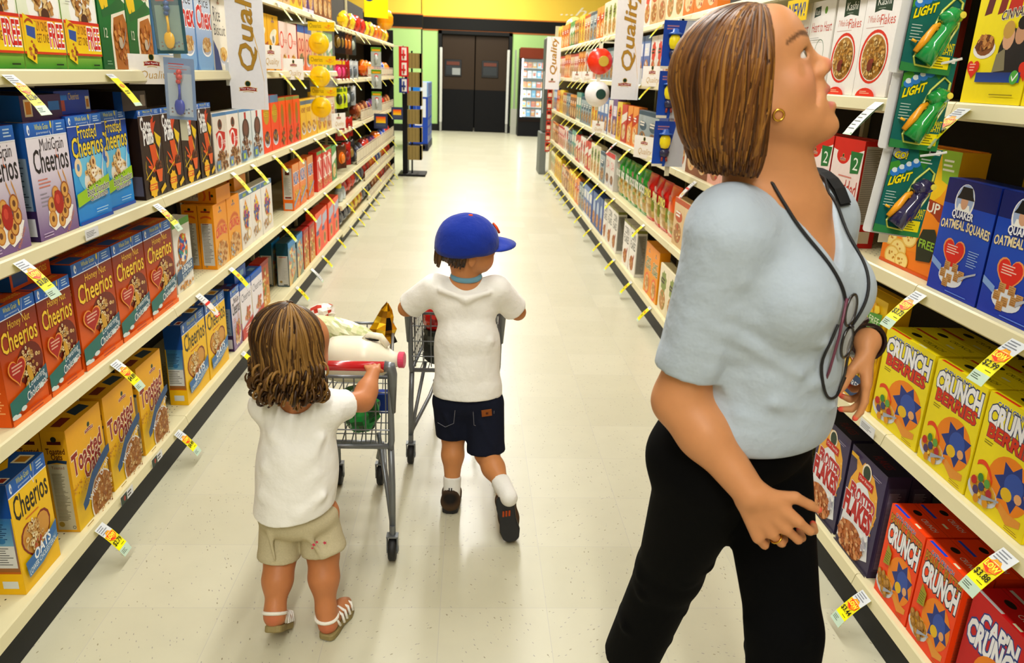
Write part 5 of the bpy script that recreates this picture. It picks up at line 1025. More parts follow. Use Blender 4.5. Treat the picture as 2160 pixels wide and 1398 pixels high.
# ---- clip strips with packs
def strip(name, x, y, z0, z1, lab, col='d8d4b8'):
    b = MB(); b.box(x - .012, x + .012, y + .004, y + .006, z0, z1, col); b.box(min(x, XL), max(x, XL), y + .004, y + .006, z1 - .012, z1, col) if x < 0 else b.box(min(x, XR + .02), max(x, XR + .02), y + .004, y + .006, z1 - .012, z1, col); xe = XL if x < 0 else XR; b.box(xe - .010, xe + .010, y + .002, y + .008, z1 - .012, (1.765 if z1 > 1.5 else z1 + .01), col); o = b.build(name, M_plast); tag(o, lab, 'clip strip', 'clip strips hanging in the aisle'); return o
strip('clip_strip', -1.005, 2.82, 1.19, 1.75, 'pale clip strip holding the two spoon packs'); strip('clip_strip', -1.012, 5.42, 1.1, 1.72, 'pale clip strip holding the three yellow disc packs')
strip('clip_strip', .987, 6.42, 1.2, 1.72, 'pale clip strip holding the red and the white ball packs'); strip('clip_strip', 1.0, 1.80, 1.10, 1.72, 'pale clip strip holding the three light toy packs')
def slab(b, w, h, t, col, r=.006, y=0.0):
    n = 4; pts = []
    for cx, cz, a0 in ((w/2 - r, r, -90), (w/2 - r, h - r, 0), (-w/2 + r, h - r, 90), (-w/2 + r, r, 180)):
        for k in range(n + 1): q = R(a0 + 90 * k / n); pts.append((cx + r * math.cos(q), cz + r * math.sin(q)))
    m = len(pts); vs = [(p[0], y, p[1]) for p in pts] + [(p[0], y + t, p[1]) for p in pts]
    b.add(vs, [tuple(range(m)), tuple(range(2 * m - 1, m - 1, -1))] + [(k, m + k, m + (k + 1) % m, (k + 1) % m) for k in range(m)], col)
M_clear = mat('clear_blister', 'e8f0f0', 0.08, alpha=0.10, spec=0.8)
def spoon_pack(x, y, z, tilt, colspoon, backc, lab, toy):
    e = thing('spoon_pack', lab, 'toy pack', (x, y, z), 0, 'spoon packs'); e.rotation_euler = (0, R(tilt), 0)
    b = MB(); slab(b, .10, .20, .002, backc); a = Art(2.0, backc); a.lines(.15, 1.6, .85, 1.85, 3, 'c84838', .3); a.rect(.1, .1, .9, 1.5, 'b8c4d0' if backc != '3c6470' else '88a49c'); a.spots(.5, .3, .4, .2, 10, .05, ['6c7c9c', '8c6c5c'], 'f'); a.emit(b, lambda u, v, l: (-.05 + u * .1, -.0005 - l, v * .1)); b.build('backing_card', M_print, e)
    b = MB(); vs = []; b.tube([(0, -.012, .13), (.002, -.014, .09), (0, -.012, .065)], [.0045, .004, .006], colspoon)
    mt = Matrix.Translation((0, -.014, .042)) @ Matrix.Diagonal((1, .35, 1.35, 1)); b.lathe([(0.001, -.02), (.011, -.016), (.0165, -.006), (.0175, .004), (.014, .014), (.006, .019)], colspoon, 16, mt)
    b.build('spoon', M_plast, e, True)
    b = MB()
    for dz, r_ in ((.155, .010), (.14, .011), (.125, .009)): b.lathe([(.001, -r_), (r_ * .8, -r_ * .6), (r_, 0), (r_ * .8, r_ * .6), (.001, r_)], toy[int(dz * 1000) % len(toy)], 10, Matrix.Translation((.003 * (dz > .13), -.014, dz)))
    b.tube([(-.012, -.014, .15), (.012, -.014, .142)], .004, toy[0], 6); b.build('handle_figure', M_plast, e, True)
    b = MB(); b.box(-.042, .042, -.026, -.001, .012, .178, 'ffffff'); bevel(b.build('blister', M_clear, e), .008, 2)
spoon_pack(-1.01, 2.80, 1.475, -2, 'f0b818', '3c6470', 'spoon pack with a yellow spoon hanging on the left', ['2c5c3c', 'c83020', '3c5c94'])
spoon_pack(-1.0, 2.80, 1.262, 2, '2838a8', '8ca0c0', 'spoon pack with a dark blue spoon hanging on the left', ['d83828', 'e8e4e0', 'c82c20'])
def light_pack(x, y, z, tilt, toyc, lab):
    e = thing('light_toy_pack', lab, 'toy pack', (x, y, z), 0, 'light toy packs'); e.rotation_euler = (R(-4), R(tilt), R(2))
    b = MB(); slab(b, .118, .205, .002, '12382c'); a = Art(205 / 118., '1c6c68', '24786c'); A = a.A
    a.poly([(.0, 0), (1, 0), (1, .2), (.5, .12), (0, .16)], '3c8c50'); a.poly([(.5, A), (.9, A), (.72, 1.3), (.55, 1.5)], '3c8c38'); a.poly([(0, 1.1), (.3, 1.25), (.16, 1.42), (0, 1.36)], '4c9c3c')
    a.ell(.15, 1.56, .18, .14, '203040'); a.ell(.15, 1.56, .16, .12, 'a8b0b4'); a.ell(.2, 1.64, .1, .05, '2c7cd8'); a.text('GO!', .04, 1.46, .30, 1.58, 'e8d820', ol='302c18', olw=.04, off=.03, shear=.1)
    for k in range(4): a.ell(.13 + k * .13, 1.18 + k * .075, .10, .075, '3c88d8', 12); a.ell(.12 + k * .13, 1.23 + k * .075, .06, .05, 'dce8f0', 10)
    a.text('LIGHT', .06, .92, .48, 1.08, 'f4e41c', ol='284c20', olw=.04, off=.04, slope=.16, shear=.1); a.lines(.06, .52, .34, .84, 6, 'c8dcd8', .25); a.text('INSTANT', .68, .46, .98, .56, 'e8dc28', off=.03); a.text('LIGHT!', .68, .36, .96, .45, 'e8dc28', off=.03)
    a.rect(.60, .10, .94, .32, 'f0e020'); a.lines(.63, .12, .9, .30, 4, '807810', .4); a.rect(.72, 1.62, .96, A - .02, 'e4e4e0'); a.lines(.75, 1.64, .93, 1.70, 1, '303030', .7); a.lines(.6, 1.42, .92, 1.54, 2, 'd0e0dc', .4)
    a.emit(b, lambda u, v, l: (-.059 + u * .118, -.0006 - l, v * .118)); b.build('backing_card', M_print, e)
    b = MB(); slab(b, .118, .21, .001, 'e2e2e2', .008, .012); o = b.build('rear_card', M_matte, e); o.location = (-.016, .004, -.004)
    b = MB(); b.tube([(-.018, -.016, .022), (-.002, -.02, .055), (.014, -.02, .085), (.022, -.02, .105)], [.021, .017, .014, .017], toyc, 14); b.tube([(.0, -.022, .108), (.022, -.024, .118), (.040, -.022, .120)], [.012, .019, .013], toyc, 12); b.tube([(.020, -.02, .100), (.024, -.018, .070), (.014, -.018, .036)], [.008, .007, .005], toyc, 8); b.build('toy_light', mat('toy_plastic', toyc, .12, coat=.6), e, True)
    b = MB(); b.tube([(-.038, -.012, .040), (-.022, -.014, .066), (-.006, -.014, .094), (.004, -.014, .100)], [.006, .009, .007, .005], 'f0a018', 8); b.tube([(-.04, -.012, .06), (-.05, -.01, .064)], .003, 'f0b020', 6); b.tube([(-.008, -.014, .092), (.006, -.014, .088)], .004, 'f0a018', 6); b.build('toy_figure', M_plast, e, True)
    b = MB(); b.lathe([(.001, 0), (.007, .001), (.007, .003), (.001, .004)], 'e8d850', 14, Matrix.Translation((.034, -.040, .119)) @ Matrix.Rotation(R(90), 4, 'X')); b.build('toy_badge', M_plast, e)
    b = MB(); b.tube([(-.026, -.001, .015), (-.034, -.004, .03), (-.004, -.004, .09), (.01, -.004, .13), (.036, -.004, .16), (.052, -.004, .15), (.052, -.004, .10), (.03, -.004, .05), (.01, -.004, .012)], .0025, 'd8e060', 6, closed=True); b.build('blister_rim', M_plast, e)
    b = MB(); b.tube([(.005, -.004, .184), (.03, -.02, .192), (.05, -.03, .2)], .003, 'e8e8e8', 6); b.build('hanger_tab', M_plast, e)
light_pack(1.003, 1.76, 1.128, 7, '2c2850', 'green light toy pack with a dark purple torch, lowest of three')
light_pack(1.003, 1.76, 1.325, 4, '1c9840', 'green light toy pack with a green torch, middle of three')
light_pack(.995, 1.76, 1.49, 4, '1c9848', 'green light toy pack with a green torch, cut by the top edge')
def disc_pack(x, y, z, lab):
    e = thing('disc_pack', lab, 'toy pack', (x, y, z), 0, 'yellow disc packs')
    b = MB(); slab(b, .17, .055, .002, 'f0c810'); a = Art(.055 / .17, 'f0d010'); a.text('Cheerios', .06, .1, .5, .26, '806010'); a.spots(.8, .16, .14, .1, 10, .04, ['f09018', 'e8b030'], 'f'); a.emit(b, lambda u, v, l: (-.085 + u * .17, -.0006 - l, v * .17)); o = b.build('header_card', M_print, e); o.location = (.02, 0, .075)
    b = MB(); b.lathe([(.001, .014), (.030, .0145), (.032, .012), (.050, .012), (.060, .009), (.066, .002), (.067, -.006), (.062, -.006), (.058, .0), (.001, .004)], 'f6c800', 40, Matrix.Rotation(R(90), 4, 'X')); b.build('disc', M_plast, e, True)
    b = MB(); a = Art(.3); a.text('Cheerios', 0, 0, 1, .2, '9c7010'); a.emit(b, lambda u, v, l: (-.022 + u * .044, -.0152 - l, -.005 + v * .044)); b.build('disc_lettering', M_print, e)
    b = MB(); b.box(-.07, .10, .006, .010, -.085, .085, 'c8d0c0'); b.box(.03, .08, -.004, .006, -.08, .05, 'c89830'); b.build('bag_back', M_clear, e)
for i, z in enumerate((1.594, 1.388, 1.193)): disc_pack(-1.012, 5.40, z, 'round yellow flying disc pack on the left, ' + ('top', 'middle', 'bottom')[i] + ' of three')
def ball_pack(x, y, z, col, bc, lab):
    e = thing('ball_bowl', lab, 'bowl', (x, y, z), 0, 'round bowls hanging on the right')
    b = MB(); b.lathe([(.001, .052), (.04, .050), (.066, .038), (.085, .018), (.098, -.004), (.100, -.010), (.094, -.010), (.08, .012), (.001, .046)], col, 36, Matrix.Rotation(R(90), 4, 'X') ); b.build('bowl_shell', M_plast, e, True)
    b = MB(); b.lathe([(.001, .002), (.038, .0018), (.040, 0), (.001, 0)], bc, 28, Matrix.Translation((.02, -.0535, .0)) @ Matrix.Rotation(R(90), 4, 'X')); b.build('bowl_badge', M_plast, e)
    b = MB(); b.box(-.014, .014, -.004, .004, .09, .125, 'e8e4cc'); b.build('hanger', M_plast, e)
ball_pack(.989, 6.40, 1.572, 'e83010', 'c8a838', 'bright red round bowl with a gold badge hanging on the right'); ball_pack(.985, 6.40, 1.325, 'ececec', '1c4038', 'white round bowl with a dark green badge hanging on the right')
# blue packs with a plain yellow shape
for i, z in enumerate((1.505, 1.27, 1.03)):
    e = thing('blue_toy_pack', 'royal blue toy pack with a yellow shape, %s of three behind the woman' % ('top', 'middle', 'lowest')[i], 'toy pack', (1.0, 4.0, z), 0, 'royal blue toy packs')
    b = MB(); slab(b, .16, .225, .002, '1c4ca8'); a = Art(225 / 160., '1c54b8', '2048a0'); a.poly([(.42, 0), (1, 0), (1, 1.4), (.70, 1.4), (.6, .9)], 'b8bcc4'); a.lines(.1, 1.12, .6, 1.28, 2, 'a87c90', .5); a.rect(0, .0, .34, .08, 'e0dccc'); a.emit(b, lambda u, v, l: (-.08 + u * .16, -.0006 - l, v * .16)); b.build('backing_card', M_print, e)
    b = MB(); b.lathe([(.001, -.036), (.020, -.03), (.028, -.01), (.028, .014), (.02, .03), (.001, .036)], 'f0dc18', 18, Matrix.Translation((-.025, -.02, .125)) @ Matrix.Diagonal((1, .6, 1, 1))); b.build('yellow_capsule', M_plast, e, True)
    b = MB(); b.lathe([(.001, -.025), (.022, -.02), (.026, .0), (.018, .012), (.001, .014)], '2c2c4c', 16, Matrix.Translation((-.023, -.02, .075)) @ Matrix.Diagonal((1, .6, 1, 1))); b.tube([(-.033, -.02, .05), (-.035, -.02, .028)], .006, '8c3020', 8); b.tube([(-.013, -.02, .05), (-.009, -.02, .028)], .006, '8c3020', 8); b.build('dark_base', M_plast, e, True)
    b = MB(); b.lathe([(.001, 0), (.036, .002), (.034, .008), (.018, .012), (.016, .026), (.001, .03)], '2c5cb0', 16, Matrix.Translation((-.025, -.02, .158)) @ Matrix.Diagonal((1, .7, 1, 1))); b.build('blue_cap', M_plast, e, True)
strip('clip_strip', 1.01, 4.02, .98, 1.74, 'pale clip strip holding the royal blue toy packs')
b = MB(); a = Art(.4, 'f4d418'); a.text('NEW!', .1, .08, .9, .32, '1c4c94', off=.02); a.emit(b, lambda u, v, l: (-.09 + u * .18, -.0006 - l, v * .18)); b.box(-.09, .09, -.0005, .001, 0, .072, 'f0d020'); o = b.build('new_sign', M_print); o.location = (XR - .005, 2.86, 1.665); o.rotation_euler = (0, 0, R(-90)); tag(o, 'yellow NEW sign beside the white heart boxes', 'sign')
# ---------------------------------------------------------------- candy bays, far displays, cooler
rc = random.Random(5)
def puffbag(name, cols, seed, w=.16, h=.12, d=.10):
    b = MB(); r = random.Random(seed); n = 14; m = 9; vs = []
    for j in range(m + 1):
        t = j / m; k_ = math.sin(math.pi * (.06 + .88 * t)) ** .55
        for k in range(n):
            q = 2 * math.pi * k / n; c, s = math.cos(q), math.sin(q)
            vs.append(((t - .5) * w, c * d / 2 * k_ * r.uniform(.85, 1.1), h / 2 + s * h / 2 * k_ * r.uniform(.85, 1.08)))
    for j in range(m):
        for k in range(n): b.f.append([j * n + k, j * n + (k + 1) % n, (j + 1) * n + (k + 1) % n, (j + 1) * n + k]); b.c.append(cols[0] if j in (0, m - 1) else cols[(j // 3 + (k // 5)) % len(cols)])
    b.v = vs
    for j in (0, m): b.f.append([j * n + k for k in range(n)]); b.c.append(cols[0])
    for s in (-1, 1): b.box(s * w / 2 - .006 + s * .006, s * w / 2 + .006 + s * .006, -d * .28, d * .28, h * .38, h * .62, cols[0])
    return b.mesh(name, M_gloss, False)
BC = {'red': ['c8201c', 'e04030', '8c1818'], 'orange': ['f07818', 'f8a030', 'e85010'], 'blue': ['1c48b0', '3c6cd0', 'e8e8f0'], 'purple': ['4c2c6c', '7c3c80', 'c85030'], 'yellow': ['f0c818', 'f4e040', 'c87818'], 'dark': ['2c3048', '48506c', '8c90a0'], 'brown': ['7c3820', 'a85c38', 'd8a068']}
BM = {k: puffbag('candy_bag', v, i) for i, (k, v) in enumerate(BC.items())}
shn = {.335: 'second', .565: 'third', .955: 'fourth', 1.365: 'fifth', 1.775: 'top', .105: 'bottom'}
cb = defaultdict(int); todo = []
def bags(z, y0, y1, ks, n):
    for i in range(n):
        k = ks[i * len(ks) // n]; todo.append((k, z, y0 + (y1 - y0) * (i + .5) / n))
bags(.105, 6.75, 11.1, ['dark', 'yellow', 'dark', 'brown', 'red', 'brown'], 18)
bags(.335, 7.0, 11.1, ['red', 'dark', 'red', 'orange', 'blue', 'orange', 'red'], 15)
bags(.565, 7.6, 11.1, ['dark', 'red', 'purple', 'orange', 'blue', 'red'], 13)
bags(.955, 8.0, 11.1, ['brown', 'purple', 'red', 'brown'], 11)
bags(1.365, 8.6, 11.1, ['orange', 'purple', 'blue', 'orange'], 9)
bags(1.775, 7.4, 11.1, ['yellow', 'red', 'yellow', 'orange', 'yellow'], 10)
tot = defaultdict(int)
for k, z, y in todo: tot[(k, z)] += 1
for k, z, y in todo:
    cb[(k, z)] += 1; i = cb[(k, z)]; o = link('candy_bag', BM[k]); o.location = (XL - .085, y, z + .001); o.scale = (1.35, 1.1, 1.25 + .2 * rc.random()); o.rotation_euler = (0, 0, R(90 + rc.uniform(-6, 6)))
    tag(o, 'shiny %s candy bag, %s of %d that colour on the %s candy shelf' % (k, ordn(i - 1), tot[(k, z)], shn[z]) if tot[(k, z)] > 1 else 'shiny %s candy bag alone in colour on the %s candy shelf' % (k, shn[z]), 'candy bag', 'candy bags in the far left bays')
# slotted guards in front of the bags
M_guard = mat('cream_guard', 'd8ccb0', .4)
for i, (z, y0, h) in enumerate(((.105, 8.4, .08), (.335, 8.2, .09), (.565, 7.65, .13), (.955, 8.0, .10), (1.365, 8.6, .10))):
    b = MB(); ln = 11.2 - y0; n = int(ln / .22)
    b.box(0, .004, 0, ln, 0, .012, 'ffffff'); b.box(0, .004, 0, ln, h - .008, h, 'ffffff')
    for k in range(n + 1): b.box(0, .004, k * ln / n, k * ln / n + .012, .012, h - .008, 'ffffff')
    for k in range(n): b.box(.001, .003, k * ln / n + .02, (k + 1) * ln / n - .008, .02, h - .016, 'ffffff')
    o = b.build('bin_guard', M_guard); o.location = (XL - .008, y0, z + .0005); tag(o, 'cream slotted guard along the %s candy shelf' % shn[z], 'shelf guard', 'slotted guards of the candy shelves')
# hanging blister packs on pegs at the front of the candy bays
def peg_pack(side_y, z, cols, lab, w=.11, h=.17, x=None):
    e = thing('toy_blister_pack', lab, 'toy pack', (x or (XL - .02), side_y, z), R(90), 'toys hanging on pegs in the candy bays'); e.rotation_euler = (0, 0, R(60))
    b = MB(); slab(b, w, h, .002, cols[0]); a = Art(h / w, cols[0], cols[1]); a.ell(.5, h / w * .45, .34, h / w * .26, cols[2], 14); a.rect(.1, h / w * .78, .9, h / w * .95, cols[3]); a.emit(b, lambda u, v, l: (-w/2 + u * w, -.0006 - l, v * w)); b.build('backing_card', M_print, e)
    b = MB(); b.lathe([(.001, -.03), (.02, -.022), (.026, 0), (.02, .022), (.001, .03)], cols[2], 12, Matrix.Translation((0, -.014, h * .42)) @ Matrix.Diagonal((1, .5, 1.3, 1))); b.build('toy', M_plast, e, True)
    b = MB(); b.tube([(0, .30, h - .01), (0, -.02, h - .008), (0, -.026, h + .01)], .003, 'd8dce0', 6); b.build('peg_hook', M_plast, e)
pk = [('black', ['18181c', '24242c', '8c6c28', '3c3c44']), ('brown', ['4c2c1c', '8c5028', 'e88020', '5c3824']), ('crimson', ['8c1830', 'c02848', 'e8407c', 'e8c820']), ('yellow-green', ['c8d820', 'e0e828', '3c4420', '6c8c20']), ('deep red', ['a01814', 'b82018', '7c1010', 'c83020']), ('silver', ['9ca4a8', 'c8ccd0', '5c646c', 'e0e4e4']), ('dark grey', ['343c3c', '586060', 'a8b0a0', '202424'])]
k = 0
for col, (z, ys) in enumerate(((1.56, (6.80, 6.98, 7.16, 7.36, 7.6)), (1.34, (6.80, 6.98, 7.18, 7.4, 7.7)), (1.12, (6.80, 7.0, 7.22, 7.5)), (.86, (6.80, 7.02, 7.26)), (.62, (6.85, 7.1, 7.35)))):
    for j, y in enumerate(ys):
        p = pk[(col * 2 + j * 3) % 7] if col != 0 else pk[(0, 0, 1, 1, 6)[j]]
        if col == 3: p = pk[4]
        if col == 2: p = pk[(3, 3, 6, 5)[j]]
        if col == 1: p = pk[(2, 2, 4, 5, 5)[j]]
        peg_pack(y, z, p[1], '%s blister toy on a peg, %s from the front in the %s peg row' % (p[0], ordn(j), ORD[col]), h=.2 if col in (0, 4) else .17, w=.12)
# two hanging strips further back and the flag-coloured packs at the end
for i, z in enumerate((1.43, 1.21, .99)):
    e = thing('brush_pack', 'grey and green brush pack with a red dot, %s of three' % ('top', 'middle', 'bottom')[i], 'brush pack', (-1.075 + .05, 8.6, z + .04), 0, 'brush packs on a strip')
    b = MB(); slab(b, .105, .19, .002, 'a8aca4'); a = Art(1.8, 'b4b8b0'); a.rect(0, 1.4, 1, 1.8, '6c9c1c'); a.rect(.1, 1.45, .9, 1.62, 'e8a818'); a.ell(.5, 1.12, .18, .14, 'e84020'); a.ell(.5, .8, .2, .14, 'd8dcd8'); a.lines(.3, .1, .7, .6, 4, '788078', .3); a.emit(b, lambda u, v, l: (-.0525 + u * .105, -.0006 - l, v * .105)); b.build('backing_card', M_print, e)
    b = MB(); b.tube([(0, -.01, .03), (0, -.012, .12)], [.008, .012], 'c4c8c4', 8); b.build('brush_handle', M_plast, e, True)
for i, (z, c) in enumerate(((1.55, 'c82020'), (1.36, 'c82020'), (1.15, '24387c'))):
    e = thing('striped_pack', '%s and white pack hanging at the end of the candy bay, %s of three' % ('red' if i < 2 else 'navy', ('top', 'middle', 'bottom')[i]), 'hanging pack', (-.945, 11.0, z), 0, 'striped packs at the bay end')
    b = MB(); slab(b, .13, .19, .002, c); a = Art(1.46, c); a.rect(.3, .14, .8, 1.36, 'e8e4dc'); a.rect(.2, .55, .7, .75, c); a.rect(.88, 0, 1, 1.46, 'c82020'); a.emit(b, lambda u, v, l: (-.065 + u * .13, -.0006 - l, v * .13)); b.build('backing_card', M_print, e)
    b = MB(); b.tube([(0, -.012, .04), (0, -.012, .15)], .012, c, 8); b.build('handle_shape', M_plast, e, True)
for i, (x, y) in enumerate(((-1.02, 8.9), (-1.0, 10.6))):
    b = MB(); slab(b, .15, .16, .002, '343c5c'); a = Art(1.06, '3c4464'); a.rect(.15, .4, .85, .85, 'f0d020', 'e8401c'); a.rect(.15, .15, .85, .32, '50586c'); a.emit(b, lambda u, v, l: (-.075 + u * .15, -.0006 - l, v * .15)); o = b.build('shelf_talker', M_print); o.location = (x, y, .82); tag(o, 'navy card with a red to yellow square, %s one over the candy guard' % ('nearer', 'farther')[i], 'sign card')
# two drink-like bottles at the front of the candy bay
for i, (cc, y) in enumerate((('f0e020', 6.86), ('a01838', 7.02))):
    e = thing('sauce_bottle', 'squat bottle with a %s cap at the front of the candy bay' % ('yellow', 'crimson')[i], 'bottle', (XL - .06, y, .331), 0, 'bottles in the candy bay')
    b = MB(); b.lathe([(.032, 0), (.036, .004), (.037, .05), (.034, .09), (.022, .115), (.020, .125)], ['8c98a0', 'c8d4dc', 'c8d4dc', '9cb0c0', cc], 18); b.build('bottle_body', M_plast, e, True)
    b = MB(); b.lathe([(.026, .120), (.028, .122), (.028, .15), (.022, .165), (.012, .17)], cc, 18); b.build('bottle_cap', M_plast, e, True)
# black rack with brown hanging cards at the end of the left run
e = thing('spinner_rack', 'black wire rack with brown cards at the end of the left run', 'rack', (-.93, 11.55, 0))
b = MB(); b.box(-.13, .26, -.3, .18, 0, .03, '0e0e10'); bevel(b.build('base_plate', M_dark, e), .006)
b = MB(); b.box(-.07, .0, -.18, .10, .03, 1.72, '0c0c0e'); b.build('side_frame', M_dark, e)
b = MB(); b.tube([(.06, -.1, .03), (.06, -.1, 1.7)], .012, '18181a', 8); b.build('pole', M_dark, e)
for i in range(6):
    b = MB(); z = .22 + i * .25; b.box(.0, .20, -.16, -.12, z, z + .20, '8c7844'); b.box(.17, .20, -.16, .06, z, z + .20, 'a08c54')
    for q in range(4): b.box(.02 + q * .045, .024 + q * .045, -.162, -.159, z + .01, z + .19, '5c4c28')
    b.build('brown_card', M_matte, e)
# stacked blue cases on a pallet
e = thing('case_display', 'tall stack of blue and white cases on a dark pallet beyond the left run', 'display', (-1.0, 15.2, 0))
b = MB(); b.box(-.20, .16, -.2, 1.3, 0, .03, '24283c'); b.box(-.20, .16, -.2, 1.3, .10, .13, '24283c')
for x in (-.20, -.05, .10): b.box(x, x + .06, -.2, 1.3, .03, .10, '181c2c')
b.build('pallet', M_dark, e)
for i, (z0, z1) in enumerate(((.131, .28), (.281, .43), (.431, .58), (.581, .98), (.981, 1.24))):
    b = MB(); b.box(-.19, .15, -.19, 1.28, z0, z1 - .002, '2c50a8' if i < 4 else '7c98c8'); w = .34; a = Art((z1 - z0) / w, '2850b0' if i < 4 else '8cb0d8')
    A = a.A
    if i < 3: a.rect(.3, .1, .7, A - .06, 'e8ecf4'); a.rect(.36, .16, .62, A - .12, 'd83838')
    elif i == 3: a.rect(.62, .1, .9, A - .1, 'e0e4ea'); a.ell(.2, .3, .1, .1, 'e8ecf4'); a.ell(.2, .8, .1, .1, 'e8ecf4'); a.rect(.36, 0, .4, A, '6c88c8')
    else: a.ell(.35, .4, .22, .25, '2c88e0'); a.rect(.62, 0, .95, A, 'e0e8f0')
    a.emit(b, lambda u, v, l: (-.19 + u * w, -.191 - l * 3, z0 + v * w))
    for q in range(6): b.box(.1505, .152, -.1 + q * .22, .08 + q * .22, z0 + .02, z1 - .02, ['5c6c9c', '8c98b0', '44588c'][q % 3])
    b.build('case_layer', M_print, e)
# freezer / cooler by the far wall
e = thing('glass_door_cooler', 'tall black cooler with lit shelves of packages by the back wall', 'cooler', (1.09, 19.5, 0))
b = MB(); b.box(0, 1.4, .55, .6, 0, 2.03, '141414'); b.box(0, .04, 0, .55, 0, 2.03, '161616'); b.box(1.36, 1.4, 0, .55, 0, 2.03, '161616'); b.box(.04, 1.36, 0, .55, 0, .36, '121214'); b.box(.04, 1.36, 0, .55, 1.84, 2.03, '1a1412'); b.box(0, 1.4, -.01, 0, .36, .46, '241814'); b.build('cabinet', M_dark, e)
b = MB(); b.box(-.01, 1.41, -.04, -.005, 1.80, 2.05, '6c2c18'); bevel(b.build('header', M_dark, e), .02)
b = MB(); b.box(.0, .05, -.03, 0, .4, 1.8, '141414'); b.box(.62, .68, -.03, 0, .4, 1.8, '141414'); b.box(1.35, 1.4, -.03, 0, .4, 1.8, '141414'); b.box(.05, 1.35, -.03, 0, .40, .46, '141414'); b.build('door_frame', M_dark, e)
M_lit = mat('cooler_strip_light', 'e8f4ff', .5, emit='e8f4ff', estr=9.0)
b = MB(); b.box(.055, .08, .02, .05, .46, 1.80, 'ffffff'); b.box(.60, .62, .02, .05, .46, 1.8, 'ffffff'); b.build('strip_light', M_lit, e)
for i in range(6):
    b = MB(); z = .46 + i * .225; b.box(.045, 1.355, .04, .53, z, z + .012, 'c8d0d4'); sh = b.build('cooler_shelf', M_dark, e)
    if i == 5: continue
M_glass = mat('cooler_glass', 'e0f0f0', .02, alpha=.12, spec=.8)
b = MB(); b.box(.05, .62, -.02, -.014, .46, 1.80, 'ffffff'); b.box(.68, 1.35, -.02, -.014, .46, 1.80, 'ffffff'); b.build('glass_door', M_glass, e)
cc = ['e8ecec', 'e8903c', '5cb0d8', 'f0b850', 'c87848', 'a8d0e0', 'f4f4f0', 'd85c3c']
for i in range(6):
    for j in range(5):
        c = cc[(i * 3 + j * 2) % 8]; b = MB(); w = .095; b.box(-w/2, w/2, 0, .16, 0, .13 if i % 2 else .16, c); a = Art(1.3, c); a.ell(.5, .7, .34, .3, cc[(i + j + 1) % 8]); a.rect(.1, 1.0, .9, 1.2, cc[(i + 2 * j + 4) % 8]); a.emit(b, lambda u, v, l: (-w/2 + u * w, -.001 - l * 2, v * w))
        o = b.build('chilled_package', M_print); bevel(o, .006); o.location = (1.09 + .14 + j * .112, 19.60, .473 + i * .225)
        tag(o, 'small chilled package in the cooler, %s along shelf %s from the bottom' % (ordn(j), ordn(i)), 'package', 'packages in the cooler')
# dark steel end of the facing case at the far right end
e = thing('steel_end_case', 'grey steel case end standing beyond the right shelving', 'display case', (1.02, 12.0, 0))
b = MB(); b.box(0, .10, 0, .5, .0, .62, '70746e'); bevel(b.build('base_panel', M_dark, e), .01)
b = MB(); b.box(.03, .5, .02, .5, .62, 1.98, '4c504c'); bevel(b.build('side_panel', M_dark, e), .03, 3)
b = MB(); b.box(.02, .03, .1, .14, .9, 1.5, 'b8bcb8'); b.build('chrome_rail', M_dark, e)
# red and white vertical strip of small packs at the right end
for i in range(6):
    b = MB(); b.box(-.035, .035, -.012, 0, 0, .13, 'b83024'); a = Art(1.85, 'c03828'); a.rect(.15, .3, .85, 1.0, 'e8d8c0'); a.rect(.2, 1.2, .8, 1.6, '5c1810'); a.emit(b, lambda u, v, l: (-.035 + u * .07, -.0122 - l, v * .07)); o = b.build('snack_packet', M_gloss); o.location = (1.06, 11.2, .42 + i * .145); tag(o, 'small red packet on the strip at the right run end, %s from the bottom' % ordn(i), 'snack packet', 'red packets at the end of the right run')
strip('clip_strip', 1.06, 11.2, .40, 1.32, 'pale clip strip holding the small red packets')
# orange mesh bag and odd rounded things above the far bays
b = MB(); b.lathe([(.001, 0), (.07, .02), (.10, .08), (.10, .16), (.07, .22), (.02, .25)], ['f0a818', 'f4b820', 'f0a010', 'f4c020', 'e89010'], 18); o = b.build('orange_ball_bag', M_gloss, None, True); o.location = (-1.12, 10.4, 1.905); o.scale = (1, 1, 1.0); tag(o, 'rounded orange bag on top of the far candy bay', 'bag')
b = MB(); b.lathe([(.12, 0), (.14, .04), (.14, .24), (.11, .34), (.05, .40), (.001, .41)], 'f0e07c', 22); o = b.build('yellow_dome', M_plast, None, True); o.location = (1.32, 10.95, 1.787); tag(o, 'tall pale yellow domed tub on the far right top shelf', 'tub')
b = MB(); b.box(-.003, .003, -.15, .15, 0, .42, 'f4e018'); a = Art(1.4, 'f4e018'); a.ell(.2, .9, .3, .36, '2c4470'); a.ell(.2, .9, .2, .25, 'f0dc30'); a.emit(b, lambda u, v, l: (.0035 + l * 2, -.15 + u * .3, v * .3)); o = b.build('yellow_top_sign', M_print); o.location = (-1.11, 9.4, 1.99); o.rotation_euler = (0, 0, R(-55)); tag(o, 'bright yellow header sign above the far candy bay', 'sign')

strip('clip_strip', -.945, 11.0, 1.14, 1.75, 'pale clip strip holding the red and navy striped packs')
b = None
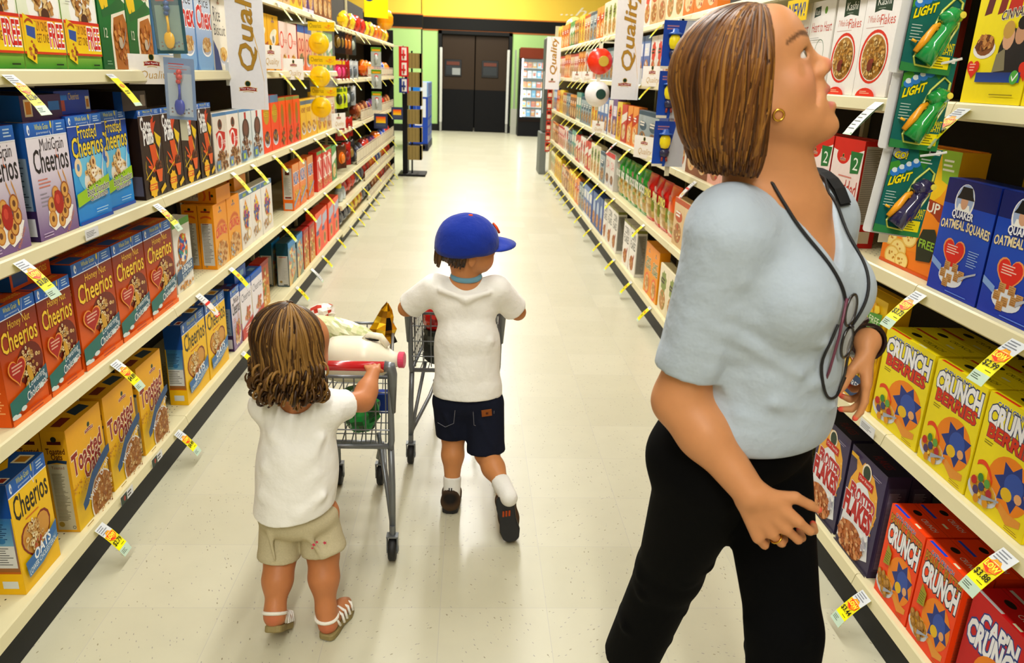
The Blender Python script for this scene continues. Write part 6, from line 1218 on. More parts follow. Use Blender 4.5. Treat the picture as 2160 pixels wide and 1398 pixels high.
# ---------------------------------------------------------------- children's shopping carts
M_grey = mat('grey_cart_metal', '74787c', .35, metal=.5, noise=.06, nscale=20)
M_rub = mat('black_rubber', '0e0e10', .6, noise=.1); M_red = mat('red_handle_plastic', 'c01820', .2, coat=.4)
def wheel(e, x, y, fz, caster=True):
    b = MB(); mt = Matrix.Translation((x, y, .038)) @ Matrix.Rotation(R(90), 4, 'Y')
    b.lathe([(.012, -.011), (.032, -.012), (.038, -.008), (.038, .008), (.032, .012), (.012, .011)], '0e0e10', 22, mt); w = b.build('wheel', M_rub, e, True)
    b = MB(); b.lathe([(.004, -.019), (.011, -.018), (.011, .018), (.004, .019)], 'b8bcc0', 12, mt); b.build('axle', M_grey, w, True)
    b = MB()
    for s in (-1, 1):
        b.box(x + s * .016 - .0015, x + s * .016 + .0015, y - .014, y + .014, .030, .085, '8c9094')
    b.box(x - .018, x + .018, y - .014, y + .014, .083, .088, '8c9094'); b.tube([(x, y, .085), (x, y, fz)], .008, '8c9094'); b.build('caster_fork', M_grey, e)
def cart(loc, label):
    e = thing('toy_shopping_cart', label, 'shopping cart', loc, 0, 'small grey carts pushed by the children')
    hw, fw = .165, .09; T = lambda nm, pts, r=.009, n=10, par=e: (lambda b: (b.tube(pts, r, '74787c', n), b.build(nm, M_grey, par, True))[1])(MB())
    b = MB(); b.tube([(-hw + .012, -.03, .655), (hw - .012, -.03, .655)], .0145, 'c01820', 14); b.build('handle', M_red, e, True)
    for s in (-1, 1):
        b = MB(); b.tube([(s * (hw - .014), -.03, .655), (s * (hw + .004), -.03, .653), (s * (hw + .008), -.022, .63), (s * (hw + .006), .0, .50)], [.0165, .017, .014, .008], '6c7074', 10); b.build('handle_bracket', M_grey, e, True)
        T('side_tube', [(s * (hw + .002), -.02, .64), (s * hw, .0, .50), (s * hw, .015, .40), (s * (hw - .004), .01, .375)])
        T('rear_leg', [(s * (hw - .004), .02, .39), (s * hw, .01, .25), (s * hw, .0, .09)], .010)
        T('brace', [(s * (hw - .05), .10, .385), (s * (hw - .015), .03, .20), (s * hw, .005, .10)], .007)
        T('base_rail', [(s * hw, .01, .125), (s * (fw + .02), .30, .15), (s * fw, .46, .16)], .008)
        T('top_rim', [(s * hw, .0, .615), (s * (hw - .02), .25, .605), (s * (fw + .03), .53, .60)], .005)
        T('floor_rail', [(s * (hw - .004), .01, .385), (s * (hw - .03), .25, .395), (s * (fw + .015), .52, .41)], .007)
    T('floor_crossbar', [(-hw, .012, .382), (hw, .012, .382)], .008); T('front_rim', [(-fw - .03, .53, .60), (fw + .03, .53, .60)], .005); T('front_floor_bar', [(-fw - .015, .52, .41), (fw + .015, .52, .41)], .006)
    T('back_rim', [(-hw, .0, .61), (hw, .0, .61)], .005)
    T('lower_hoop', [(-fw + .01, .36, .16), (-fw, .33, .21), (-fw + .02, .33, .235), (fw - .02, .33, .235), (fw, .33, .21), (fw - .01, .36, .16)], .008)
    b = MB(); b.box(-fw - .012, fw + .012, .445, .475, .150, .158, '74787c'); b.tube([(-fw, .46, .165), (fw, .46, .165)], .008, '74787c', 8); b.build('front_axle_bar', M_grey, e)
    # basket wires: one mesh per wall
    b = MB()
    for k in range(11): x = -hw + .015 + k * (2 * hw - .03) / 10; b.tube([(x, .002, .61), (x, .004, .50), (x * .98, .014, .395)], .0022, '85898c', 5)
    for z in (.56, .50, .44): b.tube([(-hw, .004, z), (hw, .004, z)], .0022, '85898c', 5)
    b.build('rear_grid', M_grey, e)
    for s in (-1, 1):
        b = MB()
        for k in range(17):
            t = k / 16; xt = hw + (fw + .03 - hw) * t; xb = hw - .004 + (fw + .015 - hw + .004) * t; y = .01 + .52 * t
            b.tube([(s * xt, y, .61 - .01 * t), (s * xb, y, .387 + .022 * t)], .002, '85898c', 5)
        for z in (.55, .49, .43): b.tube([(s * (hw - .001), .01, z), (s * (fw + .025), .53, z + .005)], .002, '85898c', 5)
        b.build('side_grid', M_grey, e)
    b = MB()
    for k in range(9): x = (-1 + k / 4); b.tube([(x * (fw + .026), .53, .60), (x * (fw + .012), .52, .41)], .002, '85898c', 5)
    for z in (.55, .49): b.tube([(-fw - .024, .528, z), (fw + .024, .528, z)], .002, '85898c', 5)
    b.build('front_grid', M_grey, e)
    b = MB()
    for k in range(12): x = -1 + k / 5.5; b.tube([(x * (hw - .006), .012, .384), (x * (fw + .012), .52, .409)], .002, '85898c', 5)
    for k in range(1, 7): t = k / 7; w = (hw - .006) * (1 - t) + (fw + .012) * t; b.tube([(-w, .012 + .508 * t, .384 + .025 * t), (w, .012 + .508 * t, .384 + .025 * t)], .002, '85898c', 5)
    b.build('floor_grid', M_grey, e)
    for s in (-1, 1): wheel(e, s * hw, -.005, .12); wheel(e, s * (fw - .015), .46, .16)
    return e
cart((-.388, 2.085, 0), 'small grey wire cart with a red handle pushed by the curly haired child')
cart((-.05, 2.715, 0), 'small grey wire cart in front of the child in the blue cap')
# groceries
M_milk = mat('milk_plastic', 'efe9d2', .3, sss=.2)
def jug():
    e = thing('milk_jug', 'plastic milk jug with a pink cap lying across the cart', 'milk jug', (-.415, 2.20, .622)); e.rotation_euler = (0, R(88), R(-6)); e.scale = (1.12, 1.12, 1.05)
    b = MB(); n = 24; vs = []; prof = [(.0, .048), (.004, .056), (.03, .06), (.10, .06), (.125, .057), (.150, .046), (.172, .030), (.186, .021), (.198, .019)]
    for z, r_ in prof:
        for k in range(n):
            q = 2 * math.pi * k / n; c, s_ = math.cos(q), math.sin(q); p = .78 if z < .14 else 1
            vs.append((math.copysign(abs(c) ** p, c) * r_, math.copysign(abs(s_) ** p, s_) * r_, z))
    m = len(prof); fs = [(j * n + k, j * n + (k + 1) % n, (j + 1) * n + (k + 1) % n, (j + 1) * n + k) for j in range(m - 1) for k in range(n)] + [tuple(range(n - 1, -1, -1)), tuple((m - 1) * n + k for k in range(n))]
    b.add(vs, fs, 'efe9d2'); b.build('bottle', M_milk, e, True)
    b = MB(); b.lathe([(.001, 0), (.019, 0), (.022, .002), (.022, .016), (.019, .018), (.001, .018)], 'e04868', 22, Matrix.Translation((0, 0, .198))); b.build('cap', M_plast, e)
    b = MB(); b.tube([(-.054, 0, .104), (-.068, 0, .118), (-.064, 0, .15), (-.038, 0, .168)], .010, 'efe9d2', 10); b.build('grip', M_milk, e, True)
    b = MB(); b.lathe([(.001, 0), (.014, 0), (.014, .0015), (.001, .0015)], '20201c', 18, Matrix.Translation((-.0585, -.004, .125)) @ Matrix.Rotation(R(-78), 4, 'Y') @ Matrix.Diagonal((1.5, .7, 1, 1))); b.build('handle_hollow', M_matte, e)
jug()
def crumple(name, cols, n, m, fn, material, label, cat, loc, rot=(0, 0, 0), seed=1, amp=.12):
    r = random.Random(seed); b = MB()
    P = [[None] * n for _ in range(m)]
    for j in range(m):
        for k in range(n):
            x, y, z = fn(j / (m - 1), 2 * math.pi * k / n); q = 1 + r.uniform(-amp, amp); P[j][k] = (x * q, y * q, z * (1 + r.uniform(-amp, amp) * .3))
    b.v = [p for row in P for p in row]
    for j in range(m - 1):
        for k in range(n): b.f.append([j * n + k, j * n + (k + 1) % n, (j + 1) * n + (k + 1) % n, (j + 1) * n + k]); b.c.append(cols[r.randrange(len(cols))])
    b.f.append(list(range(n - 1, -1, -1))); b.c.append(cols[0]); b.f.append([(m - 1) * n + k for k in range(n)]); b.c.append(cols[0])
    o = b.build(name, material, None, False); o.location = loc; o.rotation_euler = rot; tag(o, label, cat, 'groceries in the carts'); return o
M_foil = mat('gold_foil', attr=True, rough=.22, metal=.75, bump=.3, nscale=14)
crumple('snack_bag', ['f0b010', 'd89810', '8c5c08', 'f8c838', '1c1818', 'e8a010', 'b07c10'], 9, 7, lambda t, q: (.012 * t + math.cos(q) * (.056 * (1 - t) ** .75 + .002), math.sin(q) * (.030 * (1 - t) ** .7 + .002), .135 * t), M_foil, 'shiny gold and black pointed snack bag standing in the front cart', 'snack bag', (-.300, 2.50, .575), (0, R(6), R(10)), 17, .16)
crumple('lettuce_bag', ['dfe0b4', 'e8e6c0', 'd4d8a4', 'e4e2b8', 'ccd49c'], 22, 14, lambda t, q: (-.10 + .22 * t, math.cos(q) * .045 * math.sin(math.pi * (.12 + .8 * t)) ** .6, math.sin(q) * .040 * math.sin(math.pi * (.12 + .8 * t)) ** .6), M_gloss, 'pale green bagged lettuce lying behind the milk jug', 'vegetables', (-.415, 2.42, .635), (0, R(14), R(-6)), 3, .07)
crumple('green_bag', ['0c6c2c', '14883c', '0a5424', '18a048'], 18, 10, lambda t, q: (math.cos(q) * .062 * math.sin(math.pi * (.1 + .8 * t)) ** .6, math.sin(q) * .05 * math.sin(math.pi * (.1 + .8 * t)) ** .6, .14 * t), M_gloss, 'shiny dark green bag inside the wire basket near the rear', 'bag', (-.315, 2.19, .394), (0, R(-12), 0), 5, .1)
crumple('brown_pack', ['3c3028', '50443c', '2c241c'], 14, 7, lambda t, q: (math.cos(q) * .07, math.sin(q) * .05, .06 * t), M_gloss, 'low dark brown pack on the floor of the front cart', 'package', (-.44, 2.26, .396), (0, 0, R(20)), 7, .06)
crumple('bread_bag', ['f0e8e0', 'e0d4c8', 'c84838', 'f4f0ec'], 14, 8, lambda t, q: (-.05 + .1 * t, math.cos(q) * .04 * math.sin(math.pi * (.1 + .8 * t)) ** .6, math.sin(q) * .035 * math.sin(math.pi * (.1 + .8 * t)) ** .6), M_gloss, 'white and red bag poking up beyond the curly hair', 'bag', (-.50, 2.50, .665), (0, R(-20), 0), 9, .12)
b = MB(); b.box(-.02, .02, -.01, .03, 0, .07, '2848a0'); b.box(-.05, -.02, -.01, .03, 0, .05, 'd89828'); o = b.build('small_carton', M_print); bevel(o, .003); o.location = (-.27, 2.30, .40); tag(o, 'small blue and orange carton low in the front cart', 'carton', 'groceries in the carts')
crumple('red_bag', ['c81814', 'e02818', 'a01410'], 16, 9, lambda t, q: (math.cos(q) * .05 * math.sin(math.pi * (.1 + .8 * t)) ** .6, math.sin(q) * .05 * math.sin(math.pi * (.1 + .8 * t)) ** .6, .11 * t), M_gloss, 'glossy red bag in the far cart beside the child in the blue cap', 'bag', (-.135, 2.80, .52), (0, R(10), 0), 11, .1)
crumple('dark_pack', ['3c403c', '545850', '2c302c'], 14, 8, lambda t, q: (math.cos(q) * .055, math.sin(q) * .09, .125 * t), M_matte, 'dark grey-green pack under the red bag in the far cart', 'package', (-.12, 2.84, .398), (0, 0, 0), 13, .05)
# ---------------------------------------------------------------- continuous body surfaces (implicit shapes meshed on a grid)
def V3(p): return np.array(p, dtype=np.float32)
def _prim(p, X, Y, Z):
    k = p[0]
    if k == 'c' or k == 'f':
        a, b_, ra, rb = V3(p[1]), V3(p[2]), p[3], p[4]; d = b_ - a; L2 = float(d @ d) + 1e-12
        px, py, pz = X - a[0], Y - a[1], Z - a[2]; t0 = (px * d[0] + py * d[1] + pz * d[2]) / L2; t = np.clip(t0, 0, 1)
        D = np.sqrt((px - t * d[0]) ** 2 + (py - t * d[1]) ** 2 + (pz - t * d[2]) ** 2) - (ra + (rb - ra) * t)
        if k == 'f': D = np.maximum(D, (t0 - 1) * math.sqrt(L2))
        return D
    if k == 'e':
        c, r = V3(p[1]), p[2]; px, py, pz = X - c[0], Y - c[1], Z - c[2]
        if len(p) > 3 and p[3] is not None:
            Mx = p[3]; px, py, pz = (px * Mx[0][0] + py * Mx[0][1] + pz * Mx[0][2], px * Mx[1][0] + py * Mx[1][1] + pz * Mx[1][2], px * Mx[2][0] + py * Mx[2][1] + pz * Mx[2][2])
        k0 = np.sqrt((px / r[0]) ** 2 + (py / r[1]) ** 2 + (pz / r[2]) ** 2); k1 = np.sqrt((px / r[0] ** 2) ** 2 + (py / r[1] ** 2) ** 2 + (pz / r[2] ** 2) ** 2) + 1e-9
        return k0 * (k0 - 1) / k1
    if k == 'p':   # half space n.x < d kept
        n = V3(p[1]); return X * n[0] + Y * n[1] + Z * n[2] - p[2]
def _bb(p):
    if p[0] in 'cf': a, b_ = V3(p[1]), V3(p[2]); r = max(p[3], p[4]); return np.minimum(a, b_) - r, np.maximum(a, b_) + r
    r = max(p[2]); c = V3(p[1]); return c - r, c + r
def sdf_mesh(prims, h, k=.02, cuts=(), smooth=2, lo=None, hi=None):
    """prims: ('c'|'f'|'e', ..., {'k':..}) ; cuts: (prim, k) removed afterwards"""
    bbs = [_bb(p) for p in prims]; lo_ = np.min([b_[0] for b_ in bbs], 0) - 3 * h; hi_ = np.max([b_[1] for b_ in bbs], 0) + 3 * h
    if lo is not None: lo_ = np.maximum(lo_, lo)
    if hi is not None: hi_ = np.minimum(hi_, hi)
    N = np.ceil((hi_ - lo_) / h).astype(int) + 1
    ax = [lo_[i] + h * np.arange(N[i], dtype=np.float32) for i in range(3)]
    D = np.full(tuple(N), .08, dtype=np.float32)
    def sub(bl, bh, m):
        s = []
        for i in range(3):
            a = max(0, int((bl[i] - m - lo_[i]) / h)); c = min(N[i], int((bh[i] + m - lo_[i]) / h) + 2); s.append(slice(a, max(a + 1, c)))
        return tuple(s)
    for p, bb in zip(prims, bbs):
        kk = p[-1]['k'] if isinstance(p[-1], dict) else k; q = p[:-1] if isinstance(p[-1], dict) else p
        s = sub(bb[0], bb[1], kk + 2 * h); X, Y, Z = np.meshgrid(ax[0][s[0]], ax[1][s[1]], ax[2][s[2]], indexing='ij', sparse=True)
        d = _prim(q, X, Y, Z); a = D[s]; hh = np.maximum(kk - np.abs(a - d), 0) / kk; D[s] = np.minimum(a, d) - hh * hh * kk * .25
    for c, kk in cuts:
        if isinstance(c, list):   # intersection of half spaces removed
            X, Y, Z = np.meshgrid(*ax, indexing='ij', sparse=True); d = None
            for q in c: dq = _prim(q, X, Y, Z); d = dq if d is None else np.maximum(d, dq)
            s = (slice(None),) * 3
        else:
            if c[0] == 'p': s = (slice(None),) * 3
            else: bb = _bb(c); s = sub(bb[0], bb[1], kk + 2 * h)
            X, Y, Z = np.meshgrid(ax[0][s[0]], ax[1][s[1]], ax[2][s[2]], indexing='ij', sparse=True); d = _prim(c, X, Y, Z)
        a = D[s]; nd = -d; hh = np.maximum(kk - np.abs(a - nd), 0) / kk; D[s] = np.maximum(a, nd) + hh * hh * kk * .25
    # surface nets
    S = D < 0; nx, ny, nz = D.shape; cnt = np.zeros((nx - 1, ny - 1, nz - 1), np.int8)
    for i in (0, 1):
        for j in (0, 1):
            for l in (0, 1): cnt += S[i:nx - 1 + i, j:ny - 1 + j, l:nz - 1 + l]
    act = (cnt > 0) & (cnt < 8); I = np.argwhere(act); idx = np.full(act.shape, -1, np.int32); idx[act] = np.arange(len(I))
    acc = np.zeros((len(I), 3), np.float32); n_ = np.zeros(len(I), np.float32)
    for ax_ in range(3):
        o1, o2 = [q for q in range(3) if q != ax_]
        for u in (0, 1):
            for v in (0, 1):
                c0 = np.zeros(3, int); c0[o1] = u; c0[o2] = v; c1 = c0.copy(); c1[ax_] = 1
                d0 = D[tuple((I + c0).T)]; d1 = D[tuple((I + c1).T)]; m = (d0 < 0) != (d1 < 0)
                t = d0[m] / (d0[m] - d1[m]); pt = np.tile(c0.astype(np.float32), (m.sum(), 1)); pt[:, ax_] = t; acc[m] += pt; n_[m] += 1
    P = lo_ + h * (I + acc / n_[:, None]); F = []
    for ax_ in range(3):
        o1, o2 = (ax_ + 1) % 3, (ax_ + 2) % 3
        s0 = [slice(None)] * 3; s1 = [slice(None)] * 3; s0[ax_] = slice(0, -1); s1[ax_] = slice(1, None)
        ch = S[tuple(s0)] != S[tuple(s1)]; E = np.argwhere(ch); E = E[(E[:, o1] > 0) & (E[:, o2] > 0) & (E[:, o1] < D.shape[o1] - 1) & (E[:, o2] < D.shape[o2] - 1)]
        e1 = np.zeros(3, int); e1[o1] = 1; e2 = np.zeros(3, int); e2[o2] = 1
        q = np.stack([idx[tuple((E - e1 - e2).T)], idx[tuple((E - e2).T)], idx[tuple(E.T)], idx[tuple((E - e1).T)]], 1)
        ins = S[tuple(E.T)]; q[~ins] = q[~ins][:, ::-1]; F.append(q)
    F = np.concatenate(F); F = F[(F >= 0).all(1)]
    for _ in range(smooth):
        A = np.zeros_like(P); c = np.zeros(len(P), np.float32)
        for a_, b_ in ((0, 1), (1, 2), (2, 3), (3, 0)):
            np.add.at(A, F[:, a_], P[F[:, b_]]); np.add.at(A, F[:, b_], P[F[:, a_]]); np.add.at(c, F[:, a_], 1); np.add.at(c, F[:, b_], 1)
        P = P * .5 + .5 * A / np.maximum(c, 1)[:, None]
    return P, F
def np_obj(name, P, F, col, material, parent=None, smooth=True, base=None):
    me = bpy.data.meshes.new(name); P = np.asarray(P, np.float32)
    if base is not None: P = P - np.asarray(base, np.float32)
    me.vertices.add(len(P)); me.vertices.foreach_set('co', P.ravel()); n = F.shape[1]
    me.loops.add(F.size); me.loops.foreach_set('vertex_index', F.ravel().astype(np.int32)); me.polygons.add(len(F)); me.polygons.foreach_set('loop_start', np.arange(len(F), dtype=np.int32) * n)
    me.polygons.foreach_set('loop_total', np.full(len(F), n, np.int32)) if False else None
    me.update(calc_edges=True); me.validate()
    at = me.color_attributes.new('col', 'FLOAT_COLOR', 'POINT')
    if isinstance(col, str): c = np.tile(np.array(L(col), np.float32), (len(P), 1))
    else: c = col
    at.data.foreach_set('color', c.astype(np.float32).ravel()); me.materials.append(material); me.polygons.foreach_set('use_smooth', [smooth] * len(me.polygons))
    return link(name, me, parent)
def paint(P, base, regs):
    """regs: (centre, radius, colour, softness) blended on a base colour"""
    c = np.tile(np.array(L(base), np.float32), (len(P), 1))
    for ctr, r, col, sf in regs:
        r = np.array(r if hasattr(r, '__len__') else (r, r, r), np.float32); d = np.sqrt((((P - V3(ctr)) / r) ** 2).sum(1)); w = np.clip((1 + sf - d) / max(sf, 1e-3), 0, 1)[:, None]
        c = c * (1 - w) + w * np.array(L(col), np.float32)
    return c
M_skin = mat('skin', attr=True, rough=.5, spec=.35, noise=.05, nscale=60, sss=.08)
M_hair = mat('hair', attr=True, rough=.42, spec=.3, gam=1.22, noise=.18, nscale=90)
M_cloth = mat('knit_cotton', attr=True, rough=.9, spec=.1, sheen=.15, noise=.03, nscale=13, bump=.75, bdist=.014)
M_denim = mat('woven_cloth', attr=True, rough=.95, spec=.08, noise=.14, nscale=220, bump=.15)
M_black = mat('black_trousers', '060607', .9, spec=.08, noise=.2, nscale=120)
def locks(name, paths, cols, parent, r0=.006, base=None, seed=3):
    """hair locks: tapered tubes along paths"""
    b = MB(); r = random.Random(seed)
    for p in paths:
        m = len(p); rr_ = r0 * r.uniform(.7, 1.25); b.tube(p, [rr_ * (.35 + .75 * math.sin(math.pi * min(1, .12 + .80 * i / (m - 1)))) for i in range(m)], cols[r.randrange(len(cols))], 5)
    if base is not None: b.v = [tuple(Vector(v) - Vector(base)) for v in b.v]
    return b.build(name, M_hair, parent, True)
def frame(fwd, pitch=0, roll=0):
    """columns: forward, left, up for a heading vector and an upward pitch"""
    f = Vector((fwd[0], fwd[1], 0)).normalized(); l = Vector((-f.y, f.x, 0)); u = Vector((0, 0, 1)); p = R(pitch)
    F_ = f * math.cos(p) + u * math.sin(p); U_ = -f * math.sin(p) + u * math.cos(p)
    if roll: q = R(roll); l2 = l * math.cos(q) + U_ * math.sin(q); U_ = -l * math.sin(q) + U_ * math.cos(q); l = l2
    return F_, l, U_
def surf_locks(P, F, C, n, face, gap, zbot, seed, wob=.1, crown=(0, 0), lift=.002):
    bv = BVHTree.FromPolygons([tuple(v) for v in P], [tuple(f) for f in F]); r = random.Random(seed); C = Vector(C); out = []
    for _ in range(n):
        al = face + R(r.uniform(gap, 360 - gap)); w = r.uniform(-wob, wob); th0 = r.choice((R(3), R(r.uniform(3, 60)))); zb = zbot + r.uniform(-.012, .02); q = []
        th = th0; li = lift + r.uniform(-.002, .003)
        while th < R(150) and len(q) < 40:
            a = al + w * (th - th0); d = Vector((math.sin(th) * math.cos(a) + crown[0] * math.cos(th), math.sin(th) * math.sin(a) + crown[1] * math.cos(th), math.cos(th))).normalized()
            h = bv.ray_cast(C + d * .3, -d)
            if h[0] is None: break
            p = h[0] + d * li
            if p.z < zb: break
            q.append(tuple(p)); th += R(8)
        if len(q) > 3:
            e = Vector(q[-1]); f_ = Vector((e.x - C.x, e.y - C.y, 0)).normalized(); q.append(tuple(e + Vector((0, 0, -.012)) - f_ * .003)); q.append(tuple(e + Vector((0, 0, -.022)) - f_ * .008)); out.append(q)
    return out
class Fr:
    def __init__(s, o, fwd, pitch=0, roll=0, sc=1.0): s.o = Vector(o); s.f, s.l, s.u = frame(fwd, pitch, roll); s.sc = sc
    def __call__(s, x, y, z): return s.o + (s.f * x + s.l * y + s.u * z) * s.sc
    def M(s): return [tuple(s.f), tuple(s.l), tuple(s.u)]
    def e(s, x, y, z, rx, ry, rz, **kw): t = ('e', s(x, y, z), (rx * s.sc, ry * s.sc, rz * s.sc), s.M()); return t + (kw,) if kw else t
    def c(s, a, b_, ra, rb, **kw): t = ('c', s(*a), s(*b_), ra * s.sc, rb * s.sc); return t + (kw,) if kw else t
def hand(wr, pd, pn, th, ln, curl, sc=1.0, thumb=(.5, .3), spread=.35, curls=None):
    """wr wrist, pd palm direction, pn palm normal (towards which fingers curl), th side of the thumb; returns prims, tips"""
    wr, pd, pn = Vector(wr), Vector(pd).normalized(), Vector(pn); pn = (pn - pd * pn.dot(pd)).normalized(); sd = pd.cross(pn) * th; pr = []; tips = []
    pl = ln * .50; w = ln * .23
    for i in range(4):
        o = (1.5 - i) / 1.5 * w; a = wr + sd * o * .45 + pd * ln * .05; b_ = wr + sd * o + pd * pl * (1 - .04 * abs(i - 1)); pr.append(('c', a, b_, ln * .095, ln * .062, {'k': ln * .07}))
        fl = ln * (.42, .48, .44, .34)[i]; d = (pd + sd * (.10 * (1.5 - i)) * spread * 2).normalized(); p0 = b_; c = (curls or (curl,) * 4)[i]; ang = c * .5
        for seg, q in ((.45, 1.0), (.30, 1.15), (.25, .7)):
            dd = d * math.cos(R(ang)) + pn * math.sin(R(ang)); p1 = p0 + dd * fl * seg; r0 = ln * (.052 if seg > .4 else .046 if seg > .28 else .042); pr.append(('c', p0, p1, r0, r0 * .9, {'k': ln * .018})); p0 = p1; ang += c * q
        tips.append((p0, dd))
    a = wr + sd * w * .6 + pd * ln * .12; d1 = (pd * .62 + sd * thumb[0] + pn * thumb[1]).normalized(); b1 = a + d1 * ln * .26; d2 = (pd * .85 + sd * (thumb[0] * .35) + pn * thumb[1]).normalized(); b2 = b1 + d2 * ln * .20; b3 = b2 + d2 * ln * .12
    pr += [('c', a, b1, ln * .085, ln * .062, {'k': ln * .06}), ('c', b1, b2, ln * .06, ln * .052, {'k': ln * .02}), ('c', b2, b3, ln * .052, ln * .04, {'k': ln * .02})]; tips.append((b3, d2))
    return pr, tips
# ---------------------------------------------------------------- the woman
def hs(fr, n, d): # half space n.local < d in world form
    nw = fr.f * n[0] + fr.l * n[1] + fr.u * n[2]; return ('p', tuple(nw), float(nw.dot(fr.o)) + d)
Tf = (.64, -.77); T = Fr((.51, 1.26, 0), Tf); Hc = Vector((.434, 1.228, 1.450)); H = Fr(Hc, (.966, -.259), 28, 0, .90)
WB = Vector((.50, 1.24, 0))
rsh, rel, rwr = Vector((.396, 1.160, 1.222)), Vector((.356, 1.178, .945)), Vector((.463, 1.085, .822))
lsh, lel, lwr = Vector((.637, 1.366, 1.222)), Vector((.70, 1.46, .97)), Vector((.700, 1.255, 1.030))
hr, tipr = hand(rwr, (.60, -.22, -.72), (.35, .90, .05), 1, .158, 0, curls=(38, 42, 48, 52), thumb=(.75, .35))
hl, tipl = hand(lwr, (.10, -.22, -.95), (-.75, .45, .1), -1, .150, 0, curls=(14, 34, 44, 50), thumb=(.45, .5))
EY = [H(.073, s * .034, .016) for s in (1, -1)]
prims = [
    T.e(-.01, 0, .89, .09, .14, .09), T.e(.015, 0, 1.0, .095, .13, .13), T.e(.01, 0, 1.14, .10, .145, .14), T.c((-.012, .125, 1.25), (-.012, -.125, 1.25), .048, .048, k=.06),
    T.c((.03, .11, 1.262), (.045, .02, 1.268), .016, .014, k=.02), T.c((.03, -.11, 1.262), (.045, -.02, 1.268), .016, .014, k=.02),
    ('c', T(-.012, 0, 1.255), H(-.035, 0, -.05), .060, .053, {'k': .05}), ('c', T(.03, 0, 1.27), H(.015, 0, -.085), .038, .036, {'k': .04}),
    # skull and face
    H.e(-.012, 0, .045, .095, .077, .085, k=.02), H.e(.020, 0, .005, .070, .064, .095, k=.03), H.c((.030, .035, -.045), (.062, .012, -.098), .030, .022, k=.03), H.c((.030, -.035, -.045), (.062, -.012, -.098), .030, .022, k=.03),
    H.c((-.012, .052, -.035), (.040, .030, -.085), .022, .020, k=.03), H.c((-.012, -.052, -.035), (.040, -.030, -.085), .022, .020, k=.03),
    H.e(.082, 0, -.112, .018, .020, .017, k=.02), H.e(.050, .040, -.022, .026, .026, .026, k=.03), H.e(.050, -.040, -.022, .026, .026, .026, k=.03),
    H.e(.062, 0, .062, .028, .052, .040, k=.04), H.c((.083, .014, .036), (.070, .044, .034), .0105, .009, k=.015), H.c((.083, -.014, .036), (.070, -.044, .034), .0105, .009, k=.015),
    # nose
    H.c((.086, 0, .022), (.106, 0, -.014), .0095, .0115, k=.016), H.e(.109, 0, -.017, .0135, .0135, .0120, k=.010), H.e(.099, .0145, -.023, .0130, .0075, .0090, k=.007), H.e(.099, -.0145, -.023, .0130, .0075, .0090, k=.007),
    H.e(.086, 0, -.040, .015, .017, .014, k=.012),
    # mouth region and lips
    H.e(.076, 0, -.066, .022, .031, .030, k=.02), H.c((.100, 0, -.053), (.085, .024, -.063), .0068, .0038, k=.005), H.c((.100, 0, -.053), (.085, -.024, -.063), .0068, .0038, k=.005),
    H.c((.097, .008, -.082), (.083, .023, -.070), .0075, .0038, k=.005), H.c((.097, -.008, -.082), (.083, -.023, -.070), .0075, .0038, k=.005), H.c((.097, .008, -.082), (.097, -.008, -.082), .0080, .0080, k=.005),
    # ears
    H.e(-.012, .073, -.002, .016, .007, .028, k=.008), H.e(-.012, -.073, -.002, .016, .007, .028, k=.008),
    # lids
    ('e', EY[0], (.0142, .0142, .0136), H.M(), {'k': .006}), ('e', EY[1], (.0142, .0142, .0136), H.M(), {'k': .006}),
    # arms
    ('c', rsh, rel, .050, .040, {'k': .04}), ('c', rel, rel.lerp(rwr, .35), .041, .040, {'k': .03}), ('c', rel.lerp(rwr, .35), rwr, .040, .0265, {'k': .03}),
    ('c', lsh, lel, .050, .040, {'k': .04}), ('c', lel, lel.lerp(lwr, .35), .040, .038, {'k': .03}), ('c', lel.lerp(lwr, .35), lwr, .038, .026, {'k': .03}),
    # legs
    ('c', T(-.02, -.080, .84), (.436, 1.375, .47), .070, .05), ('c', (.436, 1.375, .47), (.416, 1.53, .09), .046, .032), ('c', (.416, 1.53, .06), (.465, 1.49, .03), .03, .026),
    ('c', T(-.02, .080, .84), (.592, 1.15, .50), .070, .05), ('c', (.592, 1.15, .50), (.59, 1.02, .09), .046, .032), ('c', (.59, 1.02, .05), (.68, .93, .03), .03, .024)] + hr + hl
cuts = [(H.e(.102, 0, -.0675, .022, .021, .0072), .003),
        (H.e(.107, .0085, -.032, .0065, .0040, .006), .002), (H.e(.107, -.0085, -.032, .0065, .0040, .006), .002)]
cuts += [(H.c((.092, s * .022, -.034), (.072, s * .038, -.066), .0035, .002), .007) for s in (1, -1)]
for s, e_ in ((1, EY[0]), (-1, EY[1])): cuts.append((H.e(.086, s * .039, .0165, .020, .0150, .0062), .002))
P, F = sdf_mesh(prims, .0036, .03, cuts, 1)
regs = [(H(.060, s * .040, -.02), .018, 'd08a64', 1.2) for s in (1, -1)] + [(H(.118, 0, -.02), .010, 'cc7a5c', .9), (H(.100, 0, -.0535), .0085, 'c8705c', .4), (H(.093, .012, -.058), .0075, 'c8705c', .4), (H(.093, -.012, -.058), .0075, 'c8705c', .4), (H(.098, 0, -.082), .009, 'd07866', .4), (H(.092, .013, -.077), .0078, 'd07866', .4), (H(.092, -.013, -.077), .0078, 'd07866', .4), (H(.082, 0, -.0675), .012, '4c1c18', .3)]
bvh0 = BVHTree.FromPolygons([tuple(v) for v in P], [tuple(f) for f in F])
def on_face(ph, z): d = (H.f * math.cos(R(ph)) + H.l * math.sin(R(ph))); o = H(0, 0, z); h = bvh0.ray_cast(o + d * .25, -d); return tuple(h[0]) if h[0] is not None else tuple(o + d * .09)
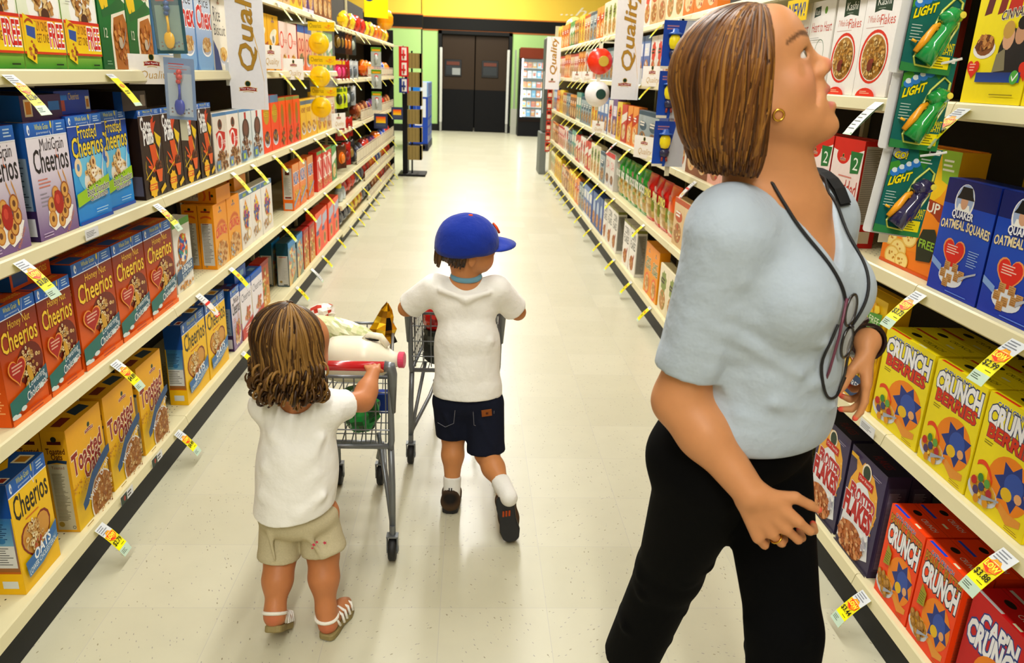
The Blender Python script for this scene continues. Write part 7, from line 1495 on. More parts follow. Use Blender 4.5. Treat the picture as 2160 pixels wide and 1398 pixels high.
for s in (1, -1):
    for q in range(12): regs.append((on_face(s * (9 + q * 3.4), .041 + .0085 * math.sin(min(1, q / 8) * 1.9) - .0006 * max(0, q - 7) ** 1.5), .0034 - .00012 * q, '6a4426', .8))
    regs += [(EY[(1 - s) // 2] + (H.f * math.cos(R(6 + 10 * q)) + H.l * s * math.sin(R(6 + 10 * q))) * .0120 + H.u * (.0070 - .0004 * abs(q - 3)), .0026, '24160e', .6) for q in range(8)]
    regs += [(on_face(s * (40 + q * 2), .000 - .004 * q), .004, 'c08050', 1.2) for q in range(3)]
regs += [(tuple(p + d * .001), .0065, 'f4604c', .35) for p, d in (tipr + tipl)]
PSK, FSK = P.copy(), F.copy(); body = np_obj('person', P, F, paint(P, 'cc8c5c', regs), M_skin, None, True, WB); body.location = WB
tag(body, 'woman in pale grey blouse and black trousers walking and looking up at the right shelves', 'person')
def child(name, P, F, col, m, par, base): return np_obj(name, P, F, col, m, par, True, base)
for s, e_ in zip((1, -1), EY):
    b = MB(); Mx = Matrix((H.f, H.l, H.u)).transposed().to_4x4(); Mx.translation = e_ - WB
    n = 16; prof = [(.0005, .0126), (.0022, .01245), (.0055, .0113), (.009, .0088), (.012, .004), (.0126, 0), (.009, -.009), (.0005, -.0126)]
    b.lathe(prof, ['0c0a0a', '5c4a34', '6c5a44', 'e8e0dc', 'e8e0dc', 'e8e0dc', 'e8e0dc'], n, Mx @ Matrix.Rotation(R(80), 4, 'Y') @ Matrix.Rotation(R(s * -2), 4, 'X'))
    b.build('eye', M_plast, body, True)
b = MB(); b.tube([tuple(H(.080, -.017, -.0635) - WB), tuple(H(.0925, 0, -.0615) - WB), tuple(H(.080, .017, -.0635) - WB)], .0040, 'f0ece4', 6); b.build('teeth', M_plast, body, True)
# blouse
bl = [T.e(.010, 0, 1.14, .108, .152, .150), T.e(.024, 0, 1.00, .116, .146, .14), T.e(.008, 0, .90, .130, .172, .11), T.c((-.012, .125, 1.248), (-.012, -.125, 1.248), .060, .060, k=.05), T.e(.088, .072, 1.125, .062, .070, .066, k=.05), T.e(.088, -.072, 1.125, .062, .070, .066, k=.05),
    ('f', rsh, rsh.lerp(rel, .78), .064, .056, {'k': .04}), ('f', lsh, lsh.lerp(lel, .84), .064, .056, {'k': .04})]
rg = random.Random(4)
# soft folds
for (a, c, r_) in (((.035, -.150, 1.135), (.135, -.05, 1.150), .012), ((.045, -.155, 1.115), (.14, -.06, 1.075), .012), ((.035, -.165, 1.085), (.12, -.08, 1.02), .011), ((.13, -.03, 1.065), (.10, .10, 1.04), .010), ((.13, -.05, 1.00), (.12, .07, .985), .007), ((.03, -.155, 1.12), (.12, -.06, 1.085), .011), ((.02, -.165, 1.05), (.12, -.06, 1.03), .010), ((.04, -.150, 1.17), (.11, -.08, 1.15), .009), ((.10, -.11, .97), (.14, .02, .945), .007), ((.06, -.14, .945), (.12, -.06, .92), .007), ((.02, -.10, 1.23), (.08, -.05, 1.19), .007), ((.02, -.13, 1.20), (.09, -.10, 1.16), .007)):
    bl.append(T.c(a, c, r_ * 1.15, r_ * .6, k=.014))
for t_ in (.12, .3, .45, .56, .64, .71, .76):
    c_ = rsh.lerp(rel, t_); r_ = .060 - .008 * t_; ax_ = Vector((.75, -.55, rg.uniform(-.25, .35))).normalized(); bl.append(('c', c_ + ax_ * r_ * .75 + Vector((-.02, -.02, -.008)), c_ + ax_ * r_ * .1 + Vector((-.035, -.03, .01)), .010, .006, {'k': .018}))
for t_ in (.74, .80): bl.append(('f', rsh.lerp(rel, t_ - .03), rsh.lerp(rel, t_), .0575, .0575, {'k': .004}))
V_ = 1.30; zz = 1.178
cb_ = [([hs(T, (0, V_, -1), -zz), hs(T, (0, -V_, -1), -zz), hs(T, (-1, 0, 0), .03)], .006), (('c', T(-.02, 0, 1.24), T(-.02, 0, 1.36), .068, .075), .01), (('p', (.05, -.10, 1.0), .872 + .05 * .51 - .10 * 1.26 + .01), .006)]
P, F = sdf_mesh(bl, .0042, .035, cb_, 2); PB, FB = P.copy(), F.copy(); child('blouse', P, F, 'b0bcc9', M_cloth, body, WB)
# trousers
kR, aR, kL, aL = Vector((.436, 1.375, .47)), Vector((.416, 1.53, .115)), Vector((.592, 1.15, .50)), Vector((.590, 1.02, .08))
tr = [T.e(-.012, 0, .855, .125, .168, .11), T.e(-.06, -.07, .80, .085, .09, .09), T.e(-.05, .07, .80, .085, .09, .09), ('c', T(-.015, -.085, .80), kR, .092, .068), ('f', kR, aR, .068, .068), ('c', T(-.01, .085, .80), kL, .090, .066), ('f', kL, aL, .066, .068)]
for k_, a_ in ((kR, aR), (kL, aL)):
    for q in range(6): c_ = k_.lerp(a_, -.25 + q * .2); ax_ = Vector((rg.uniform(-1, 1), rg.uniform(-1, 1), .1)).normalized(); tr.append(('c', c_ + ax_ * .066, c_ + ax_.cross(Vector((0, 0, 1))) * .066 + Vector((0, 0, rg.uniform(-.03, .03))), .011, .007, {'k': .02}))
P, F = sdf_mesh(tr, .006, .022, [(('p', (0, 0, -1), -.93), .005)], 2); child('trousers', P, F, '0a0a0c', M_black, body, WB)
for s, (a, c) in enumerate(((Vector((.411, 1.55, .045)), Vector((.48, 1.46, .022))), (Vector((.585, 1.04, .045)), Vector((.69, .93, .028))))):
    P, F = sdf_mesh([('c', a, c, .042, .034), ('c', a + Vector((0, 0, .02)), a, .036, .04)], .006, .02, [(('p', (0, 0, 1), .004), .003)], 1); child('shoe', P, F, '14120f', M_black, body, WB)
# hair
hp = [H.e(-.020, 0, .045, .106, .090, .092, k=.03), ('e', (.418, 1.237, 1.437), (.084, .090, .093), None, {'k': .04}), ('e', (.414, 1.238, 1.386), (.080, .088, .056), None, {'k': .03}), ('c', H(.02, -.074, .02), (.440, 1.158, 1.355), .028, .020, {'k': .03}), ('c', H(.02, .074, .02), (.45, 1.31, 1.355), .028, .020, {'k': .03})]
P, F = sdf_mesh(hp, .005, .03, [([hs(H, (-1, 0, .45), -.014), hs(H, (0, 0, 1), .076)], .01), (H.e(.085, 0, .03, .070, .066, .075), .01), (('p', (-.1, 0, 1), 1.338 - .04), .01)], 2)
hair = child('hair', P, F, '6c4c28', M_hair, body, WB)
paths = surf_locks(P, F, (.425, 1.236, 1.44), 1000, math.atan2(-.259, .966), 66, 1.334, 11, wob=.14)
paths += surf_locks(P, F, (.425, 1.236, 1.44), 60, math.atan2(-.259, .966), 60, 1.43, 12, wob=.05)
locks('hair_locks', paths, ['6c4622', '7a5028', '906430', 'a87a3c', '563618', '7e5428', '9a6e34'], hair, .0029, WB)
for s in (-1,):
    b = MB(); e0 = H(.012, -.078, -.052) - WB; b.tube([tuple(e0 + Vector((0, 0, -.002)) + Vector((math.cos(a), 0, math.sin(a))) * .008) for a in [k * 6.283 / 12 for k in range(12)]], .0018, 'd8a840', 6, closed=True); b.build('earring', mat('gold', 'd8a840', .25, metal=1), body, True)
b = MB(); p = hr[3 * 1 + 0]; rp = [q for q in hr][4 * 2]  # ring on the ring finger root
fa, fb = hr[9][1], hr[9][2]; ce = Vector(fa).lerp(Vector(fb), .45); dv = (Vector(fb) - Vector(fa)).normalized(); u1 = dv.orthogonal().normalized(); u2 = dv.cross(u1)
b.tube([tuple(ce - WB + (u1 * math.cos(a) + u2 * math.sin(a)) * .0095) for a in [k * 6.283 / 14 for k in range(14)]], .0018, 'd8a840', 6, closed=True); b.build('ring', bpy.data.materials['gold'], body, True)
# watch
dv = (lwr - lel).normalized(); u1 = Vector((0, 0, 1)).cross(dv).normalized(); u2 = dv.cross(u1); c0 = lel.lerp(lwr, .99)
b = MB(); vs = []
for k in range(24):
    a = k * 6.283 / 24; d = u1 * math.cos(a) + u2 * math.sin(a)
    for w_, r_ in ((-.013, .029), (.013, .028), (.013, .033), (-.013, .034)): vs.append(tuple(c0 - WB + dv * w_ + d * r_))
b.add(vs, [(k * 4 + j, k * 4 + (j + 1) % 4, ((k + 1) % 24) * 4 + (j + 1) % 4, ((k + 1) % 24) * 4 + j) for k in range(24) for j in range(4)], '241416'); wt = b.build('wristwatch', M_plast, body)
b = MB(); d = (u2 * .75 - u1 * .3).normalized(); mt = Matrix((dv, d.cross(dv), d)).transposed().to_4x4(); mt.translation = c0 - WB + d * .034; b.lathe([(.016, -.002), (.018, 0), (.018, .005), (.015, .008), (.001, .0085)], ['301c1c', '301c1c', '8c8488', '48383c'], 24, mt); b.build('watch_case', M_plast, wt)
# spectacles on a cord
e = thing('eyeglasses', 'dark spectacles hanging on a black cord over the woman\'s blouse', 'glasses', (.60, 1.10, 1.10))
o_ = Vector((.60, 1.10, 1.10)); M_cord = mat('black_cord', '141214', .6); M_frame = mat('spectacle_frame', '1c1418', .2, coat=.5)
G = lambda x, y, z: tuple(T(x, y, z) - o_)
def tb(nm, pts, r, m, par=e, n=8, closed=False): b = MB(); b.tube(pts, r, 'ffffff', n, closed=closed); return b.build(nm, m, par, True)
bvh = BVHTree.FromPolygons([tuple(v) for v in PB], [tuple(f) for f in FB]); bvh2 = BVHTree.FromPolygons([tuple(v) for v in PSK], [tuple(f) for f in FSK])
def drape(ys, zs, n=26, lift=.004):
    out = []
    for k in range(n + 1):
        t = k / n * (len(ys) - 1); i_ = min(int(t), len(ys) - 2); q = t - i_; y = ys[i_] * (1 - q) + ys[i_ + 1] * q; z = zs[i_] * (1 - q) + zs[i_ + 1] * q
        o = T(.5, y, z); best = None
        for bv in (bvh, bvh2):
            h = bv.ray_cast(o, -T.f)
            if h[0] is not None and (best is None or h[3] < best[1]): best = (h[0], h[3])
        if best is not None and best[1] < .62: out.append(tuple(best[0] + T.f * lift - o_))
    for _ in range(4): out = [out[0]] + [tuple((Vector(a) + Vector(b_) * 2 + Vector(c)) / 4) for a, b_, c in zip(out[:-2], out[1:-1], out[2:])] + [out[-1]]
    return out
xg = max(.5 - (bvh.ray_cast(T(.5, y_, z_), -T.f)[3] or .5) for y_ in (-.015, 0, .02) for z_ in (1.14, 1.10, 1.06, 1.03)) + .008
G = lambda x, y, z: tuple(T(x - .176 + xg, y, z) - o_)
W_ = lambda *a: tuple(T(*a) - o_)
tb('cord', [W_(-.06, -.055, 1.345), W_(-.01, -.080, 1.332), W_(.03, -.084, 1.308)] + drape([-.082, -.074, -.050, -.026, -.010], [1.285, 1.255, 1.21, 1.16, 1.135]), .0026, M_cord)
tb('cord', [W_(-.06, .055, 1.345), W_(-.01, .080, 1.332), W_(.03, .084, 1.308)] + drape([.080, .078, .070, .050, .032], [1.285, 1.255, 1.20, 1.14, 1.085]), .0026, M_cord)
def rim(cy, cz, ry, rz, x): return [G(x, cy + ry * math.cos(a), cz + rz * math.sin(a)) for a in [k * 6.283 / 20 for k in range(20)]]
r1 = tb('rim', rim(.004, 1.118, .019, .026, .176), .0024, M_frame, closed=True); r2 = tb('rim', rim(.012, 1.062, .019, .026, .176), .0024, M_frame, closed=True)
M_lens = mat('lens', 'e8e4e8', .03, alpha=.3, spec=1.0)
for c_, par in ((rim(.004, 1.118, .0175, .0245, .176), r1), (rim(.012, 1.062, .0175, .0245, .176), r2)):
    b = MB(); b.face(c_, 'ffffff'); b.build('lens', M_lens, par)
tb('bridge', [G(.178, .004, 1.093), G(.182, .010, 1.09), G(.178, .012, 1.087)], .002, M_frame)
tb('temple', [G(.174, -.014, 1.14), G(.176, -.022, 1.08), G(.172, -.026, 1.02), G(.164, -.018, .995)], .0024, mat('plum_frame', '6c3448', .25)); tb('temple', [G(.174, .030, 1.05), G(.172, .036, 1.0), G(.166, .040, .965), G(.158, .030, .95)], .0024, M_frame)
tb('cord', drape([-.030, -.045, -.042, -.01, .03, .06], [1.10, 1.05, 1.0, .965, .96, .985]), .0024, M_cord)
# shoulder bag
e = thing('shoulder_bag', 'black shoulder bag whose strap crosses the woman\'s far shoulder', 'bag', (.68, 1.42, .95)); o_ = Vector((.68, 1.42, .95))
b = MB(); pts = []
for x_ in (.060, .045, .03, .015, 0, -.015, -.03, -.045, -.06):
    zz_ = [bvh.ray_cast(T(x_, y_, 1.6), Vector((0, 0, -1)))[0] for y_ in (.095, .115, .135)]; zz_ = [q.z for q in zz_ if q is not None]; pts.append(T(x_, .115, (max(zz_) if zz_ else 1.25) + .007))
pts += [T(-.085, .125, 1.24), T(-.105, .15, 1.16), T(-.10, .18, 1.08)]
vs = []
for i, p in enumerate(pts): vs += [tuple(p + T.l * .020 - o_), tuple(p - T.l * .020 - o_)]
vs += [tuple(Vector(v) + Vector((0, 0, .004))) for v in vs]; m = len(pts)
fs = [(2 * i, 2 * i + 1, 2 * i + 3, 2 * i + 2) for i in range(m - 1)] + [(2 * m + 2 * i, 2 * m + 2 * i + 2, 2 * m + 2 * i + 3, 2 * m + 2 * i + 1) for i in range(m - 1)]
b.add(vs, fs, '1c1c1e'); b.build('strap', M_matte, e)
P, F = sdf_mesh([('c', T(-.14, .20, .98), T(-.10, .27, .98), .05, .045), ('c', T(-.14, .20, .90), T(-.10, .27, .90), .055, .05), ('c', T(-.12, .22, 1.04), T(-.10, .17, 1.09), .02, .015)], .007, .04, [], 1); np_obj('bag_body', P, F, '18181a', M_matte, e, True, o_)

# ---------------------------------------------------------------- child with curly hair
GB = Vector((-.43, 1.79, 0)); hc = Vector((-.428, 1.805, .800)); HG = Fr(hc, (.80, .60), -6, 0, .82)
def child_head(HH, k=.02):
    return [HH.e(-.010, 0, .035, .098, .086, .090, k=.02), HH.e(.030, 0, -.02, .070, .068, .078, k=.03), HH.e(.055, .036, -.042, .030, .030, .028, k=.03), HH.e(.055, -.036, -.042, .030, .030, .028, k=.03), HH.e(.072, 0, -.078, .022, .024, .020, k=.025),
        HH.c((.092, 0, .0), (.104, 0, -.022), .007, .010, k=.012), HH.e(.095, .009, -.026, .008, .006, .006, k=.006), HH.e(.095, -.009, -.026, .008, .006, .006, k=.006), HH.e(.090, 0, -.048, .012, .018, .006, k=.006), HH.e(.088, 0, -.058, .012, .015, .006, k=.006),
        HH.e(-.012, .084, -.012, .016, .009, .026, k=.008), HH.e(-.012, -.084, -.012, .016, .009, .026, k=.008), HH.e(.070, 0, .035, .024, .05, .035, k=.03)]
def child_face(HH): return [(HH(.095, 0, -.052), (.010, .016, .008), 'b8584c', .5)] + [(HH(.080, s * .034, -.035), .018, 'd88c6c', .9) for s in (1, -1)] + [(HH(.088, s * .030, .026), (.012, .012, .004), '6c4828', .6) for s in (1, -1)]
def child_eyes(HH, body, base):
    for s in (1, -1):
        b = MB(); Mx = Matrix((HH.f, HH.l, HH.u)).transposed().to_4x4(); Mx.translation = HH(.080, s * .031, .004) - base
        b.lathe([(.0005, .0118), (.003, .0115), (.006, .0102), (.0115, .003), (.0118, 0), (.0005, -.0118)], ['0c0a0a', '4c3824', 'ece8e4', 'ece8e4', 'ece8e4'], 14, Mx @ Matrix.Rotation(R(88), 4, 'Y')); b.build('eye', M_plast, body, True)
gs, ge, gw = Vector((-.338, 1.835, .628)), Vector((-.280, 1.925, .606)), Vector((-.262, 2.005, .655))
ls, le, lw = Vector((-.520, 1.835, .628)), Vector((-.545, 1.93, .60)), Vector((-.515, 2.005, .655))
h1, t1 = hand(gw, (-.15, .88, .15), (0, .25, -1), -1, .085, 0, curls=(60, 62, 64, 66), thumb=(.6, .5)); h2, t2 = hand(lw, (.1, .9, .15), (0, .25, -1), 1, .085, 0, curls=(60, 62, 64, 66), thumb=(.6, .5))
lk, la = Vector((-.494, 1.80, .195)), Vector((-.494, 1.722, .095)); rk, ra = Vector((-.381, 1.81, .205)), Vector((-.368, 1.752, .068))
prims = child_head(HG) + [('c', (-.428, 1.815, .66), HG(-.02, 0, -.06), .040, .040, {'k': .04}), ('e', (-.430, 1.825, .57), (.085, .062, .10), None), ('e', (-.436, 1.82, .43), (.080, .068, .12), None), ('c', (-.49, 1.83, .635), (-.37, 1.83, .635), .034, .034),
    ('c', gs, ge, .030, .026, {'k': .02}), ('c', ge, ge.lerp(gw, .35), .027, .027, {'k': .02}), ('c', ge.lerp(gw, .35), gw, .027, .018, {'k': .02}), ('c', ls, le, .030, .026, {'k': .02}), ('c', le, lw, .027, .018, {'k': .02}),
    ('c', (-.485, 1.82, .32), lk, .055, .040), ('c', lk, lk.lerp(la, .4) + Vector((0, -.006, 0)), .037, .037), ('c', lk.lerp(la, .4) + Vector((0, -.006, 0)), la, .037, .023), ('c', (-.39, 1.82, .32), rk, .055, .041), ('c', rk, rk.lerp(ra, .4) + Vector((0, -.006, 0)), .038, .038), ('c', rk.lerp(ra, .4) + Vector((0, -.006, 0)), ra, .038, .024),
    ('c', la, (-.494, 1.712, .078), .023, .022), ('c', (-.494, 1.712, .078), (-.485, 1.76, .032), .022, .020), ('c', (-.485, 1.76, .032), (-.483, 1.785, .024), .020, .014),
    ('c', ra, (-.362, 1.738, .034), .024, .021), ('c', (-.362, 1.738, .034), (-.335, 1.815, .030), .021, .020), ('c', (-.335, 1.815, .030), (-.328, 1.84, .026), .018, .013)] + h1 + h2
P, F = sdf_mesh(prims, .0036, .022, [], 1); girl = np_obj('person', P, F, paint(P, 'bc784a', child_face(HG) + [((-.494, 1.700, .085), .016, 'c06c48', .8), ((-.362, 1.725, .034), .016, 'c06c48', .8)]), M_skin, None, True, GB); girl.location = GB
tag(girl, 'toddler with curly brown hair, white shirt and khaki shorts pushing a small cart', 'person'); child_eyes(HG, girl, GB)
sh = [('e', (-.430, 1.828, .585), (.098, .074, .085), None), ('e', (-.438, 1.822, .46), (.100, .080, .13), None), ('c', (-.492, 1.83, .632), (-.368, 1.83, .634), .042, .042), ('f', (-.436, 1.82, .50), (-.450, 1.806, .335), .096, .105), ('f', gs + Vector((-.01, -.01, 0)), gs.lerp(ge, .40), .042, .040), ('f', ls, ls.lerp(le, .46), .038, .036)]
for a, c, r_ in (((-.50, 1.755, .50), (-.44, 1.742, .44), .008), ((-.44, 1.742, .44), (-.38, 1.75, .48), .008), ((-.51, 1.75, .42), (-.42, 1.725, .385), .009), ((-.42, 1.725, .385), (-.36, 1.745, .42), .008), ((-.48, 1.765, .58), (-.45, 1.755, .54), .007), ((-.365, 1.765, .57), (-.385, 1.752, .53), .007)): sh.append(('c', a, c, r_, r_ * .6, {'k': .025}))
P, F = sdf_mesh(sh, .004, .028, [(('c', (-.428, 1.815, .655), (-.428, 1.815, .74), .046, .052), .008), (('p', (-.12, 0, 1), .352 + .12 * .445), .005)], 2); child('shirt', P, F, 'f2f0ea', M_cloth, girl, GB)
so = [('e', (-.442, 1.815, .325), (.106, .090, .062), None), ('f', (-.492, 1.815, .29), (-.496, 1.797, .200), .054, .055), ('f', (-.388, 1.815, .29), (-.376, 1.802, .220), .054, .059), ('c', (-.50, 1.74, .31), (-.49, 1.735, .24), .006, .004, {'k': .015}), ('c', (-.40, 1.74, .30), (-.37, 1.745, .24), .006, .004, {'k': .015}), ('f', (-.496, 1.799, .207), (-.496, 1.797, .202), .0568, .0568, {'k': .003}), ('f', (-.377, 1.803, .227), (-.376, 1.802, .222), .0605, .0605, {'k': .003})]
P, F = sdf_mesh(so, .004, .010, [(('p', (0, 0, -1), -.375), .004)], 2); shorts = child('shorts', P, F, 'c0b594', M_denim, girl, GB)
b = MB(); cc_ = Vector((-.385, 1.7215, .292)) - GB
for dx, dz, r_ in ((0, 0, .006), (.008, .008, .005), (-.004, -.010, .004), (.028, .006, .006)):
    b.burst = None; vs = [tuple(cc_ + Vector((dx + r_ * (1 if k % 2 else .5) * math.cos(k * .6283), 0, dz + r_ * (1 if k % 2 else .5) * math.sin(k * .6283)))) for k in range(10)]; b.face(vs, 'c83c54')
b.build('embroidered_flowers', M_matte, shorts)
# curly hair
rh = random.Random(21)
P, F = sdf_mesh([HG.e(-.018, 0, .032, .104, .100, .100), ('e', (-.430, 1.788, .752), (.092, .072, .058), None)], .005, .03, [([hs(HG, (-1, 0, .3), -.050)], .01)], 2); ghair = child('hair', P, F, '5c4024', M_hair, girl, GB)
fz = math.atan2(.60, .80)
paths = surf_locks(P, F, (-.430, 1.80, .80), 480, fz, 52, .716, 22, wob=.22, crown=(-.015, -.01))
for i in range(270):
    al = fz + R(rh.uniform(70, 290)); z0 = rh.uniform(.690, .765); r_ = rh.uniform(.072, .098); rr0 = rh.uniform(.009, .021); ph = rh.uniform(0, 6); q = []
    for k in range(14):
        s_ = k * .5; q.append((-.430 + (r_ + rr0 * math.cos(ph + s_)) * math.cos(al + .2 * s_ / 6), 1.795 + .92 * (r_ + rr0 * math.cos(ph + s_)) * math.sin(al + .2 * s_ / 6), z0 + rr0 * math.sin(ph + s_)))
    paths.append(q)
locks('hair_curls', paths, ['4c3218', '5e4222', '72522c', '8e6c3a', '3e2812', 'a07c46', '66481f'], ghair, .0036, GB, 5)
M_sole = mat('sandal_sole', '8c7c4c', .7, noise=.1)
def sandal(heel, toe, up, base, name='sandal'):
    heel, toe, up = Vector(heel), Vector(toe), Vector(up).normalized(); d = (toe - heel); L_ = d.length; d.normalize(); up = (up - d * up.dot(d)).normalized(); sd = d.cross(up); b = MB(); pts = []
    for t, w in ((-.04, .014), (.02, .022), (.2, .024), (.5, .022), (.75, .029), (.95, .024), (1.06, .012)): pts.append((t, w))
    rim_ = [heel + d * L_ * t + sd * w for t, w in pts] + [heel + d * L_ * t - sd * w for t, w in pts[::-1]]; n = len(rim_)
    vs = [tuple(p - base) for p in rim_] + [tuple(p - up * (.018) - base) for p in rim_]; b.add(vs, [tuple(range(n)), tuple(range(2 * n - 1, n - 1, -1))] + [(k, n + k, n + (k + 1) % n, (k + 1) % n) for k in range(n)], '8c7c4c')
    return b, d, sd, up, L_
for (hl_, to_, up_, an_) in (((-.494, 1.690, .068), (-.483, 1.778, .014), (0, .52, .85), (-.495, 1.716, .088)), ((-.364, 1.716, .019), (-.326, 1.838, .019), (0, 0, 1), (-.366, 1.745, .052))):
    b, d, sd, up, L_ = sandal(hl_, to_, up_, GB); s_ = b.build('sandal', M_sole, girl); bevel(s_, .003)
    hl_ = Vector(hl_); b = MB()
    # ankle strap and forefoot straps
    c0 = Vector(an_) - GB; b.tube([tuple(c0 + (d * math.cos(a) + sd * math.sin(a)) * .029) for a in [k * 6.283 / 18 for k in range(18)]], .0048, 'e8e4d8', 8, closed=True)
    for t in (.45, .58, .72, .86): o0 = hl_ - GB + d * L_ * t; b.tube([tuple(o0 + sd * .026), tuple(o0 + sd * .020 + up * .024), tuple(o0 + up * .036 * (1.1 - .35 * t)), tuple(o0 - sd * .020 + up * .024), tuple(o0 - sd * .026)], .004, 'ece8e0', 6)
    for s in (1, -1): b.tube([tuple(c0 + sd * s * .027), tuple(hl_ - GB + d * L_ * .30 + sd * s * .024 + up * .004)], .004, 'e8e4d8', 6)
    b.build('strap', M_cloth, s_, True)

# ---------------------------------------------------------------- child with blue cap
BB = Vector((-.01, 2.42, 0)); hb = Vector((-.008, 2.455, .915)); HB = Fr(hb, (.93, .36), -2, 13, .86)
bs_, be_, bw_ = Vector((-.115, 2.45, .782)), Vector((-.212, 2.51, .69)), Vector((-.155, 2.625, .675)); cs_, ce_, cw_ = Vector((.088, 2.45, .782)), Vector((.165, 2.51, .685)), Vector((.075, 2.625, .675))
h1, t1 = hand(bw_, (.2, .85, .05), (0, .2, -1), 1, .09, 0, curls=(62, 62, 64, 66)); h2, t2 = hand(cw_, (-.2, .85, .05), (0, .2, -1), -1, .09, 0, curls=(62, 62, 64, 66))
k1, a1 = Vector((-.046, 2.43, .255)), Vector((-.047, 2.385, .085)); k2, a2 = Vector((.070, 2.385, .215)), Vector((.126, 2.235, .165))
c1 = k1.lerp(a1, .35) + Vector((0, -.008, 0)); c2 = k2.lerp(a2, .4) + Vector((0, 0, -.004))
prims = child_head(HB) + [('c', (-.012, 2.445, .79), HB(-.02, 0, -.05), .040, .040, {'k': .03}), ('e', (-.01, 2.45, .70), (.095, .062, .13), None), ('e', (-.003, 2.435, .52), (.090, .065, .14), None), ('c', (-.085, 2.45, .775), (.06, 2.45, .775), .034, .034),
    ('c', bs_, be_, .030, .025, {'k': .02}), ('c', be_, bw_, .026, .018, {'k': .015}), ('c', cs_, ce_, .030, .025, {'k': .02}), ('c', ce_, cw_, .026, .018, {'k': .015}),
    ('c', (-.05, 2.43, .38), k1, .055, .039), ('c', k1, c1, .036, .036), ('c', c1, a1, .036, .023), ('c', (.06, 2.42, .36), k2, .055, .040), ('c', k2, c2, .037, .036), ('c', c2, a2, .036, .023),
    ('c', a1, (-.05, 2.37, .035), .024, .024), ('c', (-.05, 2.37, .035), (-.045, 2.47, .025), .024, .020), ('c', a2, (.130, 2.222, .13), .024, .021), ('c', (.130, 2.222, .13), (.148, 2.200, .05), .020, .018)] + h1 + h2
P, F = sdf_mesh(prims, .0040, .022, [], 1); boy = np_obj('person', P, F, paint(P, 'c4824e', child_face(HB)), M_skin, None, True, BB); boy.location = BB
tag(boy, 'small child in a royal blue cap, white shirt and dark denim shorts hurrying forward', 'person'); child_eyes(HB, boy, BB)
sh = [('e', (-.012, 2.452, .72), (.108, .074, .09), None), ('e', (-.004, 2.44, .58), (.108, .078, .15), None), ('c', (-.088, 2.45, .772), (.062, 2.45, .774), .042, .042), ('f', (-.004, 2.435, .60), (0, 2.425, .418), .100, .116), ('f', bs_, bs_.lerp(be_, .86), .046, .046), ('f', cs_, cs_.lerp(ce_, .86), .046, .045)]
for a, c, r_ in (((-.09, 2.39, .79), (-.01, 2.375, .765), .009), ((-.01, 2.375, .765), (.06, 2.39, .785), .009), ((-.07, 2.36, .50), (.02, 2.35, .47), .007), ((.07, 2.375, .62), (.04, 2.365, .58), .007)): sh.append(('c', a, c, r_, r_ * .6, {'k': .025}))
sh.append(('f', (0, 2.426, .438), (0, 2.425, .418), .1175, .1185, {'k': .003}))
P, F = sdf_mesh(sh, .0045, .026, [(('c', (-.012, 2.445, .822), (-.012, 2.448, .88), .043, .050), .006)], 2); wq = np.clip((.74 - P[:, 2]) / .16, 0, 1); P[:, 1] = 2.44 + (P[:, 1] - 2.44) * (1 - .22 * wq); child('shirt', P, F, 'f2f0ea', M_cloth, boy, BB)
b = MB(); b.tube([(-.012 + .044 * math.cos(a) + .01, 2.446 + .040 * math.sin(a) - 2.42, .824 + .006 * math.sin(a)) for a in [k * 6.283 / 24 for k in range(24)]], .009, '6c9cb0', 8, closed=True); b.build('collar', M_cloth, boy, True)
so = [('e', (0, 2.43, .40), (.112, .080, .07), None), ('f', (-.052, 2.43, .38), (-.046, 2.43, .262), .066, .060), ('f', (.058, 2.42, .38), (.068, 2.392, .218), .068, .064), ('c', (-.07, 2.365, .36), (-.04, 2.37, .28), .006, .004, {'k': .015}), ('c', (.05, 2.35, .34), (.09, 2.34, .26), .006, .004, {'k': .015}), ('f', (.0675, 2.393, .226), (.068, 2.392, .219), .0665, .0665, {'k': .003})]
P, F = sdf_mesh(so, .0042, .022, [(('p', (0, 0, -1), -.44), .004)], 2); js = child('shorts', P, F, '191c2a', M_denim, boy, BB)
b = MB(); b.box(.058, .092, 2.3425 - 2.42, 2.347 - 2.42, .372, .395, '8c4c1c', Euler((R(6), R(-6), R(8))).to_matrix()); b.box(.072, .080, 2.341 - 2.42, 2.3425 - 2.42, .380, .387, '4c2410'); b.build('leather_patch', M_matte, js)
b = MB(); st = '6c6c74'
for pts in ([(.030, .388), (.034, .335), (.066, .322), (.098, .335), (.100, .385)], [(-.030, .388), (-.034, .340), (-.062, .325), (-.088, .340)]):
    b.tube([(x, 2.355 - 2.42 + abs(x) * .10 - .006, z) for x, z in pts], .0011, st, 5)
b.build('pocket_stitching', M_matte, js)
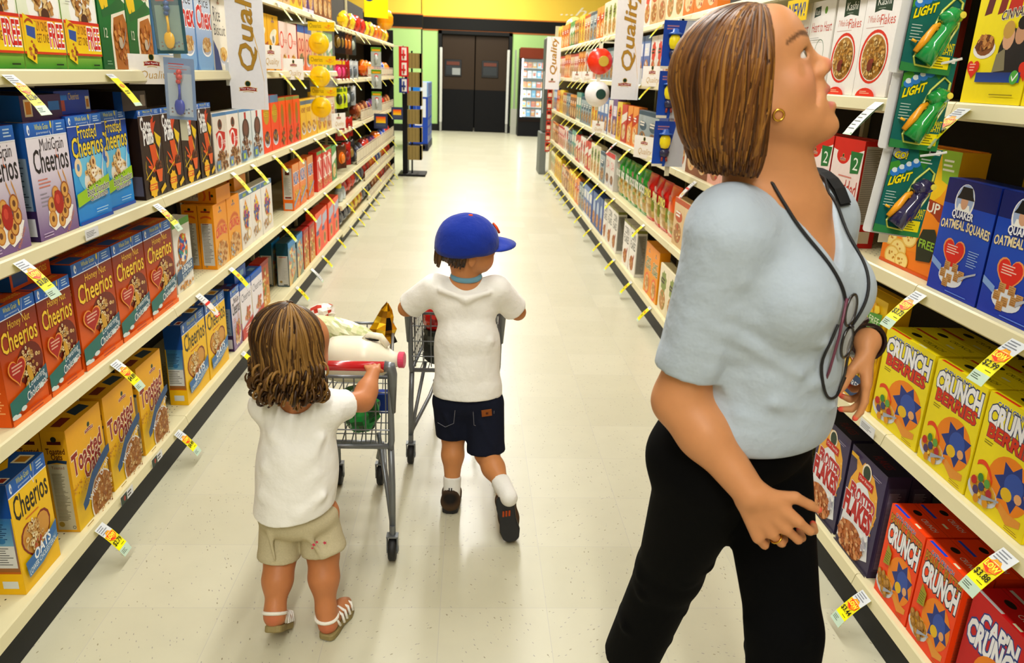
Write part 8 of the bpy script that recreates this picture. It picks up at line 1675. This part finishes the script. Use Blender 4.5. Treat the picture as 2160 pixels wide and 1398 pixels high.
# cap
b = MB(); n = 32; m = 12; vs = []
for j in range(m + 1):
    t = j / m; ph = t * math.pi / 2 * 1.10
    for k in range(n):
        q = 2 * math.pi * k / n; r_ = math.sin(ph); z = math.cos(ph); ridge = 1 - .012 * abs(math.cos(3 * q)) ** 12
        drop = -.018 * max(0, -math.cos(q)) * max(0, t - .6) / .4
        vs.append(tuple(HB(-.008 + .118 * r_ * math.cos(q) * ridge, .106 * r_ * math.sin(q) * ridge, .030 + .100 * z * ridge + drop * 1.4) - BB))
b.add(vs, [(j * n + k, j * n + (k + 1) % n, (j + 1) * n + (k + 1) % n, (j + 1) * n + k) for j in range(m) for k in range(n)], '1a3296'); cap = b.build('cap', M_cloth, boy, True)
sol = cap.modifiers.new('thick', 'SOLIDIFY'); sol.thickness = .003
b = MB(); vs = []; nn = 14
for i in range(nn + 1):
    a = -1.15 + 2.3 * i / nn; x0, y0 = .104 * math.cos(a), .100 * math.sin(a); s = math.cos(a * 1.25); x1 = x0 + .088 * max(.02, s) ** .55; y1 = y0 * .88
    for (x, y) in ((x0, y0), ((x0 + x1) / 2, (y0 + y1) / 2), (x1, y1)): vs.append(tuple(HB(x, y, .030 - 1.2 * y * y - .10 * (x - x0)) - BB))
b.add(vs, [(i * 3 + q, i * 3 + q + 1, i * 3 + q + 4, i * 3 + q + 3) for i in range(nn) for q in (0, 1)], '1c369e'); br = b.build('brim', M_cloth, cap, True); sol = br.modifiers.new('thick', 'SOLIDIFY'); sol.thickness = .004
b = MB(); b.lathe([(.001, .006), (.006, .005), (.009, 0), (.001, 0)], 'e85020', 12, Matrix.Translation(HB(-.008, 0, .129) - BB)); b.build('cap_button', M_matte, cap, True)
b = MB(); b.tube([tuple(HB(.108, .01, .072) - BB), tuple(HB(.095, .014, .092) - BB), tuple(HB(.098, -.012, .088) - BB), tuple(HB(.112, -.012, .066) - BB)], .004, 'e84c20', 6); b.build('cap_emblem', M_matte, cap, True)
paths = []; rh = random.Random(31)
for i in range(110):
    a = R(rh.uniform(108, 252)); q = []
    for j in range(6): t = j / 5; z = .02 - .075 * t * rh.uniform(.6, 1) ; r_ = .100 - .018 * t; q.append(tuple(HB(-.008 + r_ * 1.04 * math.cos(a), r_ * .95 * math.sin(a), z)))
    paths.append(q)
for i in range(16):
    a = R(rh.uniform(150, 195)); paths.append([tuple(HB(-.008 + (.108 + .004 * t) * math.cos(a), .10 * math.sin(a), .02 - .085 * t)) for t in (0, .25, .5, .75, 1)])
locks('hair', paths, ['4c3418', '5e4424', '6c5030', '3c2810'], boy, .005, BB, 8)
# socks and shoes
for a_, dn in ((a1, (a1 - c1).normalized()), (a2, (a2 - c2).normalized())):
    P, F = sdf_mesh([('f', a_ + dn * .045, a_ - dn * .036, .0285, .0315)], .004, .01, [], 1); child('sock', P, F, 'e6e4de', M_cloth, boy, BB)
def shoe(heel, toe, up, nm='trainer'):
    heel, toe, up = Vector(heel), Vector(toe), Vector(up).normalized(); d = (toe - heel).normalized(); up = (up - d * up.dot(d)).normalized(); L_ = (toe - heel).length; sd = d.cross(up)
    Q = lambda x, y, z: heel + d * x * L_ + sd * y + up * z
    P, F = sdf_mesh([('c', Q(.10, 0, .026), Q(.55, 0, .030), .032, .031), ('c', Q(.55, 0, .030), Q(.92, 0, .022), .031, .026), ('c', Q(.08, 0, .03), Q(.12, 0, .055), .028, .026)], .004, .02, [(('c', Q(.16, 0, .062), Q(.30, 0, .075), .021, .024), .004)], 1)
    sh_ = child('shoe', P, F, paint(P, '4c3826', [(Q(.0, 0, .045), .022, '181410', .5), (Q(.45, 0, .055), .02, '14100c', .6)]), M_matte, boy, BB)
    b = MB(); rim_ = [Q(t, w, -.004) for t, w in ((-.10, .012), (-.04, .026), (.2, .030), (.5, .027), (.8, .033), (1.0, .026), (1.08, .012))]; rim_ += [Q(t, -w, -.004) for t, w in ((1.08, .012), (1.0, .026), (.8, .033), (.5, .027), (.2, .030), (-.04, .026), (-.10, .012))]; n = len(rim_)
    b.add([tuple(p + up * .014 - BB) for p in rim_] + [tuple(p - up * .006 - BB) for p in rim_], [tuple(range(n)), tuple(range(2 * n - 1, n - 1, -1))] + [(k, n + k, n + (k + 1) % n, (k + 1) % n) for k in range(n)], '14120f'); so_ = b.build('sole', M_rub, sh_); bevel(so_, .003)
    b = MB(); c_ = Q(-.055, 0, .052) - BB; b.add([tuple(c_ + sd * x + up * z) for x, z in ((-.006, -.006), (.006, -.006), (.006, .006), (-.006, .006))] + [tuple(c_ + d * .02 + sd * x + up * z) for x, z in ((-.006, -.006), (.006, -.006), (.006, .006), (-.006, .006))], [(0, 1, 2, 3), (0, 4, 5, 1), (1, 5, 6, 2), (2, 6, 7, 3), (3, 7, 4, 0)], 'e04818')
    for s in (-1, 1): b.tube([tuple(Q(-.03, s * .004, .060) - BB), tuple(Q(.02, s * .004, .084) - BB)], .0022, '141210', 6)
    b.build('heel_tab', M_matte, sh_)
    return sh_, Q
shoe((-.052, 2.352, .010), (-.045, 2.478, .010), (0, 0, 1))
s2, Q = shoe((.126, 2.198, .145), (.152, 2.165, .022), (0, .97, .25))
b = MB()
for k in (-1, 0, 1): c_ = Q(.34, k * .010, -.0115) - BB; b.box(c_.x - .003, c_.x + .003, c_.y - .0012, c_.y + .0012, c_.z - .010, c_.z + .010, 'a84418')
b.build('tread_emblem', M_matte, s2)
